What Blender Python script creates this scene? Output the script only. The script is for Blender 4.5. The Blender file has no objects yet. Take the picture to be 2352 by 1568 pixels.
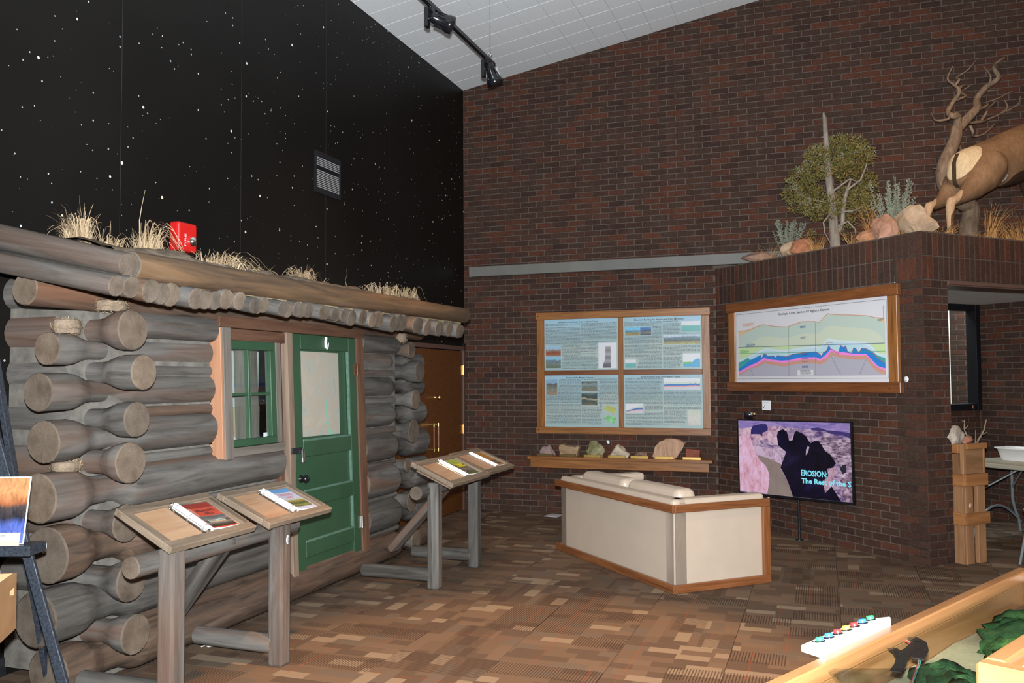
import bpy, bmesh, math, random
from mathutils import Matrix, Vector, noise
random.seed(7)
S = bpy.context.scene
COL = S.collection
R2 = math.sqrt(.5)

# ---------------------------------------------------------------- camera
CAM = Vector((4.132, -10.009, 1.571))
yaw, pitch, roll = math.radians(19.558), math.radians(2.543), math.radians(-.34686)
fwd = Vector((-math.sin(yaw)*math.cos(pitch), math.cos(yaw)*math.cos(pitch), math.sin(pitch)))
right0 = Vector((math.cos(yaw), math.sin(yaw), 0))
up0 = right0.cross(fwd)
cr = right0*math.cos(roll) + up0*math.sin(roll)
cu = up0*math.cos(roll) - right0*math.sin(roll)
cd = bpy.data.cameras.new('camera')
cam = bpy.data.objects.new('camera', cd)
COL.objects.link(cam)
cam.matrix_world = Matrix(((cr.x, cu.x, -fwd.x, CAM.x), (cr.y, cu.y, -fwd.y, CAM.y), (cr.z, cu.z, -fwd.z, CAM.z), (0, 0, 0, 1)))
cd.sensor_width = 36
cd.lens = 2006.58/2352*36
cd.clip_start = .05
cd.clip_end = 100
S.camera = cam
FPX = 2006.58

def depth_px(p):
    d = Vector(p)-CAM
    z = d.dot(fwd)
    if z < .1:
        return None
    return z, 1176+FPX*d.dot(cr)/z, 784-FPX*d.dot(cu)/z

# ---------------------------------------------------------------- world, lights, exposure
S.view_settings.view_transform = 'Standard'
S.view_settings.look = 'None'
S.view_settings.gamma = 1
S.view_settings.use_curve_mapping = False
S.view_settings.exposure = 0.0
w = bpy.data.worlds.new('room_ambience')
S.world = w
w.use_nodes = True
w.node_tree.nodes['Background'].inputs[0].default_value = (1.0, .72, .50, 1)
w.node_tree.nodes['Background'].inputs[1].default_value = .26

def lamp(name, kind, loc, energy, color, target=None, **kw):
    l = bpy.data.lights.new(name, kind)
    l.energy = energy
    l.color = color
    for k, v in kw.items():
        setattr(l, k, v)
    o = bpy.data.objects.new(name, l)
    COL.objects.link(o)
    o.location = loc
    if target is not None:
        o.rotation_euler = (Vector(target)-Vector(loc)).to_track_quat('-Z', 'Y').to_euler()
    return o

# the photographer's flash, just above the lens
lamp('camera_flash', 'SPOT', CAM+Vector((0, 0, .15))-fwd*.02, 3300, (.93, .97, 1.0), CAM+fwd*5+Vector((0, 0, .25)), spot_size=math.radians(112), spot_blend=.9, shadow_soft_size=.03)
# warm gallery track spots (off frame)
lamp('track_spot_floor', 'SPOT', (3.3, -6.6, 5.0), 1400, (1, .52, .18), (2.75, -5.75, 0), spot_size=math.radians(44), spot_blend=.45, shadow_soft_size=.06)
lamp('track_spot_sofa', 'SPOT', (4.0, -5.6, 5.2), 260, (1, .62, .33), (3.3, -2.9, .2), spot_size=math.radians(60), spot_blend=.8, shadow_soft_size=.08)
lamp('track_spot_lectern', 'SPOT', (1.6, -4.9, 4.6), 120, (1, .60, .30), (1.35, -3.4, .8), spot_size=math.radians(30), spot_blend=.6, shadow_soft_size=.05)
lamp('track_spot_roof', 'SPOT', (2.2, -4.6, 5.0), 130, (1, .62, .33), (.6, -3.4, 2.2), spot_size=math.radians(60), spot_blend=.7, shadow_soft_size=.05)
lamp('track_spot_sheep', 'SPOT', (5.6, -3.6, 5.9), 230, (1, .60, .30), (5.4, -.9, 3.3), spot_size=math.radians(48), spot_blend=.7, shadow_soft_size=.05)
# alcove ceiling fixture and daylight outside the alcove window
lamp('alcove_fixture', 'AREA', (6.5, -.55, 2.37), 7, (1, .95, .85), (6.4, -.5, 0), shape='DISK', size=.5)
lamp('outdoor_daylight', 'AREA', (5.2, 1.95, 4.0), 420, (.86, .95, 1), (5.3, 2.75, 1.5), shape='SQUARE', size=2.0)
# added cool fill aimed up at the high ceiling, standing in for daylight
lamp('ceiling_daylight_fill', 'AREA', (3.2, -7.2, 2.6), 85, (.66, .86, 1), (1.9, -1.6, 5.6), shape='SQUARE', size=1.6)

# ---------------------------------------------------------------- helpers
WM = {}
I4 = Matrix.Identity(4)

def lin(c):
    return tuple(((v/255)/12.92 if v/255 <= .04045 else ((v/255+.055)/1.055)**2.4) for v in c)

def T(x, y, z):
    return Matrix.Translation((x, y, z))

def FR(o, right, up):
    r = Vector(right).normalized()
    u = Vector(up).normalized()
    n = r.cross(u).normalized()
    u = n.cross(r)
    return Matrix(((r.x, u.x, n.x, o[0]), (r.y, u.y, n.y, o[1]), (r.z, u.z, n.z, o[2]), (0, 0, 0, 1)))

def along(p0, p1, hint=(0, 0, 1)):
    """frame with Z along p0->p1, origin p0"""
    p0, p1 = Vector(p0), Vector(p1)
    z = (p1-p0).normalized()
    h = Vector(hint)
    if abs(z.dot(h)) > .95:
        h = Vector((0, 1, 0))
    x = h.cross(z).normalized()
    y = z.cross(x)
    return Matrix(((x.x, y.x, z.x, p0.x), (x.y, y.y, z.y, p0.y), (x.z, y.z, z.z, p0.z), (0, 0, 0, 1))), (p1-p0).length

class MB:
    def __init__(s):
        s.v, s.f, s.m, s.s = [], [], [], []

    def add(s, vs, fs, mi=0, sm=False, M=None):
        b = len(s.v)
        if M is not None:
            vs = [M @ Vector(v) for v in vs]
        s.v += [tuple(v) for v in vs]
        for f in fs:
            s.f.append(tuple(i+b for i in f))
            s.m.append(mi)
            s.s.append(sm)
        return s

    def box(s, x0, y0, z0, x1, y1, z1, mi=0, M=None):
        vs = [(x0, y0, z0), (x1, y0, z0), (x1, y1, z0), (x0, y1, z0), (x0, y0, z1), (x1, y0, z1), (x1, y1, z1), (x0, y1, z1)]
        return s.add(vs, [(3, 2, 1, 0), (4, 5, 6, 7), (0, 1, 5, 4), (1, 2, 6, 5), (2, 3, 7, 6), (3, 0, 4, 7)], mi, False, M)

    def prism(s, poly, z0, z1, mi=0, M=None):
        n = len(poly)
        a = sum(poly[i][0]*poly[(i+1) % n][1]-poly[(i+1) % n][0]*poly[i][1] for i in range(n))
        if a < 0:
            poly = poly[::-1]
        vs = [(p[0], p[1], z0) for p in poly]+[(p[0], p[1], z1) for p in poly]
        fs = [tuple(range(n-1, -1, -1)), tuple(range(n, 2*n))]+[(i, (i+1) % n, n+(i+1) % n, n+i) for i in range(n)]
        return s.add(vs, fs, mi, False, M)

    def tube(s, pts, rad, n=8, mi=0, M=None, cap=True, capmi=None, flat=1.0):
        pts = [Vector(p) for p in pts]
        if not hasattr(rad, '__len__'):
            rad = [rad]*len(pts)
        vs, fs = [], []
        ref = None
        for i, p in enumerate(pts):
            t = (pts[min(i+1, len(pts)-1)]-pts[max(i-1, 0)]).normalized()
            if ref is None:
                ref = Vector((0, 0, 1)) if abs(t.z) < .9 else Vector((1, 0, 0))
            x = ref.cross(t)
            if x.length < 1e-6:
                x = Vector((1, 0, 0)).cross(t)
            x.normalize()
            y = t.cross(x)
            ref = y
            for k in range(n):
                a = 2*math.pi*k/n
                vs.append(p+(x*math.cos(a)+y*math.sin(a)*flat)*rad[i])
        for i in range(len(pts)-1):
            for k in range(n):
                a, b = i*n+k, i*n+(k+1) % n
                fs.append((a, b, b+n, a+n))
        s.add(vs, fs, mi, True, M)
        if cap:
            cm = mi if capmi is None else capmi
            s.add(vs[:n], [tuple(range(n-1, -1, -1))], cm, False, M)
            s.add(vs[-n:], [tuple(range(n))], cm, False, M)
        return s

    def lathe(s, prof, n=16, mi=0, M=None, close=True):
        """prof: (r,z) list around local Z"""
        vs, fs = [], []
        for r, z in prof:
            for k in range(n):
                a = 2*math.pi*k/n
                vs.append((r*math.cos(a), r*math.sin(a), z))
        for i in range(len(prof)-1):
            for k in range(n):
                a, b = i*n+k, i*n+(k+1) % n
                fs.append((a, b, b+n, a+n))
        s.add(vs, fs, mi, True, M)
        if close:
            s.add(vs[:n], [tuple(range(n-1, -1, -1))], mi, False, M)
            s.add(vs[-n:], [tuple(range(n))], mi, False, M)
        return s

    def mesh(s, name, mats):
        me = bpy.data.meshes.new(name)
        me.from_pydata(s.v, [], s.f)
        for m in (mats if isinstance(mats, (list, tuple)) else [mats]):
            me.materials.append(m)
        me.polygons.foreach_set('material_index', s.m)
        me.polygons.foreach_set('use_smooth', s.s)
        me.update()
        return me

    def build(s, name, mats, parent=None, M=None, bevel=0, seg=1):
        o = put(name, s.mesh(name, mats), parent, M)
        if bevel:
            b = o.modifiers.new('bevel', 'BEVEL')
            b.width = bevel
            b.segments = seg
            b.limit_method = 'ANGLE'
        return o

def put(name, data, parent=None, M=None):
    o = bpy.data.objects.new(name, data)
    COL.objects.link(o)
    if M is None:
        M = WM[parent.name] if parent else I4
    WM[o.name] = M.copy()
    if parent:
        o.parent = parent
        o.matrix_basis = WM[parent.name].inverted() @ M
    else:
        o.matrix_basis = M
    return o

def tag(o, label=None, cat=None, group=None, kind=None):
    if label:
        o['label'] = label
    if cat:
        o['category'] = cat
    if group:
        o['group'] = group
    if kind:
        o['kind'] = kind
    return o

def thing(name, label, cat, M, group=None):
    o = put(name, None, None, M)
    o.empty_display_size = .1
    return tag(o, label, cat, group)

def struct(o, label=None):
    o['kind'] = 'structure'
    if label:
        o['label'] = label
    return o

# ---------------------------------------------------------------- materials
class NT:
    def __init__(s, name, rough=.6, spec=.3, metal=0.0):
        s.m = bpy.data.materials.new(name)
        s.m.use_nodes = True
        s.t = s.m.node_tree
        s.b = s.t.nodes['Principled BSDF']
        s.b.inputs['Roughness'].default_value = rough
        s.b.inputs['Specular IOR Level'].default_value = spec
        s.b.inputs['Metallic'].default_value = metal

    def n(s, typ, **kw):
        nd = s.t.nodes.new(typ)
        for k, v in kw.items():
            if k.startswith('i_'):
                key = k[2:]
                key = int(key) if key.isdigit() else key.replace('_', ' ')
                s.put(nd.inputs[key], v)
            else:
                setattr(nd, k, v)
        return nd

    def put(s, sock, v):
        if isinstance(v, bpy.types.NodeSocket):
            s.t.links.new(v, sock)
        elif isinstance(v, (tuple, list)) and len(v) == 3 and sock.type == 'RGBA':
            sock.default_value = (*v, 1)
        else:
            sock.default_value = v

    def math(s, op, a, b=0.0, c=0.0):
        nd = s.n('ShaderNodeMath', operation=op)
        s.put(nd.inputs[0], a)
        s.put(nd.inputs[1], b)
        s.put(nd.inputs[2], c)
        return nd.outputs[0]

    def mix(s, fac, a, b, blend='MIX'):
        nd = s.n('ShaderNodeMix', data_type='RGBA', blend_type=blend)
        s.put(nd.inputs[0], fac)
        s.put(nd.inputs[6], a)
        s.put(nd.inputs[7], b)
        return nd.outputs[2]

    def ramp(s, fac, stops, interp='LINEAR'):
        nd = s.n('ShaderNodeValToRGB')
        cr_ = nd.color_ramp
        cr_.interpolation = interp
        while len(cr_.elements) < len(stops):
            cr_.elements.new(.5)
        for e, (p, c) in zip(cr_.elements, stops):
            e.position = p
            e.color = (*c, 1) if len(c) == 3 else c
        s.put(nd.inputs[0], fac)
        return nd.outputs[0]

    def coord(s, out='Object'):
        return s.n('ShaderNodeTexCoord').outputs[out]

    def rnd(s):
        return s.n('ShaderNodeObjectInfo').outputs['Random']

    def map(s, vec, scale=(1, 1, 1), loc=None, rndloc=False):
        nd = s.n('ShaderNodeMapping')
        s.put(nd.inputs[0], vec)
        nd.inputs['Scale'].default_value = scale
        if rndloc:
            a = s.n('ShaderNodeVectorMath', operation='SCALE')
            a.inputs[0].default_value = (13.1, 7.7, 29.3)
            s.put(a.inputs['Scale'], s.rnd())
            s.put(nd.inputs['Location'], a.outputs[0])
        elif loc:
            nd.inputs['Location'].default_value = loc
        return nd.outputs[0]

    def noise(s, vec, scale=5, detail=4, rough=.55, dist=0.0):
        nd = s.n('ShaderNodeTexNoise')
        s.put(nd.inputs['Vector'], vec)
        nd.inputs['Scale'].default_value = scale
        nd.inputs['Detail'].default_value = detail
        nd.inputs['Roughness'].default_value = rough
        nd.inputs['Distortion'].default_value = dist
        return nd.outputs[0]

    def white(s, vec):
        nd = s.n('ShaderNodeTexWhiteNoise', noise_dimensions='3D')
        s.put(nd.inputs['Vector'], vec)
        return nd.outputs[0]

    def comb(s, x, y, z=0.0):
        nd = s.n('ShaderNodeCombineXYZ')
        s.put(nd.inputs[0], x)
        s.put(nd.inputs[1], y)
        s.put(nd.inputs[2], z)
        return nd.outputs[0]

    def sep(s, v):
        nd = s.n('ShaderNodeSeparateXYZ')
        s.put(nd.inputs[0], v)
        return nd.outputs

    def base(s, c):
        s.put(s.b.inputs['Base Color'], c)
        return s

    def bump(s, h, strength=.3, dist=.01):
        nd = s.n('ShaderNodeBump')
        nd.inputs['Strength'].default_value = strength
        nd.inputs['Distance'].default_value = dist
        s.put(nd.inputs['Height'], h)
        s.put(s.b.inputs['Normal'], nd.outputs[0])
        return s

def plain(name, c, rough=.5, spec=.3, metal=0.0, var=0.0, scale=20, bump=0.0):
    k = NT(name, rough, spec, metal)
    if var or bump:
        nz = k.noise(k.map(k.coord(), rndloc=True), scale, 5)
        d = tuple(v*(1-var) for v in c)
        u = tuple(min(1, v*(1+var)) for v in c)
        k.base(k.ramp(nz, [(.3, d), (.7, u)]))
        if bump:
            k.bump(nz, bump, .004)
    else:
        k.base(c)
    return k.m

def grainwood(name, stops, scale=(14, 14, 1.2), rough=.5, spec=.3, var=.25, bump=.15, axis=2, dist=.6, det=5, red=None):
    """wood whose grain runs along the object's own axis"""
    k = NT(name, rough, spec)
    sc = [scale[0], scale[1], scale[2]]
    if axis == 0:
        sc = [scale[2], scale[0], scale[1]]
    elif axis == 1:
        sc = [scale[0], scale[2], scale[1]]
    p = k.map(k.coord(), tuple(sc), rndloc=True)
    nz = k.noise(p, 1.0, det, .6, dist)
    c = k.ramp(nz, stops)
    rn = k.rnd()
    if red:
        big = k.noise(k.map(k.coord(), tuple(v*.22 for v in sc), rndloc=True), 1.0, 3, .6, .8)
        f = k.math('MULTIPLY', k.ramp(big, [(.48, (0, 0, 0)), (.66, (1, 1, 1))]), k.math('MULTIPLY', rn, 1.0))
        c = k.mix(f, c, red)
    c = k.mix(1.0, c, k.ramp(rn, [(0, (1-var,)*3), (1, (1+var,)*3)]), 'MULTIPLY')
    k.base(c)
    if bump:
        k.bump(nz, bump, .006)
    return k.m

def emit(name, c, strength=1.0):
    k = NT(name)
    k.base((0.01, .01, .01))
    k.put(k.b.inputs['Emission Color'], c)
    k.b.inputs['Emission Strength'].default_value = strength
    return k.m

MAT = {}
def brick_material(name, stops, grain=.35):
    k = NT(name, .85, .15)
    at = k.n('ShaderNodeAttribute', attribute_name='tint').outputs['Fac']
    r = k.math('FRACT', k.math('ADD', k.math('MULTIPLY', k.rnd(), 1.0), at))
    c = k.ramp(r, stops)
    nz = k.noise(k.map(k.coord(), rndloc=True), 60, 4, .7)
    big = k.noise(k.map(k.coord(), (1, 1, 1), rndloc=True), 7, 3)
    c = k.mix(1.0, c, k.ramp(nz, [(.3, (1-grain,)*3), (.7, (1+grain,)*3)]), 'MULTIPLY')
    c = k.mix(1.0, c, k.ramp(big, [(.3, (.86,)*3), (.7, (1.12,)*3)]), 'MULTIPLY')
    k.base(c)
    k.bump(nz, .35, .004)
    return k.m

BR = [(0, (.036, .0195, .0150)), (.3, (.050, .0245, .0175)), (.55, (.044, .0265, .0195)), (.8, (.066, .0275, .0180)), (1, (.080, .0285, .0165))]
MAT['brick'] = brick_material('brick_brown', BR)
MAT['mortar'] = plain('mortar', (.100, .074, .060), .9, .1, var=.25, scale=40, bump=.3)
k = NT('night_sky_print', .45, .18)
sx, sy, sz = k.sep(k.coord())
def stars(sc, thr, amt):
    v = k.n('ShaderNodeTexVoronoi', feature='F1')
    k.put(v.inputs['Vector'], k.comb(sy, sz, 0.0))
    v.inputs['Scale'].default_value = sc
    d = v.outputs['Distance']
    cr3 = k.sep(v.outputs['Color'])
    size = k.math('MULTIPLY', k.math('POWER', cr3[0], 3.6), thr)
    m = k.math('LESS_THAN', d, size)
    tint = k.mix(cr3[1], (1.0, .82, .6), (.7, .85, 1.0))
    br = k.math('MULTIPLY', m, amt)
    return br, tint
base = k.ramp(k.noise(k.comb(sy, sz, 0.0), .7, 2), [(.3, (.0045, .0040, .0036)), (.7, (.0075, .0066, .0060))])
c = base
for sc, thr, amt in ((4.0, .065, .9), (11, .12, .65), (24, .17, .38)):
    b_, t_ = stars(sc, thr, amt)
    c = k.mix(b_, c, t_)
seam = k.math('LESS_THAN', k.math('ABSOLUTE', k.math('SUBTRACT', k.math('FRACT', k.math('ADD', k.math('DIVIDE', sy, 1.22), .13)), .5)), .0012)
c = k.mix(k.math('MULTIPLY', seam, .06), c, (.6, .6, .6))
k.base(c)
MAT['stars'] = k.m
MAT['ceiltile'] = plain('ceiling_tile_white', (.74, .75, .76), .9, .1, var=.05, scale=90, bump=.25)
MAT['white_ceiling'] = plain('white_plaster', (.80, .79, .76), .8, .1, var=.05, scale=8)
# carpet
k = NT('carpet', .95, .05)
x, y, z = k.sep(k.coord())
rn = k.rnd()
off = k.math('MULTIPLY', rn, 71.0)
yb = k.math('FLOOR', k.math('DIVIDE', k.math('ADD', y, .3048), .0871))
xsh = k.math('MULTIPLY', k.white(k.comb(yb, off, 3.0)), .3)
xb = k.math('FLOOR', k.math('DIVIDE', k.math('ADD', x, xsh), .19))
h1 = k.white(k.comb(xb, yb, off))
col = k.ramp(h1, [(0, (.098, .066, .047)), (.32, (.128, .085, .058)), (.6, (.142, .095, .065)), (.80, (.120, .090, .068)), (.91, (.215, .160, .112)), (1, (.23, .17, .12))], 'CONSTANT')
gx = k.math('FLOOR', k.math('DIVIDE', k.math('ADD', x, .3048), .3048))
gy = k.math('FLOOR', k.math('DIVIDE', k.math('ADD', y, .3048), .2032))
h2 = k.white(k.comb(gx, gy, k.math('ADD', off, 5.0)))
sm = k.math('GREATER_THAN', h2, .60)
st = k.math('LESS_THAN', k.math('FRACT', k.math('DIVIDE', x, .0165)), .42)
col = k.mix(k.math('MULTIPLY', k.math('MULTIPLY', sm, st), .70), col, (.036, .022, .017))
rl = k.math('LESS_THAN', k.math('ABSOLUTE', k.math('SUBTRACT', x, k.math('SUBTRACT', k.math('MULTIPLY', rn, .5), .25))), .0022)
col = k.mix(k.math('MULTIPLY', rl, .55), col, (.30, .050, .022))
pile = k.noise(k.coord(), 420, 2)
col = k.mix(1.0, col, k.ramp(pile, [(.25, (.62,)*3), (.75, (1.38,)*3)]), 'MULTIPLY')
k.base(col)
k.bump(pile, .4, .003)
MAT['carpet'] = k.m
MAT['dark_backing'] = plain('carpet_backing', (.05, .035, .025), .95, .05)
# weathered logs
GREY = [(.24, (.020, .017, .015)), (.38, (.060, .054, .048)), (.52, (.094, .087, .079)), (.68, (.128, .119, .109)), (.85, (.190, .176, .160))]
MAT['log'] = grainwood('weathered_log', GREY, (16, 16, 1.5), .8, .15, .22, .5, 2, .7, 6, red=(.125, .062, .036))
MAT['red_log'] = grainwood('red_brown_log', [(.26, (.022, .015, .012)), (.42, (.066, .046, .034)), (.58, (.110, .070, .048)), (.72, (.135, .105, .086)), (.88, (.17, .15, .13))], (16, 16, 1.7), .8, .15, .15, .5, 2, .8, 6, red=(.160, .066, .034))
MAT['eave_log'] = grainwood('eave_log_amber', [(.25, (.032, .021, .014)), (.45, (.085, .053, .032)), (.62, (.140, .080, .042)), (.85, (.16, .13, .10))], (12, 12, 1.2), .6, .25, .1, .35, 2, .8, 5, red=(.21, .10, .036))
k = NT('log_end_grain', .85, .1)
x, y, z = k.sep(k.coord())
r_ = k.math('SQRT', k.math('ADD', k.math('MULTIPLY', x, x), k.math('MULTIPLY', y, y)))
nz = k.noise(k.map(k.coord(), rndloc=True), 9, 4, .6)
rings = k.math('SINE', k.math('ADD', k.math('MULTIPLY', r_, 620.0), k.math('MULTIPLY', nz, 14.0)))
ang = k.math('ARCTAN2', y, x)
crk = k.noise(k.comb(k.math('MULTIPLY', ang, 2.6), k.math('MULTIPLY', r_, 5.0), k.math('MULTIPLY', k.rnd(), 40.0)), 1.6, 5, .7)
c = k.ramp(nz, [(.25, (.066, .050, .038)), (.5, (.125, .098, .076)), (.75, (.168, .136, .108))])
c = k.mix(k.math('MULTIPLY', k.math('ADD', rings, 1.0), .11), c, (.07, .045, .03))
c = k.mix(k.ramp(crk, [(.26, (1, 1, 1)), (.36, (0, 0, 0))]), c, (.055, .036, .026))
c = k.mix(1.0, c, k.ramp(k.rnd(), [(0, (.72, .75, .78)), (1, (1.15, 1.08, 1.0))]), 'MULTIPLY')
k.base(c)
k.bump(crk, .5, .006)
MAT['log_end'] = k.m
MAT['chinking'] = plain('chinking', (.13, .12, .105), .9, .1, var=.3, scale=14, bump=.4)
MAT['grey_board'] = grainwood('grey_board', [(.25, (.070, .057, .047)), (.5, (.145, .126, .108)), (.8, (.21, .185, .158))], (22, 22, 1.6), .75, .2, .12, .35)
MAT['tan_board'] = grainwood('tan_board', [(.25, (.090, .060, .041)), (.5, (.175, .122, .088)), (.8, (.23, .172, .125))], (22, 22, 1.6), .7, .2, .12, .3)
MAT['rust_board'] = grainwood('rust_board', [(.25, (.050, .025, .016)), (.5, (.115, .057, .034)), (.8, (.165, .092, .057))], (20, 20, 1.6), .7, .2, .12, .3)
MAT['pink_board'] = grainwood('fresh_sawn_board', [(.25, (.25, .115, .060)), (.5, (.34, .165, .092)), (.8, (.38, .20, .12))], (26, 26, 1.4), .6, .25, .05, .15)
MAT['oak'] = grainwood('stained_oak', [(.25, (.105, .038, .011)), (.45, (.215, .085, .024)), (.65, (.290, .120, .035)), (.85, (.345, .155, .05))], (34, 34, 2.2), .33, .45, .06, .10)
MAT['oak_dark'] = grainwood('stained_oak_dark', [(.25, (.070, .024, .010)), (.45, (.150, .052, .018)), (.65, (.200, .070, .024)), (.85, (.24, .095, .035))], (34, 34, 2.2), .33, .45, .06, .10)
MAT['door_wood'] = grainwood('walnut_veneer', [(.25, (.060, .020, .0055)), (.5, (.105, .036, .009)), (.8, (.145, .052, .014))], (28, 28, .9), .30, .5, .0, .04)
MAT['plywood'] = grainwood('plywood', [(.25, (.23, .118, .060)), (.45, (.33, .195, .112)), (.7, (.38, .24, .145)), (.9, (.41, .275, .175))], (11, 11, .9), .45, .3, .04, .05, 0, 1.6, 3)
MAT['case_wood'] = grainwood('varnished_case_wood', [(.25, (.20, .080, .028)), (.5, (.30, .135, .050)), (.8, (.36, .18, .075))], (24, 24, 1.3), .3, .5, .04, .06)
MAT['pine'] = grainwood('pallet_pine', [(.25, (.165, .078, .034)), (.5, (.25, .128, .060)), (.8, (.32, .175, .09))], (18, 18, 1.3), .6, .25, .14, .2)
MAT['pine_stain'] = grainwood('stained_pine', [(.25, (.16, .060, .020)), (.5, (.27, .115, .040)), (.8, (.36, .165, .06))], (18, 18, 1.3), .55, .3, .1, .2)
MAT['green'] = plain('green_paint', (.026, .066, .033), .38, .4, var=.07, scale=5, bump=.03)
MAT['green_edge'] = plain('pale_green_edge', (.08, .15, .105), .4, .4, var=.2, scale=30)  # paler green for the right and bottom edges of the door panels
MAT['black_plastic'] = plain('black_plastic', (.008, .008, .010), .18, .5)
MAT['black_metal'] = plain('black_paint', (.012, .013, .016), .35, .5, var=.3, scale=60, bump=.3)
MAT['black_trim'] = plain('black_trim', (.006, .006, .008), .6, .2)
MAT['easel_black'] = plain('easel_black', (.022, .027, .036), .32, .5, var=.5, scale=90, bump=.5)
MAT['chrome'] = plain('chrome', (.75, .74, .72), .18, .5, 1.0)
MAT['steel'] = plain('brushed_steel', (.55, .54, .52), .35, .5, 1.0)
MAT['brass'] = plain('brass', (.75, .50, .20), .25, .5, 1.0)
MAT['brass_plaque'] = plain('brass_plaque', (.62, .41, .13), .32, .5, 1.0, var=.12, scale=30)
MAT['dull_plaque'] = plain('dull_plaque', (.16, .11, .045), .4, .4, .7)
MAT['rust_metal'] = plain('rusty_hinge', (.16, .075, .04), .6, .3, .6, var=.4, scale=60, bump=.3)
MAT['white'] = plain('white_plastic', (.78, .78, .78), .4, .4)
MAT['paper'] = plain('white_paper', (.76, .76, .78), .6, .2)
MAT['off_white'] = plain('off_white', (.62, .60, .55), .6, .2)
MAT['red_alarm'] = plain('red_plastic', (.50, .014, .012), .3, .4)
MAT['cream'] = plain('cream_vinyl', (.44, .355, .280), .40, .35, var=.03, scale=6, bump=.02)
MAT['duct'] = plain('grey_duct_paint', (.135, .130, .118), .5, .3, var=.10, scale=3)
MAT['trim_red'] = plain('door_trim_brown', (.10, .055, .042), .4, .4)
MAT['soil'] = plain('dry_sod_soil', (.185, .142, .105), .95, .05, var=.35, scale=16, bump=.8)
MAT['straw'] = plain('straw_mat', (.30, .235, .14), .9, .1, var=.35, scale=70, bump=.9)
k = NT('dry_grass', .7, .15)
c = k.ramp(k.white(k.math('MULTIPLY', k.n('ShaderNodeAttribute', attribute_name='tint').outputs['Fac'], 91.7)), [(0, (.17, .112, .062)), (.4, (.255, .182, .108)), (.75, (.34, .245, .148)), (1, (.38, .31, .21))])
k.base(c)
MAT['grass'] = k.m
k = NT('orange_bunch_grass', .7, .15)
c = k.ramp(k.white(k.math('MULTIPLY', k.n('ShaderNodeAttribute', attribute_name='tint').outputs['Fac'], 91.7)), [(0, (.22, .105, .035)), (.5, (.37, .185, .065)), (1, (.46, .27, .11))])
k.base(c)
MAT['bunchgrass'] = k.m
k = NT('juniper_foliage', .7, .15)
c = k.ramp(k.white(k.math('MULTIPLY', k.n('ShaderNodeAttribute', attribute_name='tint').outputs['Fac'], 91.7)), [(0, (.070, .070, .016)), (.35, (.12, .115, .028)), (.6, (.17, .12, .035)), (.8, (.20, .125, .045)), (1, (.15, .15, .06))])
k.base(c)
MAT['juniper'] = k.m
k = NT('sage_foliage', .8, .1)
c = k.ramp(k.white(k.math('MULTIPLY', k.n('ShaderNodeAttribute', attribute_name='tint').outputs['Fac'], 91.7)), [(0, (.145, .165, .115)), (.6, (.21, .23, .165)), (1, (.26, .26, .19))])
k.base(c)
MAT['sage'] = k.m
MAT['berry'] = plain('juniper_berries', (.33, .38, .45), .6, .2)
MAT['bark'] = grainwood('grey_juniper_bark', [(.25, (.12, .095, .075)), (.55, (.24, .20, .165)), (.8, (.34, .30, .26))], (40, 40, 5), .8, .15, .05, .5)
MAT['dead_bark'] = grainwood('brown_dead_wood', [(.25, (.095, .062, .040)), (.55, (.20, .135, .090)), (.8, (.29, .215, .155))], (30, 30, 4), .8, .15, .05, .6)
MAT['sticker_white'] = MAT['paper']

def rock_mat(name, stops, scale=6, band=None):
    k = NT(name, .85, .15)
    p = k.map(k.coord(), band or (1, 1, 1), rndloc=True)
    nz = k.noise(p, scale, 6, .65, .8)
    k.base(k.ramp(nz, stops))
    k.bump(k.noise(k.coord(), 45, 5, .7), .6, .01)
    return k.m

def pic_mat(name, stops, ns=6.0, amt=.25, rough=.35, emitstr=0.0, mot=.3, sc=(1, 1, 1)):
    """flat printed picture: colours by height with mottled variation"""
    k = NT(name, rough, .3)
    g = k.coord('Generated')
    gx_, gy_, gz_ = k.sep(g)
    nz = k.noise(k.map(k.coord(), sc, rndloc=True), ns, 5, .6, .5)
    f = k.math('ADD', gy_, k.math('MULTIPLY', k.math('SUBTRACT', nz, .5), amt))
    c = k.ramp(f, stops)
    n2 = k.noise(k.map(k.coord(), sc, rndloc=True), ns*4, 6, .75)
    c = k.mix(1.0, c, k.ramp(n2, [(.3, (1-mot,)*3), (.7, (1+mot,)*3)]), 'MULTIPLY')
    k.base(c)
    return k.m

def glassy(name, tint=(1, 1, 1), rough=.02, refl=1.0):
    k = NT(name)
    k.t.nodes.remove(k.b)
    tr = k.n('ShaderNodeBsdfTransparent')
    tr.inputs[0].default_value = (*tint, 1)
    gl = k.n('ShaderNodeBsdfGlossy')
    gl.inputs['Roughness'].default_value = rough
    fr = k.n('ShaderNodeFresnel')
    fr.inputs[0].default_value = 1.45
    mx = k.n('ShaderNodeMixShader')
    k.put(mx.inputs[0], k.math('MULTIPLY', k.math('MULTIPLY', fr.outputs[0], refl), k.math('SUBTRACT', 1.0, k.n('ShaderNodeNewGeometry').outputs['Backfacing'])))
    k.put(mx.inputs[1], tr.outputs[0])
    k.put(mx.inputs[2], gl.outputs[0])
    k.put(k.t.nodes['Material Output'].inputs[0], mx.outputs[0])
    return k.m
MAT['glass'] = glassy('clear_glass', (.93, .96, .95))

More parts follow.
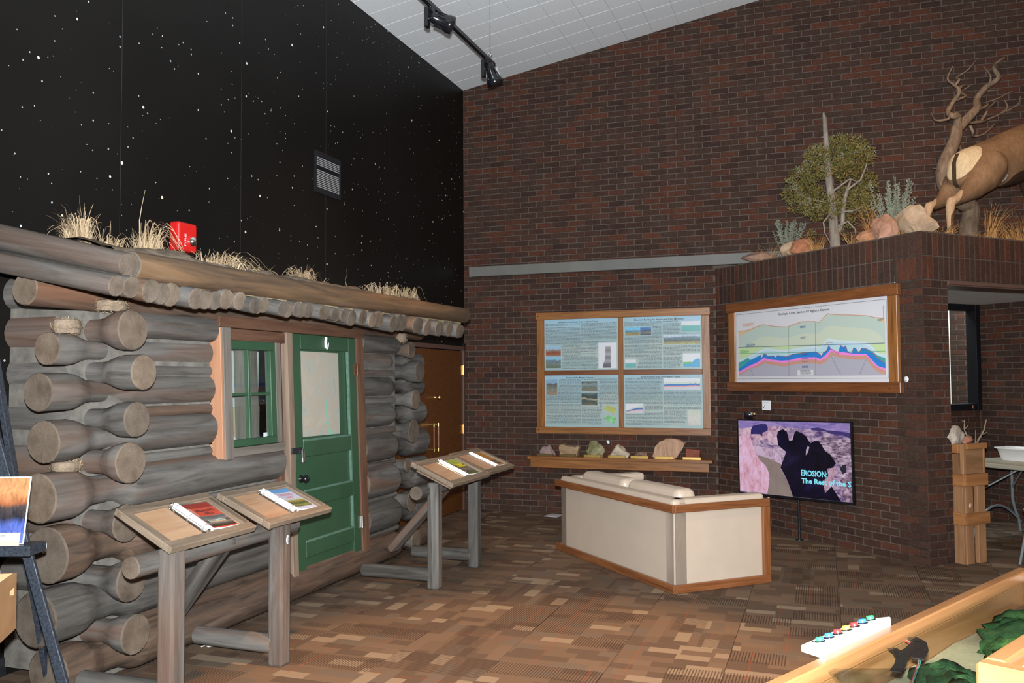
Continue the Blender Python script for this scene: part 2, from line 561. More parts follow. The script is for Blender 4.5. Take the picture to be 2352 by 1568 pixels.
_textcache = {}
def textmesh(s, bold=0.0):
    key = (s, bold)
    if key not in _textcache:
        cu_ = bpy.data.curves.new('t', 'FONT')
        cu_.body = s
        cu_.size = 1
        cu_.offset = bold
        cu_.resolution_u = 2
        o = bpy.data.objects.new('t', cu_)
        COL.objects.link(o)
        dg = bpy.context.evaluated_depsgraph_get()
        ev = o.evaluated_get(dg)
        me = ev.to_mesh()
        vs = [v.co.copy() for v in me.vertices]
        fs = [tuple(p.vertices) for p in me.polygons]
        ev.to_mesh_clear()
        bpy.data.objects.remove(o)
        bpy.data.curves.remove(cu_)
        x0, x1 = min(v.x for v in vs), max(v.x for v in vs)
        y0, y1 = min(v.y for v in vs), max(v.y for v in vs)
        _textcache[key] = ([((v.x-x0)/(x1-x0), (v.y-y0)/(y1-y0), 0) for v in vs], fs)
    return _textcache[key]

def text(name, s, rect, z, mat, parent, M, bold=0.0):
    vs, fs = textmesh(s, bold)
    x0, y0, x1, y1 = rect
    b = MB().add([(x0+v[0]*(x1-x0), y0+v[1]*(y1-y0), z) for v in vs], fs)
    return b.build(name, mat, parent, M)

def flat(name, poly, z, mat, parent, M, th=.0008):
    xs = [p[0] for p in poly]
    ys = [p[1] for p in poly]
    cx, cy = (min(xs)+max(xs))/2, (min(ys)+max(ys))/2
    b = MB().prism([(p[0]-cx, p[1]-cy) for p in poly], -th, 0)
    return b.build(name, mat, parent, M @ T(cx, cy, z))

def rect(x0, y0, x1, y1):
    return [(x0, y0), (x1, y0), (x1, y1), (x0, y1)]

def board(name, p0, p1, wdt, thk, mat, parent, hint=(0, 0, 1), bevel=.004):
    """straight board p0->p1; wdt across the hint direction, thk along it"""
    M, L = along(p0, p1, hint)
    b = MB().box(-wdt/2, -thk/2, -L/2, wdt/2, thk/2, L/2)
    return b.build(name, mat, parent, M @ T(0, 0, L/2), bevel)

def log_mesh(L, r0, r1, notches=(), n=20, seed=0, rough=.05, depth=.40, nw=.15):
    """round log along Z from 0 to L, narrowed around each notch position"""
    b = MB()
    ts = {0.0, L}
    step = .09
    i = 0
    while i*step < L:
        ts.add(round(i*step, 3))
        i += 1
    for c in notches:
        for d in (-.20, -.16, -.12, -.08, -.04, 0, .04, .08, .12, .16, .20):
            if 0 < c+d < L:
                ts.add(round(c+d, 3))
    ts = sorted(ts)
    vs, fs = [], []
    for t in ts:
        r = r0+(r1-r0)*t/L
        f = 1.0
        for c in notches:
            d = abs(t-c)
            u = min(1, max(0, (d-.05)/nw))
            u = u*u*(3-2*u)
            f = min(f, 1-depth*(1-u))
        for k_ in range(n):
            a = 2*math.pi*k_/n
            nn = noise.noise(Vector((math.cos(a)*1.3+seed*7.1, math.sin(a)*1.3, t*1.6)))
            n2 = noise.noise(Vector((math.cos(a)*5+seed*3.1, math.sin(a)*5, t*2.5)))
            q = r*f*(1+rough*nn+rough*.35*n2)
            vs.append((q*math.cos(a), q*math.sin(a), t))
    m = len(ts)
    for i in range(m-1):
        for k_ in range(n):
            a_, b_ = i*n+k_, i*n+(k_+1) % n
            fs.append((a_, b_, b_+n, a_+n))
    b.add(vs, fs, 0, True)
    for lo, zc in ((0, 0.0), ((m-1)*n, L)):
        ring = vs[lo:lo+n]
        inner = [(v[0]*.94, v[1]*.94, zc+(-.006 if lo == 0 else .006)) for v in ring]
        q = ring+inner
        if lo == 0:
            b.add(q, [((k_+1) % n, k_, n+k_, n+(k_+1) % n) for k_ in range(n)], 1)
            b.add(inner, [tuple(range(n-1, -1, -1))], 1)
        else:
            b.add(q, [(k_, (k_+1) % n, n+(k_+1) % n, n+k_) for k_ in range(n)], 1)
            b.add(inner, [tuple(range(n))], 1)
    return b

def log(name, p0, p1, r0, r1, parent, mat='log', notches=(), seed=None, n=20, rough=.05, depth=.40, end='log_end'):
    M, L = along(p0, p1)
    sd = random.random()*50 if seed is None else seed
    return log_mesh(L, r0, r1, notches, n, sd, rough, depth).build(name, [MAT[mat], MAT[end]], parent, M)

def blade_mesh(blades, wid=.004):
    """ribbon blades: each a list of points; tint attribute per blade"""
    vs, fs, tint = [], [], []
    for pts, w0 in blades:
        n = len(pts)
        b0 = len(vs)
        side = Vector((random.uniform(-1, 1), random.uniform(-1, 1), random.uniform(-.3, .3))).normalized()
        tv = random.random()
        for i, p in enumerate(pts):
            ww = w0*(1-.85*i/(n-1))
            vs.append(Vector(p)-side*ww)
            vs.append(Vector(p)+side*ww)
        for i in range(n-1):
            a = b0+2*i
            fs.append((a, a+1, a+3, a+2))
            tint.append(tv)
    return vs, fs, tint

def tinted(name, vs, fs, tint, mats, parent, M, mi=None):
    me = bpy.data.meshes.new(name)
    me.from_pydata([tuple(v) for v in vs], [], fs)
    for m in (mats if isinstance(mats, (list, tuple)) else [mats]):
        me.materials.append(m)
    at = me.attributes.new('tint', 'FLOAT', 'FACE')
    at.data.foreach_set('value', tint)
    if mi:
        me.polygons.foreach_set('material_index', mi)
    me.update()
    return put(name, me, parent, M)

def grass_blades(n, h, spread, lean=(0, 0), curl=.6, w=.0035, base=.03, arch=0.0):
    out = []
    for i in range(n):
        a = random.uniform(0, 2*math.pi)
        rb = base*math.sqrt(random.random())
        p = Vector((rb*math.cos(a), rb*math.sin(a)*.7, -.01))
        hh = h*random.uniform(.35, 1.0)
        da = a+random.uniform(-.8, .8)
        d = Vector((math.cos(da), math.sin(da), 0))*spread*random.uniform(.15, 1)+Vector((lean[0], lean[1], 0))
        pts = []
        c = curl*random.uniform(.2, 1.2)
        for j in range(7):
            t = j/6
            zz = hh*(t-c*t*t*t*.75)
            if arch:
                zz = hh*(math.sin(t*math.pi*(.5+arch*.45*random.uniform(.9, 1.1))))
            pts.append(p+d*(t**1.6)*hh*1.4+Vector((random.uniform(-1, 1)*.006, random.uniform(-1, 1)*.006, zz)))
        out.append((pts, w*random.uniform(.6, 1.3)))
    return out

def rock_mesh(dx, dy, dz, seed, sub=3, rough=.28, flatb=True, blocky=.5):
    bm = bmesh.new()
    bmesh.ops.create_icosphere(bm, subdivisions=sub, radius=1)
    planes = []
    rs = random.Random(seed)
    for i in range(9):
        planes.append((Vector((rs.uniform(-1, 1), rs.uniform(-1, 1), rs.uniform(-1, 1))).normalized(), rs.uniform(.55, .9)))
    for v in bm.verts:
        p = v.co.copy()
        for nrm, d in planes:
            t = p.dot(nrm)
            if t > d:
                p -= nrm*(t-d)*blocky*1.6
        p *= 1+rough*noise.noise(p*1.7+Vector((seed*3.3, 0, 0)))+rough*.4*noise.noise(p*4.5+Vector((0, seed*2.1, 0)))
        if flatb and p.z < -.5:
            p.z = -.5
        v.co = Vector((p.x*dx/2, p.y*dy/2, (p.z+.5)*dz/1.45))
    me = bpy.data.meshes.new('rock')
    bm.to_mesh(me)
    bm.free()
    return me

# ================================================================ STRUCTURE
BW, BH, JT = .1994, .0667, .010
_brick = {}
def brick_mesh(w_, h_, d=.02):
    key = (round(w_, 3), round(h_, 3))
    if key not in _brick:
        a, b_ = key[0]/2, key[1]/2
        c = .0025
        vs = [(-a, -b_, -d), (a, -b_, -d), (a, b_, -d), (-a, b_, -d), (-a, -b_, -c), (a, -b_, -c), (a, b_, -c), (-a, b_, -c),
              (-a+c, -b_+c, 0), (a-c, -b_+c, 0), (a-c, b_-c, 0), (-a+c, b_-c, 0)]
        fs = [(0, 1, 5, 4), (1, 2, 6, 5), (2, 3, 7, 6), (3, 0, 4, 7), (4, 5, 9, 8), (5, 6, 10, 9), (6, 7, 11, 10), (7, 4, 8, 11), (8, 9, 10, 11)]
        m = MB().add(vs, fs).mesh('brick', MAT['brick'])
        _brick[key] = (m, vs, fs)
    return _brick[key]

def courses(x0, x1, n0, n1, phase=0.0, top=None):
    out = []
    for n in range(n0, n1):
        off = phase+(0 if n % 2 == 0 else BW/2)
        m = math.floor((x0-off)/BW)
        while True:
            a, b_ = off+m*BW, off+(m+1)*BW
            m += 1
            if a >= x1:
                break
            a, b_ = max(a, x0), min(b_, x1)
            if b_-a < .035:
                continue
            if top and n*BH > top((a+b_)/2):
                continue
            out.append(((a+b_)/2, n*BH+BH/2, b_-a-JT, BH-JT))
    return out

def soldiers(x0, x1, z0, rows=2, hgt=.203):
    out = []
    n = round((x1-x0)/BH)
    pw = (x1-x0)/n
    for r in range(rows):
        for i in range(n):
            out.append((x0+(i+.5)*pw, z0+(r+.5)*hgt, pw-JT*.9, hgt-JT))
    return out

def lay(parent, M, bricks, limit=300, hide=None):
    sc = []
    for b_ in bricks:
        p = depth_px(M @ Vector((b_[0], b_[1], 0)))
        s_ = 0
        if p and -20 < p[1] < 2372 and -20 < p[2] < 1588:
            s_ = b_[2]*b_[3]/p[0]**2
            if hide and any(h[0] < p[1] < h[2] and h[1] < p[2] < h[3] for h in hide):
                s_ *= .01
        sc.append(s_)
    order = sorted(range(len(bricks)), key=lambda i: -sc[i])
    near = [i for i in order[:limit] if sc[i] > 0]
    ns = set(near)
    rs = random.Random(len(bricks))
    for i in near:
        cx, cy, w_, h_ = bricks[i]
        put('brick', brick_mesh(w_, h_)[0], parent, M @ T(cx, cy, rs.uniform(-.0012, .0012)))
    vs, fs, tint = [], [], []
    for i in order:
        if i in ns:
            continue
        cx, cy, w_, h_ = bricks[i]
        _, v0, f0 = brick_mesh(w_, h_)
        b0 = len(vs)
        dz = rs.uniform(-.0012, .0012)
        vs += [(v[0]+cx, v[1]+cy, v[2]+dz) for v in v0]
        fs += [tuple(q+b0 for q in f) for f in f0]
        tint += [rs.random()]*len(f0)
    if vs:
        o = tinted('brick_courses', vs, fs, tint, MAT['brick'], parent, M)
        o['kind'] = 'stuff'

XL = -.057                      # plane of the night sky wall
CZ = lambda x: 5.219+.168*x     # sloped ceiling

# floor with carpet tiles
fl = struct(MB().box(XL-.2, -14, -.15, 10, 4.0, -.006).build('floor', MAT['dark_backing']), 'carpeted floor of patterned brown carpet tiles')
cm = MB().box(-.3033, -.3033, -.0055, .3033, .3033, 0).mesh('carpet_tile', MAT['carpet'])
rs = random.Random(5)
for i in range(13):
    for j in range(17):
        cx, cy = XL+.3048+i*.6096, -8.7+j*.6096
        if cx > 7.6 or cy > 1.6:
            continue
        put('carpet_tile', cm, fl, T(cx, cy, 0) @ Matrix.Rotation(math.pi/2*rs.choice((0, 0, 2, 2, 1)), 4, 'Z'))

# left wall: night sky print
wl = struct(MB().box(XL-.2, -14, -.15, XL, .2, 6.2).build('wall_left', MAT['stars']), 'black night sky mural wall with white stars')
MBB = MB().box(XL, -14, 0, XL+.012, -6.42, .10)
struct(MBB.build('baseboard_left', MAT['black_metal'], None, None, .003), 'black baseboard under the night sky mural')
struct(MB().box(XL, -.052, 0, XL+.02, -.002, 2.03).build('trim_1', MAT['black_trim']), 'black corner strip beside the brown door')

# back wall of brick
FB = FR((0, 0, 0), (1, 0, 0), (0, 0, 1))
MOR = -.005
b = MB()
b.prism([(XL, 0), (3.02, 0), (3.02, 2.80), (7.4, 2.80), (7.4, CZ(7.4)+.1), (XL, CZ(XL)+.1)], -.25, MOR)
wb = struct(b.build('wall_back', MAT['mortar'], None, FB), 'tall brown brick wall behind the diorama and text panels')
bk = courses(XL, 3.02, 0, 43)+courses(XL, 7.4, 43, 98, top=lambda x: CZ(x)+.02)
lay(wb, FB, bk, 300, hide=[(1215, 700, 1660, 1010), (1270, 1085, 1750, 1400), (0, 0, 1066, 1568), (1760, 280, 2010, 600), (2150, 280, 2352, 600), (1083, 575, 1740, 640)])

# 45 degree wall with the television
FT = FR((3.008, 0, 0), (R2, -R2, 0), (0, 0, 1))
LT = 2.733
wt = struct(MB().prism(rect(0, 0, LT-.005, 2.816), -.30, MOR).build('wall_angled', MAT['mortar'], None, FT), 'angled brown brick wall behind the television')
lay(wt, FT, courses(0, LT, 0, 36, LT)+soldiers(0, LT, 2.404), 300, hide=[(1690, 955, 1965, 1160), (1675, 660, 2065, 900), (1285, 1110, 1740, 1360)])
# end pier and lintel of the alcove opening
OC = (3.008+LT*R2, -LT*R2)
FLN = FR((OC[0], OC[1], 0), (R2, R2, 0), (0, 0, 1))
b = MB().prism([(.005, 0), (.31, 0), (.31, 2.40), (2.80, 2.40), (2.80, 2.816), (.005, 2.816)], -.30, MOR)
wn = struct(b.build('wall_lintel', MAT['mortar'], None, FLN), 'brick pier and soldier course lintel over the alcove')
pier = []
for n in range(36):
    segs = ((0, .1), (.1, .2994)) if n % 2 else ((0, .1994), (.1994, .31))
    if n % 2:
        segs = ((0, .0997), (.0997, .2350), (.2350, .31))
    for a, c_ in segs:
        pier.append(((a+c_)/2, n*BH+BH/2, c_-a-JT*(.5 if a == 0 else 1), BH-JT))
lay(wn, FLN, pier+soldiers(0, 2.8, 2.404), 300)
b = MB().box(.30, 2.372, -.30, 2.80, 2.400, .012).box(.30, 2.36, -.02, 2.8, 2.372, .004)
struct(b.build('trim_2', MAT['trim_red'], None, FLN, .003), 'red brown moulding under the alcove lintel')
# ledge carrying the diorama
b = MB().prism([(3.03, -.01), (4.94, -1.90), (6.85, -.01)], 2.66, 2.817)
struct(b.build('trim_3', MAT['soil']), 'earth covered ledge above the angled wall')

# alcove
AK = (5.816, 1.173)
FA = FR((AK[0], AK[1], 0), (R2, -R2, 0), (0, 0, 1))
wa = struct(MB().prism(rect(0, 0, 3.2, 2.42), -.25, MOR).build('wall_alcove', MAT['mortar'], None, FA), 'brick wall at the back of the alcove')
lay(wa, FA, courses(0, 3.2, 0, 36, .1), 300)
FW = FR((AK[0], AK[1], 0), (R2, R2, 0), (0, 0, 1))
b = MB().prism(rect(-2.2, 0, 0, 1.20), -.25, MOR).prism(rect(-2.2, 1.2, -1.05, 2.42), -.25, MOR)
ww = struct(b.build('wall_window_side', MAT['mortar'], None, FW), 'low brick wall under the alcove window')
lay(ww, FW, courses(-2.2, 0, 0, 18), 300)
struct(MB().prism([(OC[0]-.2, OC[1]+.2), (OC[0]+2.7*R2, OC[1]+2.7*R2), (7.9, -.7), (6.9, .1), (AK[0]+.05, AK[1]+.1), (AK[0]-2.2*R2, AK[1]-2.2*R2)], 2.40, 2.46).build('ceiling_alcove', MAT['white_ceiling']), 'white plaster ceiling of the alcove')
# window
wi = struct(put('window_1', None, None, FW @ T(-1.05, 1.2, 0)), 'black framed alcove window')
fm = MB()
fm.box(-1.05, 1.20, -.10, -.98, 2.40, .02).box(-.075, 1.20, -.10, -.004, 2.40, .03).box(-.98, 1.20, -.10, -.075, 1.275, .02).box(-.98, 2.33, -.10, -.075, 2.40, .02)
fm.build('window_frame', MAT['black_trim'], wi, FW, .003)
MB().box(-.98, 1.275, -.055, -.075, 2.33, -.049).build('window_pane', MAT['glass'], wi, FW)
# building outside the window
FO = FR((5.10, 2.75, 0), (1, 0, 0), (0, 0, 1))
wo = struct(MB().prism(rect(-1.3, -.1, 1.6, 3.4), -.2, MOR).build('wall_outside', MAT['mortar'], None, FO), 'sunlit brick wall outside the alcove window')
lay(wo, FO, courses(-1.3, 1.6, 0, 50), 300)
struct(MB().box(5.62, 2.45, -.1, 5.68, 2.70, 3.3).build('trim_4', MAT['off_white']), 'pale outdoor post seen through the window')

# ceiling of fibre tiles, sloping up to the right
FC = FR((XL, 0, CZ(XL)), (1, 0, .168), (0, -1, 0))
ce = struct(MB().box(-.3, -.3, -.25, 12, 14, -.012).build('ceiling', MAT['white_ceiling'], None, FC), 'sloping white ceiling of square acoustic tiles')
ct = MB().box(-.1508, -.1508, -.012, .1508, .1508, 0).build('ceiling_tile', MAT['ceiltile'], ce, FC @ T(.1524, .1524, 0), .002)
for i in range(16):
    for j in range(18):
        if i == j == 0:
            continue
        p = depth_px(FC @ Vector((.1524+i*.3048, .1524+j*.3048, 0)))
        if not p or p[2] < -140 or p[1] < 500 or p[1] > 2400:
            continue
        o = ct.copy()
        COL.objects.link(o)
        M = FC @ T(.1524+i*.3048, .1524+j*.3048, random.uniform(-.0008, .0008))
        WM[o.name] = M
        o.matrix_basis = WM['ceiling'].inverted() @ M

# brown double door in the left wall
FS = FR((XL, 0, 0), (0, 1, 0), (0, 0, 1))      # x = world Y, y = up, z = out of the wall
d1 = struct(put('door_1', None, None, FS @ T(-.7, 0, 0)), 'brown veneer door in the corner behind the cabin')
MB().box(-1.06, .012, 0, -.115, 1.93, .030).build('door_leaf', MAT['door_wood'], d1, FS @ T(-.5, 0, 0) @ T(.5, 0, 0), .002)
MB().box(-2.0, .012, 0, -1.064, 1.93, .030).build('door_leaf', MAT['door_wood'], d1, FS, .002)
MB().box(-.112, 0, 0, -.062, 1.99, .045).box(-2.05, 1.94, 0, -.062, 1.99, .045).build('door_frame', MAT['trim_red'], d1, FS, .003)
for hz in (1.70, .98, .30):
    MB().box(-.135, hz-.055, .030, -.100, hz+.055, .034).tube([(-.116, hz-.058, .040), (-.116, hz+.058, .040)], .008, 8).build('door_hinge', MAT['brass'], d1, FS)
MB().lathe([(.02, 0), (.02, .008), (.012, .012), (.012, .035), (.026, .045), (.030, .062), (.018, .074), (.001, .076)], 14, close=False).build('door_knob', MAT['brass'], d1, FS @ T(-.93, 1.38, .030))
for hy, px_ in ((-1.0, .075), (-1.12, .075)):
    hb = MB().tube([(hy, .80, px_+.03), (hy, 1.08, px_+.03)], .011, 10)
    h = hb.build('door_handle', MAT['oak_dark'], d1, FS)
    for zz in (.80, 1.08):
        MB().tube([(hy, zz, .030), (hy, zz, px_+.03)], .007, 8).tube([(hy, zz-.018, px_+.03), (hy, zz+.018, px_+.03)], .0135, 10).build('handle_bracket', MAT['brass'], h, FS)

# ================================================================ LOG CABIN
cab = thing('log_cabin', 'weathered grey log cabin front with green door and grassy sod roof', 'cabin', T(.3, -4.6, 0))
YB, YR = -6.36, -2.93            # centre lines of the two end walls
ax = lambda z: .54-.04*z          # centre line of the front wall
FZ = [(1.744, .085), (1.525, .097), (1.280, .108), (1.007, .124), (.723, .140), (.430, .136), (.150, .128)]
LEFT_END = [-6.663, -6.72, -6.692, -6.73, -6.68, -6.752, -6.699]
random.seed(21)
for i, ((z, r), ye) in enumerate(zip(FZ, LEFT_END)):
    x = ax(z)
    low = z < .3
    mid = z < 1.1
    m_ = 'red_log' if i in (4, 6) else 'log'
    if low:
        y1 = -2.47
        log('log', (x+.02, ye, z), (x, y1, z), r, r*.95, cab, 'red_log', (YB-ye, YR-ye), 11+i, depth=.34)
        continue
    y1 = -4.80 if mid else -5.50
    log('log', (x, ye, z), (x, y1, z+.004), r, r*.96, cab, m_, (YB-ye,), 11+i, depth=.40 if i < 5 else .30)
    yr = -2.42-random.uniform(0, .08)
    log('log', (x, -3.66, z), (x, yr, z), r*.98, r*1.02, cab, 'log', (YR+3.66,), 31+i, depth=.42)
# plate log on top, and the short log under it
log('log', (.512, -6.835, 2.025), (.50, -2.46, 2.035), .080, .078, cab, 'red_log', (), 3, end='log_end')
log('log', (.52, -6.25, 1.895), (.52, -5.50, 1.895), .078, .075, cab, 'log', (), 4)
log('log', (.51, -3.66, 1.885), (.51, -3.0, 1.885), .080, .078, cab, 'log', (), 5)
# split filler poles in the gaps
for z, rr in ((1.640, .042), (1.405, .040), (1.145, .032), (.862, .020), (.575, .022), (.285, .026)):
    x = ax(z)+.025
    y1 = -5.50 if z > 1.1 else -4.80
    log('filler_pole', (x, -6.22, z), (x, y1, z), rr, rr, cab, 'red_log' if z in (1.405, .285) else 'log', (), None, 12)
    log('filler_pole', (x, -3.66, z), (x, -3.02, z), rr, rr, cab, 'log', (), None, 12)
# end wall logs with their butts showing past the corners
SD = [(1.847, .721, .107), (1.624, .798, .092), (1.379, .756, .093), (1.154, .720, .108), (.840, .700, .100), (.546, .735, .108), (.276, .765, .103)]
for i, (z, xe, r) in enumerate(SD):
    log('log', (XL+.004, YB, z), (xe, YB, z), r, r, cab, 'log', (ax(z)-XL,), 51+i, depth=.40)
log('log', (XL+.004, YB-.02, 2.06), (.36, YB-.02, 2.06), .10, .10, cab, 'log', (), 60)
SR = [(1.846, .66, .075), (1.652, .74, .098), (1.407, .70, .088), (1.122, .68, .108), (.82, .62, .09), (.500, .66, .112), (.160, .70, .098)]
for i, (z, xe, r) in enumerate(SR):
    log('log', (XL+.004, YR, z), (xe, YR, z), r*.98, r, cab, 'log', (ax(z)-XL,), 71+i, depth=.42)
b = MB()
for q in ((.40, -6.32, .02, .53, -5.50, 1.98), (.40, -5.50, .02, .53, -4.78, 1.09), (.40, -3.68, .02, .53, -3.0, 1.98),
          (XL+.004, -6.43, .05, .46, -6.29, 2.0), (XL+.004, -3.0, .05, .46, -2.88, 2.0)):
    MB().box(*q).build('chinking', MAT['chinking'], cab, I4)

# door and window built on the slightly leaning front plane
ta = math.atan(.04)
FD = FR((.645, 0, 0), (0, 1, 0), (-math.sin(ta), 0, math.cos(ta)))   # x = world Y, y = up the front, z = out
def bd(name, y0, z0, y1, z1, d0, d1_, mat, parent, bev=.003):
    vert = (z1-z0) > (y1-y0)
    cy, cz, cd_ = (y0+y1)/2, (z0+z1)/2, (d0+d1_)/2
    if vert:
        M = FD @ T(cy, cz, cd_) @ Matrix(((0, 1, 0, 0), (0, 0, 1, 0), (1, 0, 0, 0), (0, 0, 0, 1)))
        b_ = MB().box(-(d1_-d0)/2, -(y1-y0)/2, -(z1-z0)/2, (d1_-d0)/2, (y1-y0)/2, (z1-z0)/2)
    else:
        M = FD @ T(cy, cz, cd_) @ Matrix(((0, 0, 1, 0), (1, 0, 0, 0), (0, 1, 0, 0), (0, 0, 0, 1)))
        b_ = MB().box(-(z1-z0)/2, -(d1_-d0)/2, -(y1-y0)/2, (z1-z0)/2, (d1_-d0)/2, (y1-y0)/2)
    return b_.build(name, MAT[mat], parent, M, bev)

bd('trim_board', -5.476, 1.920, -3.64, 1.992, -.10, .012, 'rust_board', cab)
bd('trim_board', -5.380, 1.842, -4.745, 1.917, -.10, -.005, 'rust_board', cab)
bd('trim_board', -5.470, 1.085, -5.388, 1.917, -.06, .030, 'grey_board', cab)
bd('trim_board', -5.490, 1.092, -5.470, 1.915, -.06, .024, 'pink_board', cab)
bd('trim_board', -4.862, 1.155, -4.800, 1.845, -.10, -.010, 'grey_board', cab)
bd('trim_board', -4.800, .20, -4.752, 1.845, -.12, -.035, 'rust_board', cab)
bd('trim_board', -5.388, 1.095, -4.800, 1.152, -.10, .004, 'grey_board', cab)
bd('trim_board', -4.752, .150, -4.684, 1.920, -.10, .014, 'tan_board', cab)
bd('trim_board', -3.772, .150, -3.655, 1.925, -.10, .008, 'rust_board', cab)
bd('trim_board', -4.684, .145, -3.772, .196, -.10, .012, 'grey_board', cab)

# green panelled door
dr = MB()
DZ0, DZ1, DY0, DY1 = .200, 1.918, -4.680, -3.776
openings = [(1.143, 1.808), (.782, 1.028), (.422, .672), (.205+.012, .314)]
XI0, XI1 = -4.565, -3.885
dr.box(DY0, DZ0, -.045, XI0, DZ1, 0).box(XI1, DZ0, -.045, DY1, DZ1, 0)
zs = [DZ1]
for a, c_ in openings:
    dr.box(XI0, c_, -.045, XI1, zs[-1], 0)
    zs.append(a)
dr.box(XI0, DZ0, -.045, XI1, zs[-1], 0)
door = dr.build('door', MAT['green'], cab, FD, .004)
for a, c_ in openings[1:]:
    MB().box(XI0-.005, a-.005, -.034, XI1+.005, c_+.005, -.016).build('door_panel', MAT['green'], door, FD)
MB().box(XI0-.005, 1.138, -.032, XI1+.005, 1.813, -.024).build('door_panel', MAT['green'], door, FD)
for a, c_ in openings[:3]:
    MB().box(XI1-.016, a, -.020, XI1+.002, c_, .0015).box(XI0, a-.004, -.020, XI1, a+.013, .0012).build('panel_moulding', MAT['green_edge'], door, FD, .002)
# map sheet behind the glass opening
k = NT('topographic_map', .5, .2)
p = k.map(k.coord(), (1, 1, 1))
n1 = k.noise(p, 4.5, 6, .65, 1.2)
c = k.ramp(n1, [(.28, (.22, .27, .235)), (.42, (.34, .335, .29)), (.52, (.37, .315, .245)), (.62, (.385, .35, .30)), (.75, (.34, .37, .335))])
mx, my, mz = k.sep(k.coord())
n2 = k.noise(p, 7.0, 4, .6)
riv = k.math('ABSOLUTE', k.math('SUBTRACT', k.math('ADD', mx, k.math('MULTIPLY', my, .35)), k.math('MULTIPLY', k.math('SUBTRACT', n2, .42), .30)))
lake = k.math('MULTIPLY', k.math('LESS_THAN', riv, .016), k.math('LESS_THAN', my, -.06))
c = k.mix(lake, c, (.20, .42, .30))
line = k.math('LESS_THAN', k.math('ABSOLUTE', k.math('SUBTRACT', k.math('FRACT', k.math('MULTIPLY', n1, 9.0)), .5)), .035)
c = k.mix(k.math('MULTIPLY', line, .35), c, (.25, .33, .32))
k.base(c)
flat('map_sheet', [(-4.532, 1.795), (-4.010, 1.793), (-4.022, 1.166), (-4.545, 1.172)], -.021, k.m, door, FD)
MB().lathe([(.001, .062), (.022, .058), (.030, .045), (.026, .030), (.012, .020), (.012, .006), (.028, .003), (.028, 0)][::-1], 16, close=False).build('door_knob', MAT['black_plastic'], door, FD @ T(-4.610, .878, 0))
for hz in (1.667, .449):
    MB().box(-3.81, hz-.045, 0, -3.775, hz+.045, .004).box(-3.770, hz-.045, .006, -3.735, hz+.045, .010).tube([(-3.773, hz-.048, .010), (-3.773, hz+.048, .010)], .008, 8).build('door_hinge', MAT['rust_metal'] if hz > 1 else MAT['steel'], door, FD)
MB().box(-4.742, 1.062, .014, -4.610, 1.104, .022).box(-4.742, 1.062, .0, -4.70, 1.104, .016).build('door_latch', MAT['black_metal'], door, FD, .002)
MB().tube([(-4.222, 1.905, .006), (-4.235, 1.875, .009), (-4.236, 1.835, .009), (-4.222, 1.822, .009), (-4.205, 1.838, .009), (-4.190, 1.866, .006)], [.010, .011, .011, .010, .007, .003], 8).build('painted_mark', MAT['white'], door, FD)
lk = thing('padlock', 'small silver padlock hanging from the black door latch', 'padlock', FD @ T(-4.618, 1.03, .03))
MB().box(-.021, -.034, -.008, .021, .006, .010).build('lock_body', MAT['steel'], lk, None, .003)
MB().tube([(-.013, .004, 0), (-.013, .05, 0), (-.007, .062, 0), (.007, .062, 0), (.013, .05, 0), (.013, .004, 0)], .0045, 8).build('shackle', MAT['chrome'], lk)

# window sash
ws = MB()
WY0, WY1, WZ0, WZ1 = -5.386, -4.864, 1.155, 1.843
GY0, GY1, GZ0, GZ1 = -5.366, -4.925, 1.202, 1.785
ws.box(WY0, WZ0, -.05, WY1, GZ0, -.008).box(WY0, GZ1, -.05, WY1, WZ1, -.008).box(WY0, GZ0, -.05, GY0, GZ1, -.008).box(GY1, GZ0, -.05, WY1, GZ1, -.008)
win = ws.build('window', MAT['green'], cab, FD, .003)
MB().box(-5.166, GZ0, -.045, -5.145, GZ1, -.012).build('muntin', MAT['green'], win, FD, .003)
MB().box(GY0, 1.482, -.045, -5.166, 1.502, -.014).box(-5.145, 1.482, -.045, GY1, 1.502, -.014).build('muntin', MAT['green'], win, FD, .003)
for (a, b2) in ((GY0, -5.166), (-5.145, GY1)):
    for (c0, c1) in ((GZ0, 1.482), (1.502, GZ1)):
        MB().box(a, c0, -.034, b2, c1, -.030).build('pane', MAT['glass'], win, FD)
# what shows behind the panes: backing sheet, lower board, side post
MB().box(.30, -5.42, 1.40, .31, -4.70, 1.95).build('backing_sheet', plain('pale_blue_backing', (.50, .55, .55), .7, .1, var=.05), cab, I4)
MB().box(.31, -5.42, 1.05, .32, -4.70, 1.40).build('backing_sheet', plain('beige_backing', (.46, .39, .25), .7, .1, var=.05), cab, I4)
bd('trim_board', -5.07, 1.16, -4.94, 1.84, -.20, -.10, 'grey_board', cab)
MB().box(.30, -5.42, 1.06, .56, -4.80, 1.10).build('window_shelf', MAT['grey_board'], cab, I4)
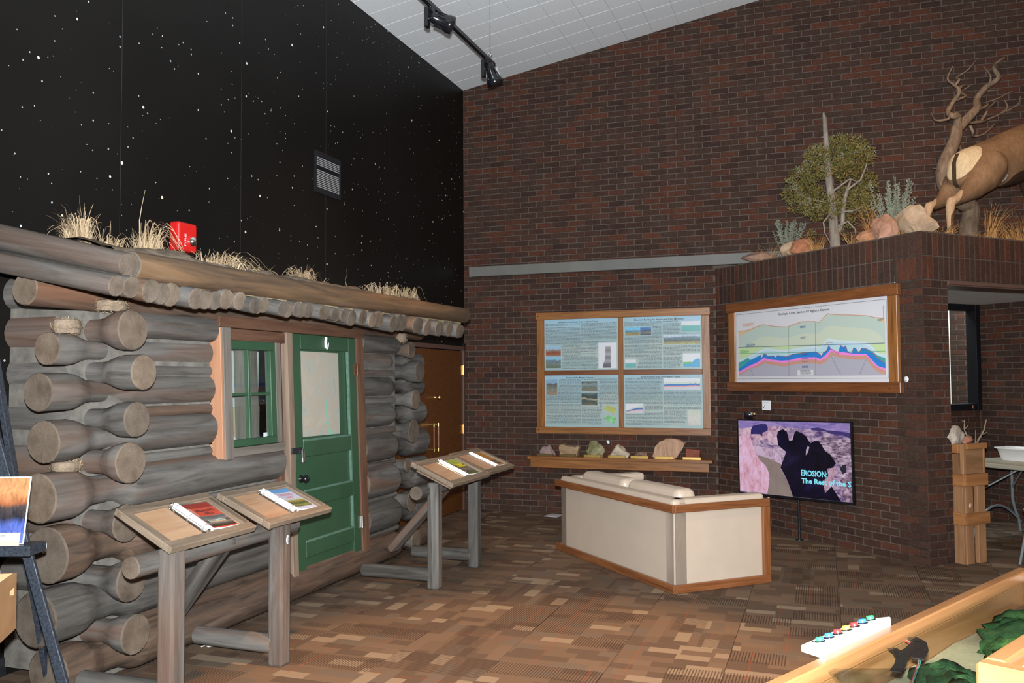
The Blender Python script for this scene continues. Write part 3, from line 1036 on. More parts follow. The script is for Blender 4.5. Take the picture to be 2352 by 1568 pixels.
# crumpled cloth and small card on the inner sill
cl = MB()
vs, fs = [], []
N = 22
for i in range(N):
    for j in range(N):
        u, v = i/(N-1), j/(N-1)
        h = .14*math.sin(u*math.pi)**.6*math.sin(v*math.pi)**.6*(1+.5*noise.noise(Vector((u*5, v*5, 1)))+.3*noise.noise(Vector((u*12, v*12, 3))))*(1.1-.6*u)
        vs.append((-.06+v*.14, -.21+u*.34, h))
for i in range(N-1):
    for j in range(N-1):
        a = i*N+j
        fs.append((a, a+1, a+N+1, a+N))
cl.add(vs, fs, 0, True)
tag(cl.build('cloth_bundle', plain('white_cloth', (.72, .70, .66), .8, .1), None, T(.45, -5.17, 1.10)), 'crumpled white cloth bundle on the sill inside the cabin window', 'cloth')
cd_ = thing('picture_card', 'small white card with dark square picture inside the cabin window', 'card', T(.535, -4.905, 1.10))
MB().box(-.004, -.04, 0, .004, .04, .125).build('card_sheet', MAT['paper'], cd_)
MB().box(.004, -.024, .030, .0052, .024, .100).build('card_picture', plain('dark_print', (.03, .025, .035), .5), cd_)

# roof: pole ends, eave log, verge logs, straw mat, sod
zs_ = lambda x: 2.010+(1.10-x)*.20
random.seed(5)
EY = [-6.874, -6.79, -6.68, -6.575, -6.475, -6.345, -6.262, -6.154, -6.066, -5.944, -5.87, -5.775, -5.705, -5.595, -5.53, -5.43, -5.352, -5.254, -5.163, -5.08, -5.005, -4.92, -4.83, -4.73, -4.62, -4.516, -4.413, -4.307, -4.18, -4.06, -3.93, -3.81, -3.69, -3.525, -3.38, -3.23, -3.07, -2.91, -2.80]
for i, y in enumerate(EY):
    gap = ((EY[i+1] if i+1 < len(EY) else y+.11)-(EY[i-1] if i else y-.10))/2
    r = min(.066, max(.038, gap*.54))
    xe = 1.10+random.uniform(-.035, .03)
    dz = random.uniform(-.012, .008)
    log('roof_pole', (XL+.004, y, zs_(XL)+dz), (xe, y, zs_(xe)+dz), r*.98, r, cab, 'log' if random.random() < .82 else 'red_log', (), None, 14, .04)
log('eave_log', (1.035, -6.72, 2.125), (1.045, -2.64, 2.165), .072, .068, cab, 'eave_log', (), 90, 22, .03)
log('verge_log', (XL+.004, -6.79, 2.372), (1.085, -6.785, 2.122), .070, .056, cab, 'log', (), 91, 20, .04)
b = MB()
N = 46
vs, fs = [], []
for i in range(N):
    y = -6.74+i*(4.02/(N-1))
    vs += [(.93, y, zs_(.93)+.045), (1.055, y, zs_(1.0)+.03+.006*noise.noise(Vector((y*9, 0, 0)))), (1.05, y, zs_(1.0)+.070), (.93, y, zs_(.9)+.12)]
for i in range(N-1):
    for k_ in range(4):
        a, c_ = i*4+k_, i*4+(k_+1) % 4
        fs.append((a, c_, c_+4, a+4))
b.add(vs, fs, 0, True)
b.build('straw_mat', MAT['straw'], cab, I4)
NX, NY = 16, 90
vs, fs = [], []
for i in range(NX):
    for j in range(NY):
        x = XL+.006+(1.02-XL)*i/(NX-1)
        y = -6.75+j*(4.06/(NY-1))
        top = 2.175+.125*(1-((x-.45)/.62)**2 if abs(x-.45) < .62 else 0)
        top = max(top, zs_(x)+.085)
        top += .035*noise.noise(Vector((x*4, y*3, 0)))+.030*noise.noise(Vector((x*11, y*9, 5)))+.018*noise.noise(Vector((x*26, y*22, 9)))
        if i == NX-1:
            top = 2.15+.01*noise.noise(Vector((x*26, y*12, 9)))
        vs.append((x, y, top))
for i in range(NX-1):
    for j in range(NY-1):
        a = i*NY+j
        fs.append((a, a+NY, a+NY+1, a+1))
MB().add(vs, fs, 0, True).build('sod', MAT['soil'], cab, I4)

# dry grass growing from the sod: each tuft on its own
def tuft(name, label, loc, blades, mat, cat='grass', group=None):
    vs, fs, tint = blade_mesh(blades)
    return tag(tinted(name, vs, fs, tint, MAT[mat], None, T(*loc)), label, cat, group)
random.seed(11)
GR = 'dry grass tufts on the sod roof'
tuft('grass_tuft', 'tall frizzy grass tuft at the far left end of the sod roof', (.55, -6.56, 2.25), grass_blades(150, .27, .32, (.0, -.05), .55, .0032, .07)+grass_blades(40, .34, .25, (0, -.12), .8, .003, .05)+grass_blades(60, .2, .5, (0, 0), .4, .003, .05, 1), 'grass', group=GR)
tuft('grass_tuft', 'low curly grass tuft beside the tall frizzy one on the roof', (.55, -6.42, 2.25), grass_blades(110, .11, 1.1, (0, 0), .5, .0032, .13, 1)+grass_blades(14, .17, .9, (0, -.35), .7, .004, .1, 1), 'grass', group=GR)
tuft('grass_tuft', 'upright sheaf of pale grass with one tall blade left of the red alarm', (.60, -6.13, 2.24), grass_blades(190, .24, .22, (0, .03), .35, .0036, .075)+grass_blades(45, .27, .5, (0, .55), .7, .0045, .06, 1)+[([(0, -.04, 0), (0, -.055, .12), (0, -.06, .22), (.0, -.045, .30), (0, -.02, .40)], .005)], 'grass', group=GR)
tuft('grass_tuft', 'sprawling heap of long grass in front of the red alarm', (.66, -5.72, 2.22), grass_blades(230, .13, 1.5, (.05, .25), .5, .0040, .24, 1)+grass_blades(26, .10, 2.6, (0, 2.4), .3, .006, .14, 1)+grass_blades(10, .26, .8, (0, -.5), .5, .005, .14), 'grass', group=GR)
tuft('grass_tuft', 'flat matted grass clump right of the red alarm heap', (.58, -5.36, 2.24), grass_blades(110, .075, 1.5, (0, 0), .5, .0032, .15, 1)+grass_blades(20, .09, .6, (0, 0), .2, .003, .1), 'grass', group=GR)
tuft('grass_tuft', 'small spiky grass tuft near the middle of the roof', (.58, -5.08, 2.24), grass_blades(90, .14, .7, (0, 0), .25, .003, .05)+grass_blades(50, .10, 1.4, (0, .5), .5, .003, .06, 1), 'grass', group=GR)
tuft('grass_tuft', 'fountain shaped grass tuft with drooping tips above the window', (.60, -4.58, 2.24), grass_blades(130, .21, .55, (0, 0), .45, .0034, .05)+grass_blades(60, .17, 1.0, (0, 0), .5, .0034, .06, 1), 'grass', group=GR)
tuft('grass_tuft', 'short bristly grass tuft right beside the fountain shaped one', (.56, -4.34, 2.24), grass_blades(90, .15, .5, (0, 0), .3, .003, .05)+grass_blades(60, .09, 1.4, (0, .3), .5, .003, .08, 1), 'grass', group=GR)
tuft('grass_tuft', 'brownish low grass clump with a twisted stalk above the door', (.48, -3.76, 2.25), grass_blades(90, .10, .9, (0, 0), .4, .003, .10, 1)+[([(0, 0, 0), (0, .01, .08), (0, -.02, .14), (0, .01, .20), (0, 0, .24)], .005)], 'grass', group=GR)
tuft('grass_tuft', 'broad arching grass tuft above the right edge of the door', (.62, -3.42, 2.23), grass_blades(150, .18, .8, (0, 0), .4, .0038, .13, 1)+grass_blades(90, .16, .5, (0, 0), .3, .0034, .12)+grass_blades(30, .07, 2.0, (.9, 0), .2, .0036, .15, 1), 'grass', group=GR)
tuft('grass_tuft', 'curly drooping grass tuft near the right end of the roof', (.60, -2.98, 2.22), grass_blades(170, .20, .75, (0, .15), .5, .0036, .12, 1)+grass_blades(60, .15, .5, (0, 0), .4, .003, .1), 'grass', group=GR)
tuft('grass_tuft', 'little fringe of grass at the far right end of the roof', (.70, -2.72, 2.18), grass_blades(110, .11, .9, (.1, .15), .5, .0034, .10, 1), 'grass', group=GR)

# bird nests resting on the log butts
def nest(loc, rx, ry, h, label, seed):
    random.seed(seed)
    bl = []
    for i in range(260):
        a = random.uniform(0, 6.283)
        rr = random.uniform(.55, 1.0)
        zz = random.uniform(0, 1)
        pts = []
        da = random.uniform(.5, 1.6)*random.choice((-1, 1))
        for j in range(5):
            t = j/4
            aa = a+da*t
            q = rr*(1+.16*random.uniform(-1, 1)+.25*t*random.random())
            pts.append((rx*q*math.cos(aa)*(1-.2*abs(zz-.4)), ry*q*math.sin(aa)*(1-.2*abs(zz-.4)), h*zz+.012*random.uniform(-1, 1)))
        bl.append((pts, random.uniform(.0012, .0026)))
    vs, fs, tint = blade_mesh(bl)
    n0 = len(fs)
    prof = [(.3, 0), (.85, .02), (1.0, .45), (.92, .9), (.75, 1.0), (.6, .75), (.3, .5)]
    b_ = MB().lathe([(r_*.93, z_*h) for r_, z_ in prof], 18)
    o0 = len(vs)
    vs += [Vector((v[0]*rx, v[1]*ry, v[2])) for v in b_.v]
    fs += [tuple(q+o0 for q in f) for f in b_.f]
    tint += [.37]*len(b_.f)
    return tag(tinted('bird_nest', vs, fs, tint, [MAT['grass'], MAT['soil']], None, T(*loc), [0]*n0+[1]*len(b_.f)), label, 'nest', 'bird nests on the cabin logs')
nest((.51, -6.58, 1.822), .055, .085, .075, 'bird nest on the top left log butt, flecked with orange', 1)
nest((.60, -6.38, 1.945), .070, .10, .060, 'loose bird nest tucked under the roof poles at the left corner', 2)
nest((.50, -6.56, 1.120), .055, .095, .055, 'bird nest wedged in the middle of the left corner logs', 3)
nest((.56, -2.95, 1.912), .06, .065, .09, 'pale bird nest under the eave at the right corner', 4)

# fire alarm on the sky wall
fa = thing('fire_alarm', 'red wall mounted fire alarm with clear strobe above the cabin roof', 'alarm', FS @ T(-5.115, 2.57, 0))
MB().box(-.095, -.10, 0, .095, .10, .085).build('alarm_body', MAT['red_alarm'], fa, None, .018, 3)
MB().lathe([(.036, 0), (.036, .012), (.026, .028), (.004, .034)], 12, close=False).build('strobe_lens', MAT['chrome'], fa, FS @ T(-5.075, 2.545, .085))
fw_ = text('alarm_lettering', 'FIRE', (0, 0, .085, .016), .001, MAT['white'], fa, FS @ T(-5.135, 2.505, .0855) @ Matrix.Rotation(math.pi/2, 4, 'Z'))

# air vent in the sky wall
vt = thing('air_vent', 'black wall vent with thin white louvres high on the sky mural', 'vent', FS @ T(-3.185, 3.43, 0))
vy, vz = .215, .185
MB().box(-vy, -vz, 0, vy, -vz+.045, .012).box(-vy, vz-.045, 0, vy, vz, .012).box(-vy, -vz+.045, 0, -vy+.022, vz-.045, .012).box(vy-.022, -vz+.045, 0, vy, vz-.045, .012).build('vent_frame', MAT['black_metal'], vt)
MB().box(-vy+.02, -vz+.04, -.001, vy-.02, vz-.04, .001).build('vent_back', MAT['black_trim'], vt)
n_ = 17
sl = MB().box(-vy+.022, -.0035, 0, vy-.022, .0035, .006).mesh('slat', plain('vent_slat', (.28, .28, .29), .5))
for i in range(n_):
    if i in (10, 11):
        continue
    put('slat', sl, vt, FS @ T(-3.185, 3.43-.13+i*.26/(n_-1), .002))

# ================================================================ LECTERNS AND BINDERS
def fr_tray(o, wdt, tilt):
    """tray frame: x along the low edge (world +Y), y up the slope, z out of the face"""
    return FR(o, (0, 1, 0), (-math.cos(tilt), 0, math.sin(tilt)))

def lectern(label, X, yl, yr, trays, pole, rails, brace, zt):
    t = thing('lectern', label, 'lectern', T(X, (yl+yr)/2, 0), 'twin tray log lecterns')
    for y in (yl, yr):
        b_ = MB().box(-.046, -.046, 0, .046, .046, zt)
        b_.build('post', MAT['log'], t, T(X, y, 0), .014, 2)
    log('cross_pole', pole[0], pole[1], .052, .050, t, 'log', (), None, 16, .04)
    for y, x1, zz in rails:
        log('foot_rail', (X-.03, y, zz), (x1, y+.01, zz), .052, .050, t, 'log', (), None, 14, .04)
    Mb, L = along(*brace)
    MB().box(-.055, -.030, 0, .055, .030, L).build('brace', MAT['log'], t, Mb, .014, 2)
    fr = []
    for o, wdt, dep, tilt in trays:
        M = fr_tray(o, wdt, tilt)
        th, fw2 = .034, .052
        for (x0, y0, x1, y1) in ((0, 0, wdt, fw2), (0, dep-fw2, wdt, dep), (0, fw2, fw2, dep-fw2), (wdt-fw2, fw2, wdt, dep-fw2)):
            horiz = (x1-x0) > (y1-y0)
            cx, cy = (x0+x1)/2, (y0+y1)/2
            Q = Matrix(((0, 0, 1, 0), (1, 0, 0, 0), (0, 1, 0, 0), (0, 0, 0, 1))) if horiz else Matrix(((1, 0, 0, 0), (0, 0, 1, 0), (0, -1, 0, 0), (0, 0, 0, 1)))
            if horiz:
                bb = MB().box(-(y1-y0)/2, -th/2, -(x1-x0)/2, (y1-y0)/2, th/2, (x1-x0)/2)
            else:
                bb = MB().box(-(x1-x0)/2, -th/2, -(y1-y0)/2, (x1-x0)/2, th/2, (y1-y0)/2)
            bb.build('tray_frame', MAT['tray_edge'], t, M @ T(cx, cy, -th/2) @ Q, .004)
        MB().box(-wdt/2+fw2-.005, -dep/2+fw2-.005, -.012, wdt/2-fw2+.005, dep/2-fw2+.005, 0).build('tray_panel', MAT['plywood'], t, M @ T(wdt/2, dep/2, -.014))
        MB().box(-.030, -.15, -.016, .030, .15, .016).build('support_block', MAT['tan_board'], t, M @ T(.10, dep*.50, -.051))
        fr.append(M)
    return fr

MAT['tray_edge'] = grainwood('tray_edge_wood', [(.25, (.085, .062, .044)), (.5, (.150, .112, .080)), (.8, (.21, .162, .115))], (26, 26, 1.8), .65, .25, .05, .3)

def binder(label, M, wdt, dep, cover):
    """open ring binder page set lying on a tray"""
    bx = wdt*.485
    t = thing('ring_binder', label, 'binder', M @ T(bx, dep/2, -.0135), 'ring binders on the lectern trays')
    y0, y1 = .050, dep-.058
    MB().box(bx-.020, y0, -.0135, bx+.012, y1, -.0105).box(bx-.012, y0+.01, -.0105, bx+.004, y1-.01, -.004).build('ring_strip', MAT['chrome'], t, M, .001)
    # rolled sleeve of pages next to the strip
    pts = []
    bb = MB()
    bb.tube([(bx+.026, y0+.004, .001), (bx+.026, y1-.004, .001)], .016, 12, 0, None, True, None, .8)
    bb.build('page_roll', MAT['paper'], t, M)
    for f in (.12, .5, .86):
        yy = y0+(y1-y0)*f
        MB().tube([(bx+.008+.026*math.cos(a), yy, -.002+.024*math.sin(a)) for a in [i*math.pi*2/14 for i in range(15)]], .0018, 6, cap=False).build('ring', MAT['chrome'], t, M)
    for yy in (y0-.004, y1-.004):
        MB().box(bx-.012, yy, -.008, bx+.006, yy+.008, .012).build('ring_lever', MAT['chrome'], t, M, .001)
    x0, x1 = bx+.03, wdt-.062
    N_ = 8
    b_ = MB()
    vs, fs = [], []
    for i in range(N_+1):
        u = i/N_
        zz = -.0115+.016*(1-u)**2
        for yy in (y0+.004, y1-.004):
            vs += [(x0+(x1-x0)*u, yy, zz), (x0+(x1-x0)*u, yy, zz-.003)]
    for i in range(N_):
        a = i*4
        fs += [(a, a+4, a+6, a+2), (a+1, a+3, a+7, a+5), (a, a+1, a+5, a+4), (a+2, a+6, a+7, a+3)]
    fs += [(0, 2, 3, 1), (N_*4, N_*4+1, N_*4+3, N_*4+2)]
    sh = b_.add(vs, fs, 0, True).build('cover_sheet', MAT['paper'], t, M)
    W_, H_ = x1-x0, y1-y0
    def zt(u):
        return -.0115+.016*(1-u)**2
    def area(name, u0, v0, u1, v1, mat, lift=.0005):
        """printed area following the curve of the sheet"""
        vs, fs = [], []
        n = 8
        cx, cy = x0+W_*(u0+u1)/2, y0+H_*(v0+v1)/2
        for i in range(n+1):
            u = u0+(u1-u0)*i/n
            for v in (v0, v1):
                vs.append((x0+W_*u-cx, y0+H_*v-cy, zt(u)+lift))
        fs = [(2*i, 2*i+2, 2*i+3, 2*i+1) for i in range(n)]
        return MB().add(vs, fs, 0, True).build(name, mat, sh, M @ T(cx, cy, 0))
    def words(s_, u0, v0, u1, v1, mat):
        vs, fs = textmesh(s_, .02)
        MB().add([(x0+W_*(u0+v_[0]*(u1-u0)), y0+H_*(v0+v_[1]*(v1-v0)), zt(u0+v_[0]*(u1-u0))+.0012) for v_ in vs], fs).build('cover_title', mat, sh, M)
    cover(area, words)
    return t

INK = plain('black_ink', (.012, .012, .014), .5)
def cover1(area, words):
    area('cover_print', .06, .05, .96, .95, plain('red_cover_print', (.42, .060, .034), .35))
    area('cover_print', .06, .78, .96, .95, plain('dark_red_print', (.22, .030, .022), .35), .0009)
    area('cover_print', .06, .10, .20, .78, plain('pink_print', (.50, .18, .14), .35), .0008)
    area('cover_print', .12, .09, .94, .48, pic_mat('ranch_photo', [(.0, (.035, .022, .014)), (.2, (.06, .04, .025)), (.34, (.18, .16, .14)), (.5, (.05, .04, .035)), (.7, (.16, .15, .14)), (.85, (.09, .08, .075)), (1, (.13, .12, .11))], 14, .12), .0010)
    area('cover_print', .24, .235, .80, .335, pic_mat('ranch_window', [(0, (.30, .17, .09)), (.5, (.42, .34, .25)), (.75, (.12, .17, .12)), (1, (.55, .58, .6))], 20, .2), .0012)
    words('MASON-LOVELL', .28, .635, .88, .715, INK)
    words('RANCH', .46, .535, .74, .605, INK)
def cover2(area, words):
    area('cover_print', .05, .05, .97, .96, plain('lavender_print', (.42, .42, .52), .35))
    area('cover_print', .05, .80, .97, .96, plain('blue_print', (.10, .26, .50), .35), .0008)
    area('cover_print', .14, .16, .93, .50, pic_mat('ranch_trees', [(.0, (.07, .085, .03)), (.2, (.20, .19, .05)), (.45, (.05, .07, .025)), (.7, (.26, .20, .05)), (.9, (.40, .42, .30)), (1, (.38, .42, .5))], 18, .5), .0010)
    r_ = plain('red_print', (.55, .10, .10), .4)
    words('EWING-SNELL', .26, .65, .84, .74, r_)
    words('RANCH', .42, .54, .70, .62, r_)
def cover3(area, words):
    area('cover_print', .06, .06, .95, .97, plain('green_print', (.075, .115, .022), .35))
    area('cover_print', .06, .70, .95, .97, plain('lime_print', (.27, .33, .06), .35), .0008)
    area('cover_print', .12, .12, .92, .52, pic_mat('log_pile_photo', [(.0, (.06, .075, .03)), (.3, (.09, .075, .06)), (.6, (.17, .14, .12)), (1, (.07, .085, .03))], 16, .5), .0010)
    area('cover_print', .30, .62, .85, .70, plain('yellow_print', (.55, .45, .02), .35), .0012)
    area('cover_print', .36, .52, .92, .60, plain('yellow_print_b', (.50, .42, .02), .35), .0012)
def cover4(area, words):
    area('cover_print', .06, .06, .95, .97, plain('orange_print', (.33, .16, .025), .35))
    area('cover_print', .30, .52, .70, .57, plain('red_bar', (.45, .09, .03), .35), .0010)
    area('cover_print', .40, .44, .70, .49, plain('red_bar_b', (.45, .09, .03), .35), .0010)
    area('cover_print', .40, .14, .88, .40, pic_mat('dark_photo', [(0, (.03, .025, .02)), (.5, (.14, .12, .10)), (1, (.04, .035, .03))], 18, .5), .0012)

tl = math.radians(25)
f = lectern('near twin tray lectern of grey timber under the cabin window', 1.25, -6.66, -5.80,
            [((1.335, -6.76, .82), .635, .365, math.radians(27)), ((1.365, -6.05, .82), .62, .372, math.radians(24))],
            ((1.17, -6.83, .735), (1.17, -5.55, .735)), [(-6.66, .72, .13), (-5.81, .70, .115)], ((1.20, -6.20, .76), (.70, -6.02, .26)), .80)
binder('ring binder with red cover on the near lectern, left tray', f[0], .635, .365, cover1)
binder('ring binder with blue sky and trees cover on the near lectern, right tray', f[1], .62, .372, cover2)
f = lectern('far twin tray lectern beside the right corner of the cabin', 1.33, -3.90, -3.10,
            [((1.585, -4.13, .82), .755, .370, math.radians(24)), ((1.54, -3.30, .82), .64, .385, math.radians(22.5))],
            ((1.26, -4.08, .735), (1.26, -2.75, .735)), [(-3.90, .72, .10), (-3.10, .76, .10)], ((1.30, -3.53, .76), (.72, -3.42, .17)), .80)
binder('ring binder with green and yellow cover on the far lectern, left tray', f[0], .755, .370, cover3)
binder('ring binder with orange cover on the far lectern, right tray', f[1], .64, .385, cover4)

# ================================================================ SOFA
A = Vector((3.075, -3.505, 0))
ua = (Vector((1.798, -2.159, 0))-A).normalized()     # along the back towards the far arm
ub = Vector((ua.y, -ua.x, 0))                          # towards the seat front
if ub.dot(Vector((3.61, -2.838, 0))-A) < 0:
    ub = -ub
FSO = Matrix(((ua.x, ub.x, 0, A.x), (ua.y, ub.y, 0, A.y), (0, 0, 1, 0), (0, 0, 0, 1)))
LS, DS = 1.855, .86
so = thing('loveseat', 'cream vinyl loveseat with oak trim facing the television', 'sofa', FSO)
cr_ = MAT['cream']
def cush(name, x0, y0, z0, x1, y1, z1, bev, mat=None, seg=3):
    return MB().box(-(x1-x0)/2, -(y1-y0)/2, -(z1-z0)/2, (x1-x0)/2, (y1-y0)/2, (z1-z0)/2).build(name, mat or cr_, so, FSO @ T((x0+x1)/2, (y0+y1)/2, (z0+z1)/2), bev, seg)
TH = .13
cush('back_panel', .012, .012, .05, LS-.012, TH, .60, .012)
cush('arm', .012, .012, .05, TH, DS-.012, .60, .012)
cush('arm', LS-TH, .012, .05, LS-.012, DS-.012, .60, .012)
cush('back_cap', .006, .006, .60, LS-.006, TH+.01, .682, .030)
cush('arm_cap', .006, .03, .60, TH+.01, DS-.006, .682, .030)
cush('arm_cap', LS-TH-.01, .03, .60, LS-.006, DS-.006, .682, .030)
cush('seat_base', TH, TH, .10, LS-TH, DS-.05, .30, .01)
for i in range(2):
    w_ = (LS-2*TH)/2
    cush('seat_cushion', TH+i*w_+.004, TH+.10, .30, TH+(i+1)*w_-.004, DS-.01, .45, .04)
    cush('back_cushion', TH+i*w_+.02, TH+.012, .44, TH+(i+1)*w_-.02, TH+.20, .735, .062, None, 4)
def ost(name, x0, y0, z0, x1, y1, z1):
    d = (x1-x0, y1-y0, z1-z0)
    a = max(range(3), key=lambda i: d[i])
    Q = [Matrix(((0, 0, 1, 0), (1, 0, 0, 0), (0, 1, 0, 0), (0, 0, 0, 1))), Matrix(((0, 1, 0, 0), (0, 0, 1, 0), (1, 0, 0, 0), (0, 0, 0, 1))), Matrix.Identity(4)][a]
    dd = (Q.inverted().to_3x3() @ Vector(d))
    dd = [abs(v)/2 for v in dd]
    return MB().box(-dd[0], -dd[1], -dd[2], dd[0], dd[1], dd[2]).build(name, MAT['sofa_oak'], so, FSO @ T((x0+x1)/2, (y0+y1)/2, (z0+z1)/2) @ Q, .004)
MAT['sofa_oak'] = grainwood('sofa_oak', [(.25, (.085, .028, .010)), (.45, (.165, .058, .020)), (.65, (.225, .085, .031)), (.85, (.27, .115, .045))], (30, 30, 2.0), .38, .4, .05, .1)
for z0, z1 in ((.0, .062), (.588, .646)):
    e = .04 if z0 == 0 else .045
    ost('oak_rail', -.022, -.022, z0, LS+e, .004, z1)
    ost('oak_rail', -.022, .004, z0, .004, DS+.02, z1)
    ost('oak_rail', LS-.004, .004, z0, LS+.022, DS+.02, z1)
for x0 in (-.022, LS-.004):
    ost('oak_stile', x0, DS-.05, .062, x0+.026, DS+.02, .588)
# ================================================================ BACK WALL EXHIBITS
# framed text board
eb = thing('text_board', 'oak framed board of four blue geology text panels on the back wall', 'board', FB @ T(1.92, .94, 0))
def oakrail(name, x0, y0, x1, y1, d0, d1_, parent, M, mat='oak'):
    horiz = (x1-x0) > (y1-y0)
    cx, cy, cz = (x0+x1)/2, (y0+y1)/2, (d0+d1_)/2
    if horiz:
        Q = Matrix(((0, 0, 1, 0), (1, 0, 0, 0), (0, 1, 0, 0), (0, 0, 0, 1)))
        b_ = MB().box(-(y1-y0)/2, -(d1_-d0)/2, -(x1-x0)/2, (y1-y0)/2, (d1_-d0)/2, (x1-x0)/2)
    else:
        Q = Matrix(((1, 0, 0, 0), (0, 0, 1, 0), (0, -1, 0, 0), (0, 0, 0, 1)))
        b_ = MB().box(-(x1-x0)/2, -(d1_-d0)/2, -(y1-y0)/2, (x1-x0)/2, (d1_-d0)/2, (y1-y0)/2)
    return b_.build(name, MAT[mat], parent, M @ T(cx, cy, cz) @ Q, .004)
oakrail('frame_rail', .890, 2.292, 2.952, 2.378, .002, .045, eb, FB)
oakrail('frame_rail', .890, .938, 2.945, 1.018, .002, .045, eb, FB)
oakrail('frame_stile', .903, 1.018, .996, 2.292, .002, .038, eb, FB)
oakrail('frame_stile', 2.856, 1.018, 2.945, 2.292, .002, .038, eb, FB)
oakrail('frame_stile', 1.897, 1.018, 1.957, 2.292, .002, .038, eb, FB)
oakrail('frame_rail', .996, 1.627, 1.897, 1.686, .002, .036, eb, FB, 'oak_dark')
oakrail('frame_rail', 1.957, 1.627, 2.856, 1.686, .002, .036, eb, FB, 'oak_dark')
MB().tube([(.925, 2.335, .046), (.925, 2.335, .049)], .008, 8).build('screw', MAT['black_metal'], eb, FB)
MB().tube([(2.915, 2.335, .046), (2.915, 2.335, .049)], .008, 8).build('screw', MAT['black_metal'], eb, FB)
MB().tube([(.925, .978, .046), (.925, .978, .049)], .008, 8).build('screw', MAT['black_metal'], eb, FB)
k = NT('panel_print', .32, .35)
gx_, gy_, gz_ = k.sep(k.coord('Generated'))
nz = k.noise(k.map(k.coord(), rndloc=True), 3.2, 5, .6, .6)
c = k.ramp(k.math('ADD', gy_, k.math('MULTIPLY', k.math('SUBTRACT', nz, .5), .9)), [(.0, (.30, .40, .40)), (.35, (.37, .43, .40)), (.6, (.27, .37, .38)), (.85, (.30, .42, .46)), (1, (.30, .46, .56))])
k.base(c)
PANEL = k.m
GREYINK = plain('grey_ink', (.13, .16, .17), .5)
def body(parent, M, cols, z, lh=.0135, seed=1, skip=()):
    """columns of small print drawn as word dashes"""
    rs = random.Random(seed)
    b_ = MB()
    for (x0, y0, x1, y1) in cols:
        y = y1
        n = 0
        while y-lh*.55 > y0:
            n += 1
            if rs.random() < .055:
                y -= lh
                continue
            x = x0
            while x < x1-.004:
                wl_ = rs.uniform(.008, .034)
                xe = min(x+wl_, x1)
                if not any(a-.006 < x < c_+.006 and b2-.008 < y-lh*.3 < d2+.008 or a-.006 < xe < c_+.006 and b2-.008 < y-lh*.3 < d2+.008 for a, b2, c_, d2 in skip):
                    hh = lh*rs.uniform(.38, .52)
                    b_.add([(x, y-hh, z), (xe, y-hh, z), (xe, y, z), (x, y, z)], [(0, 1, 2, 3)])
                x = xe+.005
            y -= lh
    o = b_.build('small_print', GREYINK, parent, M)
    o['kind'] = 'stuff'
    return o
SKY = (.26, .45, .62)
PM = {
 'a1': pic_mat('red_butte_photo', [(0, (.28, .15, .09)), (.3, (.26, .07, .04)), (.5, (.22, .15, .12)), (.7, (.30, .42, .5)), (1, SKY)], 9, .3),
 'a2': pic_mat('grey_cliff_photo', [(0, (.10, .14, .09)), (.4, (.16, .19, .18)), (.65, (.11, .17, .2)), (.75, (.22, .42, .55)), (1, (.2, .42, .6))], 12, .35),
 'a3': pic_mat('strata_chart', [(0, (.10, .10, .11)), (.15, (.12, .12, .13)), (.3, (.3, .3, .31)), (.5, (.16, .16, .17)), (.62, (.34, .34, .35)), (.8, (.2, .2, .21)), (1, (.32, .32, .33))], 4, .1, mot=.1),
 'b1': pic_mat('mountain_photo', [(0, (.3, .19, .1)), (.25, (.27, .22, .1)), (.4, (.13, .2, .2)), (.65, (.12, .26, .36)), (.7, (.18, .45, .66)), (1, (.16, .44, .66))], 7, .15),
 'b2': pic_mat('dark_ridge_photo', [(0, (.06, .07, .06)), (.3, (.16, .17, .18)), (.55, (.08, .10, .12)), (.7, (.07, .16, .34)), (1, (.08, .2, .45))], 10, .3),
 'b3': pic_mat('teal_section', [(0, (.12, .34, .33)), (.55, (.15, .38, .36)), (.6, (.56, .56, .58)), (1, (.60, .60, .63))], 5, .1, mot=.05),
 'b4': pic_mat('panorama_photo', [(0, (.32, .34, .17)), (.25, (.27, .22, .12)), (.45, (.10, .14, .14)), (.75, (.16, .22, .28)), (.85, (.4, .48, .56)), (1, (.45, .52, .6))], 9, .35),
 'b6': plain('blue_section', (.10, .33, .52), .4), 'b7': plain('green_section', (.12, .42, .08), .4),
 'c1': pic_mat('canyon_river_photo', [(0, (.27, .18, .12)), (.35, (.18, .2, .16)), (.7, (.11, .10, .09)), (.8, (.2, .33, .46)), (1, (.22, .36, .5))], 10, .4),
 'c2': pic_mat('badland_photo', [(0, (.22, .16, .1)), (.4, (.12, .16, .14)), (.7, (.22, .26, .25)), (.9, (.08, .11, .1)), (1, (.1, .13, .12))], 14, .6),
 'c3': pic_mat('gooseneck_photo', [(0, (.13, .12, .08)), (.35, (.05, .075, .075)), (.55, (.40, .35, .23)), (.62, (.04, .06, .06)), (.8, (.05, .08, .08)), (1, (.13, .15, .13))], 6, .8),
 'yel': plain('olive_relief', (.36, .37, .10), .5, var=.2, scale=10), 'grn': plain('green_relief', (.20, .46, .20), .5, var=.4, scale=26),
 'pink': plain('pink_layer', (.62, .28, .27), .4), 'blue': plain('blue_layer', (.045, .16, .42), .4), 'lil': plain('lilac_layer', (.50, .48, .52), .4), 'sage': plain('pale_layer', (.48, .55, .48), .4),
 'map': pic_mat('sketch_map', [(0, (.48, .45, .42)), (.5, (.52, .5, .46)), (1, (.42, .47, .36))], 12, .9, mot=.15),
}
SH = {}
for key, rc in (('a', (.997, 1.686, 1.897, 2.292)), ('b', (1.957, 1.686, 2.856, 2.292)), ('c', (.997, 1.018, 1.897, 1.627)), ('d', (1.957, 1.018, 2.856, 1.627))):
    SH[key] = flat('text_panel', rect(*rc), .024, PANEL, eb, FB, .004)
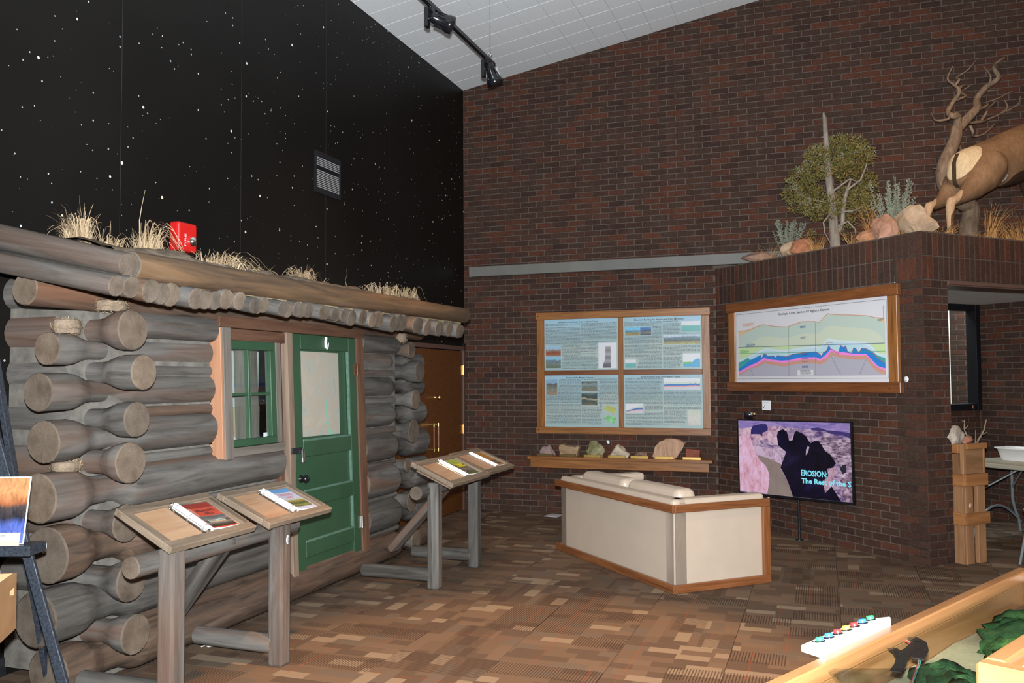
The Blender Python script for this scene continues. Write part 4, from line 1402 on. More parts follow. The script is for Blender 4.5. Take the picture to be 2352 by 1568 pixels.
def art(p, r, mat, z=.0252):
    return flat('picture', rect(*r), z, PM[mat] if isinstance(mat, str) else mat, SH[p], FB, .0006)
for p, r, m_ in (('a', (1.014, 1.855, 1.200, 1.981), 'a1'), ('a', (1.014, 1.714, 1.199, 1.849), 'a2'),
                 ('b', (1.981, 2.081, 2.152, 2.173), 'b1'), ('b', (2.156, 2.082, 2.283, 2.171), 'b2'), ('b', (2.630, 2.114, 2.841, 2.229), 'b3'), ('b', (2.423, 1.969, 2.839, 2.075), 'b4'), ('b', (1.976, 1.709, 2.101, 1.801), 'b3'),
                 ('c', (1.017, 1.396, 1.153, 1.581), 'c1'), ('c', (1.451, 1.437, 1.642, 1.554), 'c2'), ('c', (1.449, 1.273, 1.641, 1.419), 'c3')):
    art(p, r, m_)
art('a', (1.660, 1.704, 1.876, 2.003), plain('chart_white', (.60, .59, .62), .4))
def art_poly(p, poly, mat, z=.0256):
    return flat('picture', poly, z, PM[mat] if isinstance(mat, str) else mat, SH[p], FB, .0005)
art_poly('a', [(1.71, 1.712), (1.806, 1.712), (1.806, 1.96), (1.742, 1.96), (1.742, 1.86), (1.735, 1.80), (1.715, 1.75)], 'a3')
art('b', (2.641, 1.706, 2.834, 1.862), plain('chart_white_b', (.60, .60, .63), .4))
art_poly('b', [(2.643, 1.708), (2.832, 1.708), (2.832, 1.80), (2.80, 1.805), (2.76, 1.785), (2.74, 1.755), (2.643, 1.745)], 'b6')
art_poly('b', [(2.643, 1.742), (2.73, 1.75), (2.745, 1.768), (2.643, 1.766)], 'b7', .0260)
art_poly('c', [(1.713, 1.232), (1.755, 1.274), (1.863, 1.240), (1.835, 1.173)], 'yel')
art_poly('c', [(1.711, 1.118), (1.770, 1.158), (1.862, 1.130), (1.830, 1.054)], 'grn')
art('d', (2.419, 1.455, 2.831, 1.584), plain('chart_white_c', (.60, .60, .63), .4))
art('d', (1.973, 1.186, 2.180, 1.292), plain('chart_white_d', (.60, .60, .63), .4))
art('d', (2.691, 1.049, 2.827, 1.222), 'map')
prof = [0, .03, .05, .04, .045, .04, .05, .05, .045, .05, .06, .09, .07, .10, .06, .09]
def section(x0, x1, zb, h, curve):
    n = len(curve)
    xs = [x0+(x1-x0)*i/(n-1) for i in range(n)]
    for lo, hi, m_, zz in ((0, 1.0, 'sage', .0256), (0, .72, 'blue', .0260), (0, .50, 'pink', .0264), (0, .34, 'lil', .0268)):
        poly = [(xs[0], zb)]+[(xs[i], zb+h*hi*(.78+curve[i])) for i in range(n)]+[(xs[-1], zb)]
        art_poly('d', poly, m_, zz)
section(2.421, 2.829, 1.457, .095, [c_*2.2 for c_ in prof])
section(1.975, 2.178, 1.188, .085, [-.45, -.35, -.2, -.05, .05, .15, .18, .2])
for p, s_, x0, x1, y in (('a', 'Deposition of Sedimentary Rocks in Bighorn Canyon', 1.165, 1.662, 2.248), ('b', 'Mountain Building the Bighorn and Pryor Mountains', 2.089, 2.662, 2.250), ('c', 'Erosion of the Majestic Canyons', 1.266, 1.594, 1.590), ('d', 'Earlier Erosional Levels Above Bighorn Canyon', 2.163, 2.611, 1.592)):
    text('panel_title', s_, (x0, y-.005, x1, y+.019), .0248, INK, SH[p], FB, .012)
body(SH['a'], FB, [(1.013, 1.70, 1.442, 2.238), (1.452, 1.70, 1.882, 2.238)], .0246, .0142, 1, [(1.013, 1.70, 1.203, 1.985), (1.66, 1.70, 1.88, 2.005)])
body(SH['b'], FB, [(1.972, 1.70, 2.405, 2.238), (2.418, 1.70, 2.842, 2.238)], .0246, .0142, 2, [(1.975, 2.08, 2.285, 2.176), (2.62, 2.11, 2.85, 2.235), (2.418, 1.965, 2.842, 2.08), (1.972, 1.70, 2.105, 1.805), (2.638, 1.70, 2.84, 1.865)])
body(SH['c'], FB, [(1.013, 1.035, 1.440, 1.582), (1.450, 1.035, 1.882, 1.582)], .0246, .0142, 3, [(1.013, 1.39, 1.158, 1.59), (1.447, 1.27, 1.645, 1.56), (1.705, 1.035, 1.885, 1.28)])
body(SH['d'], FB, [(1.972, 1.04, 2.405, 1.582), (2.418, 1.04, 2.842, 1.582)], .0246, .0142, 4, [(2.41, 1.45, 2.84, 1.59), (1.97, 1.18, 2.185, 1.296), (2.685, 1.04, 2.84, 1.228)])

# shelf with labelled rocks
sf = thing('wall_shelf', 'long oak wall shelf of labelled rocks under the text board', 'shelf', FB @ T(1.9, .52, 0))
ZS = .682
oakrail('shelf_top', .845, ZS-.034, 2.975, ZS, .0, .250, sf, FB)
oakrail('apron', .870, .548, 2.935, ZS-.034, .180, .205, sf, FB)
for x in (1.02, 2.80):
    MB().prism([(0, .52), (.17, .62), (.17, ZS-.034), (0, ZS-.034)], x-.02, x+.02).build('bracket', MAT['oak_dark'], sf, FB @ Matrix(((0, 0, 1, 0), (0, 1, 0, 0), (1, 0, 0, 0), (0, 0, 0, 1))), .003)
RK = [
 ('small pinkish grey rock at the left end of the wall shelf', 1.056, .19, .10, .125, [(.3, (.16, .105, .095)), (.6, (.30, .21, .19)), (.8, (.36, .27, .25))], None, 'dull_plaque'),
 ('tan banded rock slab second from the left end of the shelf', 1.326, .235, .11, .145, [(.3, (.15, .09, .045)), (.5, (.30, .20, .115)), (.7, (.40, .29, .175))], (.6, 1, 7), 'dull_plaque'),
 ('mossy green lumpy rock between the tan slab and the cream rock', 1.620, .22, .12, .165, [(.25, (.07, .062, .025)), (.5, (.17, .155, .07)), (.7, (.36, .32, .21))], None, 'brass_plaque'),
 ('pale cream chunky rock in the middle of the shelf', 1.913, .23, .13, .145, [(.3, (.30, .215, .135)), (.5, (.50, .41, .31)), (.75, (.62, .54, .45))], None, 'brass_plaque'),
 ('little flat brown rock behind a bright brass plaque', 2.160, .15, .09, .075, [(.3, (.10, .05, .035)), (.6, (.25, .155, .11)), (.8, (.36, .26, .19))], (1, 1, 4), 'brass_plaque'),
 ('large tan slanted sandstone slab, tallest rock on the shelf', 2.485, .36, .10, .225, [(.35, (.30, .165, .10)), (.5, (.42, .26, .17)), (.65, (.48, .31, .21))], (5, 1, .6), 'brass_plaque'),
 ('square brick red rock at the right end of the shelf', 2.755, .155, .09, .12, [(.3, (.155, .045, .030)), (.6, (.25, .085, .055)), (.8, (.31, .12, .08))], None, 'brass_plaque'),
]
PLX = [1.051, 1.326, 1.619, 1.904, 2.164, 2.442, 2.749]
for i, (lb, x, w_, d_, h_, st_, band, pl) in enumerate(RK):
    m_ = rock_mat('shelf_rock_%d' % i, st_, 7, band)
    if i in (5, 6, 1):
        polys = {5: [(-.50, .10), (-.42, .60), (-.25, .86), (.0, 1.0), (.34, .93), (.50, .78), (.46, .60), (.24, .05), (.20, 0), (-.45, 0)],
                 6: [(-.50, 0), (-.50, .75), (-.44, .96), (.30, .90), (.50, .88), (.50, 0)], 1: [(-.48, 0), (-.47, .90), (-.35, 1.0), (-.05, .80), (.35, .76), (.50, .82), (.44, .2), (.40, 0)]}[i]
        bm = bmesh.new()
        me = MB().prism([(p[0]*w_, p[1]*h_) for p in polys], -d_/2, d_/2, M=Matrix(((1, 0, 0, 0), (0, 0, 1, 0), (0, 1, 0, 0), (0, 0, 0, 1)))).mesh('rock', m_)
        bm.from_mesh(me)
        bmesh.ops.recalc_face_normals(bm, faces=bm.faces)
        bmesh.ops.triangulate(bm, faces=bm.faces)
        bmesh.ops.subdivide_edges(bm, edges=bm.edges, cuts=4, use_grid_fill=True)
        for v in bm.verts:
            if v.co.z > .004:
                v.co += Vector((1, 1, 1))*0+v.normal*.0+Vector((noise.noise(v.co*16+Vector((i, 0, 0))), noise.noise(v.co*16+Vector((0, i, 5))), noise.noise(v.co*16+Vector((3, 0, i)))))*.012
        bm.to_mesh(me)
        bm.free()
    else:
        me = rock_mesh(w_, d_, h_, 3+i*2, 3, .30, True, .55)
        me.materials.append(m_)
    if i != 5:
        o = put('rock', me, None, T(x, -.115, ZS))
    else:
        o = put('rock', me, None, T(x, -.115, ZS))
    tag(o, lb, 'rock', 'rocks on the wall shelf')
    pw = .10
    pq = MB().box(-pw, -.008, -.0005, pw, .008, .030).build('name_plaque', MAT[pl], None, T(PLX[i], -.205, ZS), .002)
    tag(pq, ['dark name plaque before the pinkish grey rock', 'dark name plaque before the tan banded slab', 'brass name plaque before the mossy green rock', 'brass name plaque before the pale cream rock', 'bright brass name plaque before the little flat brown rock', 'brass name plaque before the large slanted slab', 'brass name plaque before the brick red rock'][i], 'plaque', 'name plaques on the wall shelf')

# grey duct
dk = thing('wall_duct', 'long grey painted metal duct running along the brick wall', 'duct', FB @ T(1.9, 2.90, 0))
MB().box(.055, 2.846, .0, 3.75, 2.968, .085).build('duct_body', MAT['duct'], dk, FB, .004)
MB().box(.050, 2.842, .0, .085, 2.972, .088).build('duct_end_cap', MAT['duct'], dk, FB, .003)
tag(MB().lathe([(.017, 0), (.017, .003), (.001, .003)], 14, close=False).build('oval_sticker', MAT['paper'], None, FB @ T(1.758, .845, .001) @ Matrix.Rotation(.5, 4, 'Z') @ Matrix.Scale(1.35, 4, (0, 1, 0))), 'small white oval sticker on the bricks above the shelf rocks', 'sticker')

# ================================================================ ANGLED WALL: POSTER, TELEVISION
ps = thing('section_poster', 'oak framed geologic cross section poster on the angled brick wall', 'poster', FT @ T(1.38, 1.44, 0))
oakrail('frame_rail', .245, 2.290, 2.520, 2.388, .002, .055, ps, FT, 'oak_dark')
oakrail('frame_rail', .241, 1.440, 2.526, 1.535, .002, .055, ps, FT, 'oak_dark')
oakrail('frame_stile', .268, 1.535, .372, 2.290, .002, .045, ps, FT)
oakrail('frame_stile', 2.398, 1.535, 2.500, 2.290, .002, .045, ps, FT)
for x, y in ((.285, 2.345), (2.42, 2.345), (2.42, 1.475), (.285, 1.475)):
    MB().tube([(x, y, .056), (x, y, .059)], .008, 8).build('screw', MAT['oak_dark'] if y > 2 else MAT['steel'], ps, FT)
PZ = .030
WS = plain('poster_white', (.60, .58, .60), .35, .35)
sheet = flat('poster_sheet', rect(.370, 1.533, 2.400, 2.292), PZ, WS, ps, FT, .004)
LC = [('tan', (.62, .44, .27)), ('sage', (.44, .52, .46)), ('olive', (.52, .56, .44)), ('lime', (.50, .62, .33)), ('mint', (.47, .60, .45)), ('ice', (.58, .63, .70)), ('aqua', (.43, .60, .66)), ('teal', (.055, .32, .30)), ('blue', (.028, .20, .56)), ('pink', (.78, .22, .62)), ('salmon', (.52, .27, .21)), ('grey', (.38, .365, .43))]
CV = [[(0.42, 2.082), (0.57, 2.085), (0.709, 2.115), (0.818, 2.132), (1.001, 2.102), (1.165, 2.088), (1.252, 2.108), (1.374, 2.129), (1.538, 2.12), (1.595, 2.106), (1.641, 2.142), (1.704, 2.184), (1.808, 2.165), (2.0, 2.15), (2.183, 2.129), (2.261, 2.108), (2.358, 2.098)],
[(0.422, 1.987), (0.455, 2.038), (0.597, 2.074), (0.709, 2.11), (0.818, 2.127), (1.001, 2.098), (1.165, 2.084), (1.252, 2.104), (1.374, 2.124), (1.538, 2.116), (1.595, 2.101), (1.641, 2.136), (1.704, 2.179), (1.808, 2.161), (1.999, 2.146), (2.183, 2.125), (2.271, 2.1), (2.338, 2.06), (2.361, 2.039)],
[(0.42, 1.915), (0.594, 1.937), (0.76, 2.005), (0.868, 2.012), (1.099, 1.977), (1.274, 1.994), (1.371, 2.011), (1.581, 2.0), (1.673, 2.059), (1.74, 2.068), (1.933, 2.04), (2.189, 2.013), (2.286, 1.968), (2.359, 1.887)],
[(0.42, 1.911), (1.185, 1.899), (1.577, 1.896), (2.361, 1.877)],
[(0.419, 1.786), (0.562, 1.816), (0.702, 1.868), (0.838, 1.9), (0.995, 1.881), (1.122, 1.867), (1.246, 1.882), (1.367, 1.889), (1.543, 1.893), (1.594, 1.875), (1.646, 1.925), (1.703, 1.963), (1.769, 1.945), (1.93, 1.929), (2.156, 1.903), (2.224, 1.868), (2.281, 1.803), (2.36, 1.785)],
[(0.419, 1.772), (0.569, 1.801), (0.716, 1.853), (0.844, 1.886), (0.994, 1.867), (1.121, 1.854), (1.246, 1.867), (1.367, 1.876), (1.543, 1.881), (1.594, 1.863), (1.646, 1.912), (1.703, 1.952), (1.769, 1.932), (1.93, 1.917), (2.145, 1.892), (2.214, 1.857), (2.276, 1.792), (2.36, 1.773)],
[(0.418, 1.757), (0.569, 1.787), (0.722, 1.834), (0.85, 1.867), (0.994, 1.852), (1.121, 1.839), (1.245, 1.852), (1.366, 1.86), (1.542, 1.865), (1.593, 1.848), (1.651, 1.895), (1.705, 1.935), (1.768, 1.913), (1.929, 1.898), (2.135, 1.876), (2.204, 1.841), (2.269, 1.78), (2.359, 1.763)],
[(0.419, 1.745), (0.505, 1.770), (0.569, 1.795), (0.617, 1.765), (0.700, 1.77), (0.862, 1.79), (1.436, 1.80), (1.541, 1.80), (1.60, 1.78), (1.70, 1.82), (1.744, 1.82), (2.02, 1.80), (2.154, 1.838), (2.223, 1.805), (2.28, 1.768), (2.359, 1.746)],
[(0.419, 1.681), (0.503, 1.713), (0.589, 1.763), (0.645, 1.781), (0.769, 1.819), (0.788, 1.782), (0.809, 1.823), (0.843, 1.826), (0.888, 1.802), (0.967, 1.804), (0.992, 1.781), (1.018, 1.807), (1.144, 1.791), (1.244, 1.814), (1.436, 1.826), (1.541, 1.827), (1.598, 1.804), (1.614, 1.782), (1.638, 1.815), (1.677, 1.831), (1.712, 1.884), (1.733, 1.85), (1.771, 1.836), (1.819, 1.793), (1.854, 1.879), (1.891, 1.857), (1.918, 1.872), (1.937, 1.818), (1.984, 1.8), (2.011, 1.852), (2.037, 1.839), (2.072, 1.798), (2.098, 1.841), (2.154, 1.835), (2.222, 1.797), (2.28, 1.748), (2.357, 1.699)],
[(0.42, 1.647), (0.587, 1.707), (0.726, 1.746), (0.815, 1.786), (0.914, 1.769), (1.068, 1.752), (1.181, 1.754), (1.316, 1.777), (1.54, 1.776), (1.596, 1.757), (1.665, 1.793), (1.728, 1.846), (1.766, 1.832), (1.989, 1.796), (2.152, 1.787), (2.22, 1.726), (2.278, 1.677), (2.359, 1.656)],
[(0.422, 1.628), (0.587, 1.683), (0.698, 1.709), (0.821, 1.762), (0.991, 1.74), (1.118, 1.729), (1.242, 1.744), (1.363, 1.756), (1.539, 1.754), (1.596, 1.74), (1.675, 1.768), (1.738, 1.821), (1.819, 1.793), (2.03, 1.775), (2.152, 1.775), (2.22, 1.706), (2.277, 1.666), (2.359, 1.637)],
[(0.426, 1.604), (0.614, 1.678), (0.725, 1.695), (0.827, 1.73), (0.925, 1.714), (1.104, 1.693), (1.302, 1.716), (1.538, 1.717), (1.595, 1.702), (1.674, 1.73), (1.737, 1.785), (1.84, 1.764), (2.029, 1.738), (2.151, 1.739), (2.218, 1.663), (2.305, 1.61), (2.36, 1.606)]]
for i, (cv, (nm, colr)) in enumerate(zip(CV, LC)):
    flat('rock_layer', [(cv[0][0], 1.598)]+cv+[(cv[-1][0], 1.598)], PZ+.0006*(i+1), plain('poster_'+nm, colr, .35, .35), sheet, FT, .0005)
ZT = PZ+.0084
def pline(pts, w_, mat, z=ZT, parent=None, M=None, name='printed_line'):
    b_ = MB()
    for (x0, y0), (x1, y1) in zip(pts[:-1], pts[1:]):
        d = Vector((x1-x0, y1-y0, 0)).normalized()
        n = Vector((-d.y, d.x, 0))*w_/2
        b_.add([(x0-n.x, y0-n.y, z), (x1-n.x, y1-n.y, z), (x1+n.x, y1+n.y, z), (x0+n.x, y0+n.y, z)], [(0, 1, 2, 3)])
    return b_.build(name, mat, parent or sheet, M or FT)
pline([(.392, 1.571), (.392, 2.262), (2.388, 2.262), (2.388, 1.571), (.392, 1.571)], .0035, GREYINK)
for a, c_ in (((1.188, 2.087), (1.177, 1.601)), ((1.544, 2.118), (1.535, 1.605)), ((.608, 1.678), (.654, 1.600)), ((1.737, 1.783), (1.848, 1.604)), ((2.151, 1.739), (2.071, 1.608)), ((2.352, 2.21), (2.352, 2.10))):
    pline([a, c_], .0035, GREYINK)
NV = plain('navy_line', (.05, .10, .22), .4)
pline([(.42, 1.911), (2.361, 1.877)], .005, NV)
pline([(.421, 1.845), (2.364, 1.807)], .004, plain('green_line', (.06, .30, .14), .4))
pline(CV[0], .005, plain('brown_line', (.48, .21, .12), .4))
pline(CV[8][4:], .005, plain('maroon_line', (.36, .09, .10), .4))
flat('poster_label', rect(1.293, 1.601, 1.506, 1.655), ZT+.0004, WS, sheet, FT, .0004)
text('poster_title', 'Geologic Cross Section Of Bighorn Canyon', (1.036, 2.206, 1.722, 2.237), PZ+.0012, INK, sheet, FT, .012)
OR = plain('orange_print_text', (.60, .26, .13), .5)
for (x, y, w_, n, m_) in ((.50, 2.155, .17, 3, OR), (1.345, 2.078, .065, 2, NV), (1.345, 1.975, .065, 2, NV), (.545, 1.935, .13, 3, NV), (.455, 1.872, .12, 3, plain('green_text', (.12, .36, .12), .5)), (1.36, 1.80, .09, 1, NV), (1.36, 1.765, .09, 1, NV), (1.36, 1.735, .09, 1, NV), (1.36, 1.688, .08, 2, NV), (1.335, 1.648, .13, 4, GREYINK), (1.68, 1.905, .07, 1, OR), (2.29, 2.088, .05, 2, GREYINK)):
    b_ = MB()
    rs = random.Random(int(x*1000))
    for i in range(n):
        xx = x
        while xx < x+w_:
            d = rs.uniform(.008, .022)
            b_.add([(xx, y-.011*i, ZT+.0008), (xx+d, y-.011*i, ZT+.0008), (xx+d, y-.011*i+.006, ZT+.0008), (xx, y-.011*i+.006, ZT+.0008)], [(0, 1, 2, 3)])
            xx += d+.004
    b_.build('small_print', m_, sheet, FT)['kind'] = 'stuff'
st = thing('number_tag', 'round white tag marked 2 at the lower right of the section poster', 'tag', FT @ T(2.545, 1.560, 0))
MB().lathe([(.024, 0), (.024, .004), (.001, .004)], 16, close=False).build('tag_disc', MAT['paper'], st)
text('tag_number', '2', (-.009, -.013, .009, .013), .0046, INK, st, FT @ T(2.545, 1.560, 0))
wp = thing('wall_card', 'small white card with an arrow on the bricks above the television', 'card', FT @ T(.805, 1.246, 0))
MB().box(-.062, 0, 0, .062, .100, .006).build('card_sheet', MAT['paper'], wp)
pline([(-.040, .024), (-.018, .052)], .005, GREYINK, .0065, wp, FT @ T(.805, 1.246, 0))
pline([(-.046, .020), (-.038, .030)], .011, INK, .0068, wp, FT @ T(.805, 1.246, 0))
pline([(-.05, .082), (.05, .082)], .0015, GREYINK, .0065, wp, FT @ T(.805, 1.246, 0))

# television, swung out from the wall on its arm
FTV = FR((3.29688, -.79800, 1.16183), (.8571135, -.51500575, .0112), (-.0096, .00577, 1))
TW, TH2 = 1.252, -.758
tv = thing('television', 'wall mounted flat television showing a purple canyon and erosion title', 'television', FTV @ T(TW/2, TH2/2, 0))
b = MB()
bz = .014
b.box(0, TH2, -.03, bz, 0, .006).box(TW-bz, TH2, -.03, TW, 0, .006).box(bz, TH2, -.03, TW-bz, TH2+.024, .006).box(bz, -bz, -.03, TW-bz, 0, .006)
b.build('bezel', MAT['black_plastic'], tv, FTV, .002)
MB().box(.01, TH2+.01, -.045, TW-.01, -.01, -.004).build('rear_housing', MAT['black_plastic'], tv, FTV, .008)
arm0 = FTV @ Vector((TW*.58, TH2*.5, -.045))
nwall = Vector((-R2, -R2, 0))
dist = (3.008-arm0.x-arm0.y)*R2
arm1 = arm0-nwall*(dist-.03)
MB().box(TW*.58-.12, TH2*.5-.12, -.06, TW*.58+.12, TH2*.5+.12, -.044).build('mount_plate', MAT['black_metal'], tv, FTV, .003)
MB().tube([arm0, arm0-nwall*(dist*.4)+Vector((.05, -.05, 0)), arm1], .02, 8).build('mount_arm', MAT['black_metal'], tv, I4)
pw_ = FT @ Matrix.Identity(4)
am = FT.inverted() @ arm1
MB().box(am.x-.08, am.y-.12, .002, am.x+.08, am.y+.12, .03).build('mount_wall_plate', MAT['black_metal'], tv, FT, .003)
def screen_mat(name, stops, ns=10, amt=.4, mot=.4, strength=1.0, sc=(1, 1, 1), rot=0):
    k = NT(name, .15, .4)
    p = k.map(k.coord(), sc, rndloc=False)
    if rot:
        p.node.inputs['Rotation'].default_value = (0, 0, rot)
    nz = k.noise(p, ns, 6, .68, .8)
    c = k.ramp(nz, stops)
    k.base((.004, .004, .005))
    k.put(k.b.inputs['Emission Color'], c)
    k.b.inputs['Emission Strength'].default_value = strength
    return k.m
SZ = -.002
def scr(poly, mat, i):
    return flat('screen_image', poly, SZ+.0004*i, mat, screen, FTV, .0003)
screen = flat('screen', rect(bz, TH2+.024, TW-bz, -bz), SZ, screen_mat('tv_terrain', [(.30, (.035, .018, .09)), (.42, (.13, .08, .20)), (.52, (.34, .24, .36)), (.62, (.55, .40, .50)), (.75, (.62, .50, .62))], 9, sc=(1, 2.2, 1), rot=.5), tv, FTV, .001)
scr([(.014, -.014), (1.237, -.014), (1.237, -.135), (.869, -.085), (.509, -.060), (.014, -.10)], screen_mat('tv_haze', [(.35, (.13, .10, .34)), (.5, (.24, .17, .42)), (.65, (.36, .27, .50))], 7, sc=(1, 4, 1)), 1)
scr([(.014, -.10), (.25, -.07), (.509, -.06), (.49, -.15), (.46, -.24), (.40, -.22), (.30, -.20), (.22, -.21), (.17, -.23), (.014, -.18)], screen_mat('tv_pink_rim', [(.32, (.10, .04, .16)), (.45, (.40, .24, .34)), (.6, (.62, .44, .52))], 14), 2)
scr([(.159, -.15), (.165, -.10), (.189, -.062), (.28, -.045), (.345, -.045), (.362, -.08), (.358, -.11), (.30, -.13), (.29, -.165), (.27, -.145)], emit('tv_navy', (.012, .006, .10), 1), 3)
scr([(.014, -.177), (.10, -.150), (.146, -.161), (.182, -.26), (.225, -.363), (.290, -.42), (.331, -.462), (.358, -.52), (.366, -.58), (.350, -.66), (.335, -.726), (.014, -.722)], screen_mat('tv_cliff', [(.30, (.42, .17, .24)), (.45, (.60, .33, .42)), (.6, (.66, .44, .62)), (.75, (.70, .52, .78))], 8, sc=(2, 1, 1)), 4)
scr([(.182, -.26), (.30, -.27), (.451, -.292), (.50, -.35), (.515, -.435), (.347, -.374), (.225, -.356)], screen_mat('tv_bank', [(.3, (.20, .11, .20)), (.5, (.48, .34, .46)), (.7, (.60, .46, .60))], 16), 4)
scr([(.225, -.356), (.347, -.374), (.515, -.435), (.495, -.473), (.553, -.577), (.600, -.66), (.625, -.733), (.335, -.733), (.350, -.66), (.366, -.59), (.358, -.52), (.331, -.462), (.270, -.41)], screen_mat('tv_river', [(.35, (.21, .155, .14)), (.65, (.26, .20, .18))], 3), 5)
scr([(.912, -.188), (.959, -.145), (1.10, -.16), (1.237, -.176), (1.238, -.437), (1.18, -.40), (1.086, -.386), (.977, -.278)], screen_mat('tv_ridge', [(.34, (.03, .016, .05)), (.46, (.16, .10, .16)), (.56, (.42, .31, .40)), (.68, (.56, .46, .55))], 11, sc=(1, 3.2, 1), rot=.6), 5)
scr([(.835, -.07), (.916, -.063), (1.0, -.085), (1.097, -.089), (1.237, -.105), (1.237, -.155), (1.15, -.125), (1.05, -.12), (.984, -.097), (.845, -.091)], emit('tv_indigo', (.03, .015, .13), 1), 6)
scr([(.462, -.156), (.48, -.11), (.533, -.089), (.575, -.11), (.60, -.20), (.635, -.19), (.66, -.12), (.679, -.101), (.74, -.12), (.785, -.151), (.81, -.19), (.83, -.212), (.87, -.19), (.912, -.188), (.94, -.22), (.977, -.278), (1.03, -.31), (1.086, -.386), (1.05, -.43), (.994, -.442), (1.003, -.514), (.945, -.559), (.964, -.671), (1.034, -.604), (1.108, -.709), (1.118, -.733), (.621, -.733), (.59, -.64), (.55, -.55), (.495, -.463), (.53, -.38), (.562, -.309), (.477, -.248)], screen_mat('tv_shadow', [(.35, (.0015, .0008, .003)), (.55, (.004, .002, .014)), (.72, (.014, .008, .065))], 4), 7)
scr([(1.12, -.434), (1.15, -.40), (1.185, -.39), (1.188, -.46), (1.149, -.483)], emit('tv_black', (.004, .002, .012), 1), 7)
scr([(.78, -.275), (.80, -.24), (.815, -.25), (.80, -.30), (.775, -.33)], emit('tv_chip', (.42, .30, .42), 1), 8)
scr([(1.017, -.441), (1.050, -.43), (1.085, -.426), (1.075, -.48), (1.047, -.541), (1.005, -.60), (.975, -.66), (.949, -.60), (1.00, -.52)], screen_mat('tv_pink_slope', [(.32, (.10, .05, .08)), (.46, (.42, .25, .33)), (.65, (.58, .40, .48))], 18), 8)
scr([(1.10, -.56), (1.17, -.50), (1.237, -.45), (1.237, -.733), (1.17, -.733), (1.14, -.68)], screen_mat('tv_lower_slope', [(.36, (.02, .01, .03)), (.48, (.20, .12, .18)), (.58, (.45, .32, .42)), (.7, (.58, .46, .55))], 15), 8)
CY = emit('tv_cyan_title', (.20, .72, .86), 1)
text('screen_title', 'EROSION:', (.718, -.526, .995, -.468), SZ+.0040, CY, screen, FTV, .035)
text('screen_title', 'The Rest of the S', (.718, -.597, 1.230, -.545), SZ+.0040, CY, screen, FTV, .035)
# standing pole under the television, cable, small camera device
tag(MB().tube([(3.885, -.975, 0), (3.885, -.975, .44)], .013, 10).lathe([(.04, 0), (.04, .006), (.013, .008)], 12, M=T(3.885, -.975, 0)).build('standing_pole', MAT['black_metal']), 'thin black pole standing on the carpet under the television', 'pole')
cb = thing('power_cable', 'white cable curving down from the television behind the loveseat', 'cable', T(3.58, -.70, 0))
MB().tube([(3.615, -.700, .405), (3.60, -.695, .385), (3.57, -.675, .335), (3.53, -.645, .26), (3.49, -.61, .17), (3.46, -.59, .08), (3.43, -.57, .012), (3.38, -.55, .008)], .010, 8).build('cord', MAT['off_white'], cb, I4)
MB().box(-.03, -.012, -.012, .03, .012, .02).build('cable_clip', MAT['white'], cb, T(3.62, -.702, .41) @ Matrix.Rotation(-.6, 4, 'Z'), .003)
wc = thing('webcam', 'small black webcam with blue lens standing on the television edge', 'camera', FTV @ T(.145, .002, -.01))
Mw = FTV @ T(.125, .040, -.01) @ Matrix.Rotation(math.radians(78), 4, 'Y')
MB().lathe([(.026, -.035), (.032, -.02), (.032, .02), (.028, .03)], 14).build('camera_body', MAT['black_plastic'], wc, FTV @ T(.125, .045, -.01) @ Matrix.Rotation(math.radians(-70), 4, 'Y'))
MB().lathe([(.019, .030), (.016, .037), (.001, .040)], 12, close=False).build('lens', plain('blue_lens', (.01, .09, .35), .15), wc, FTV @ T(.125, .045, -.01) @ Matrix.Rotation(math.radians(-70), 4, 'Y'))
MB().lathe([(.022, 0), (.022, .028)], 12).build('housing_ring', MAT['steel'], wc, FTV @ T(.148, .050, -.017) @ Matrix.Rotation(math.radians(110), 4, 'Y'))
MB().lathe([(.014, 0), (.016, .02), (.008, .03)], 10).build('connector', MAT['brass'], wc, FTV @ T(.180, .052, -.02) @ Matrix.Rotation(math.radians(100), 4, 'Y'))
MB().box(.12, 0, -.02, .18, .016, 0).build('camera_foot', MAT['black_plastic'], wc, FTV, .002)

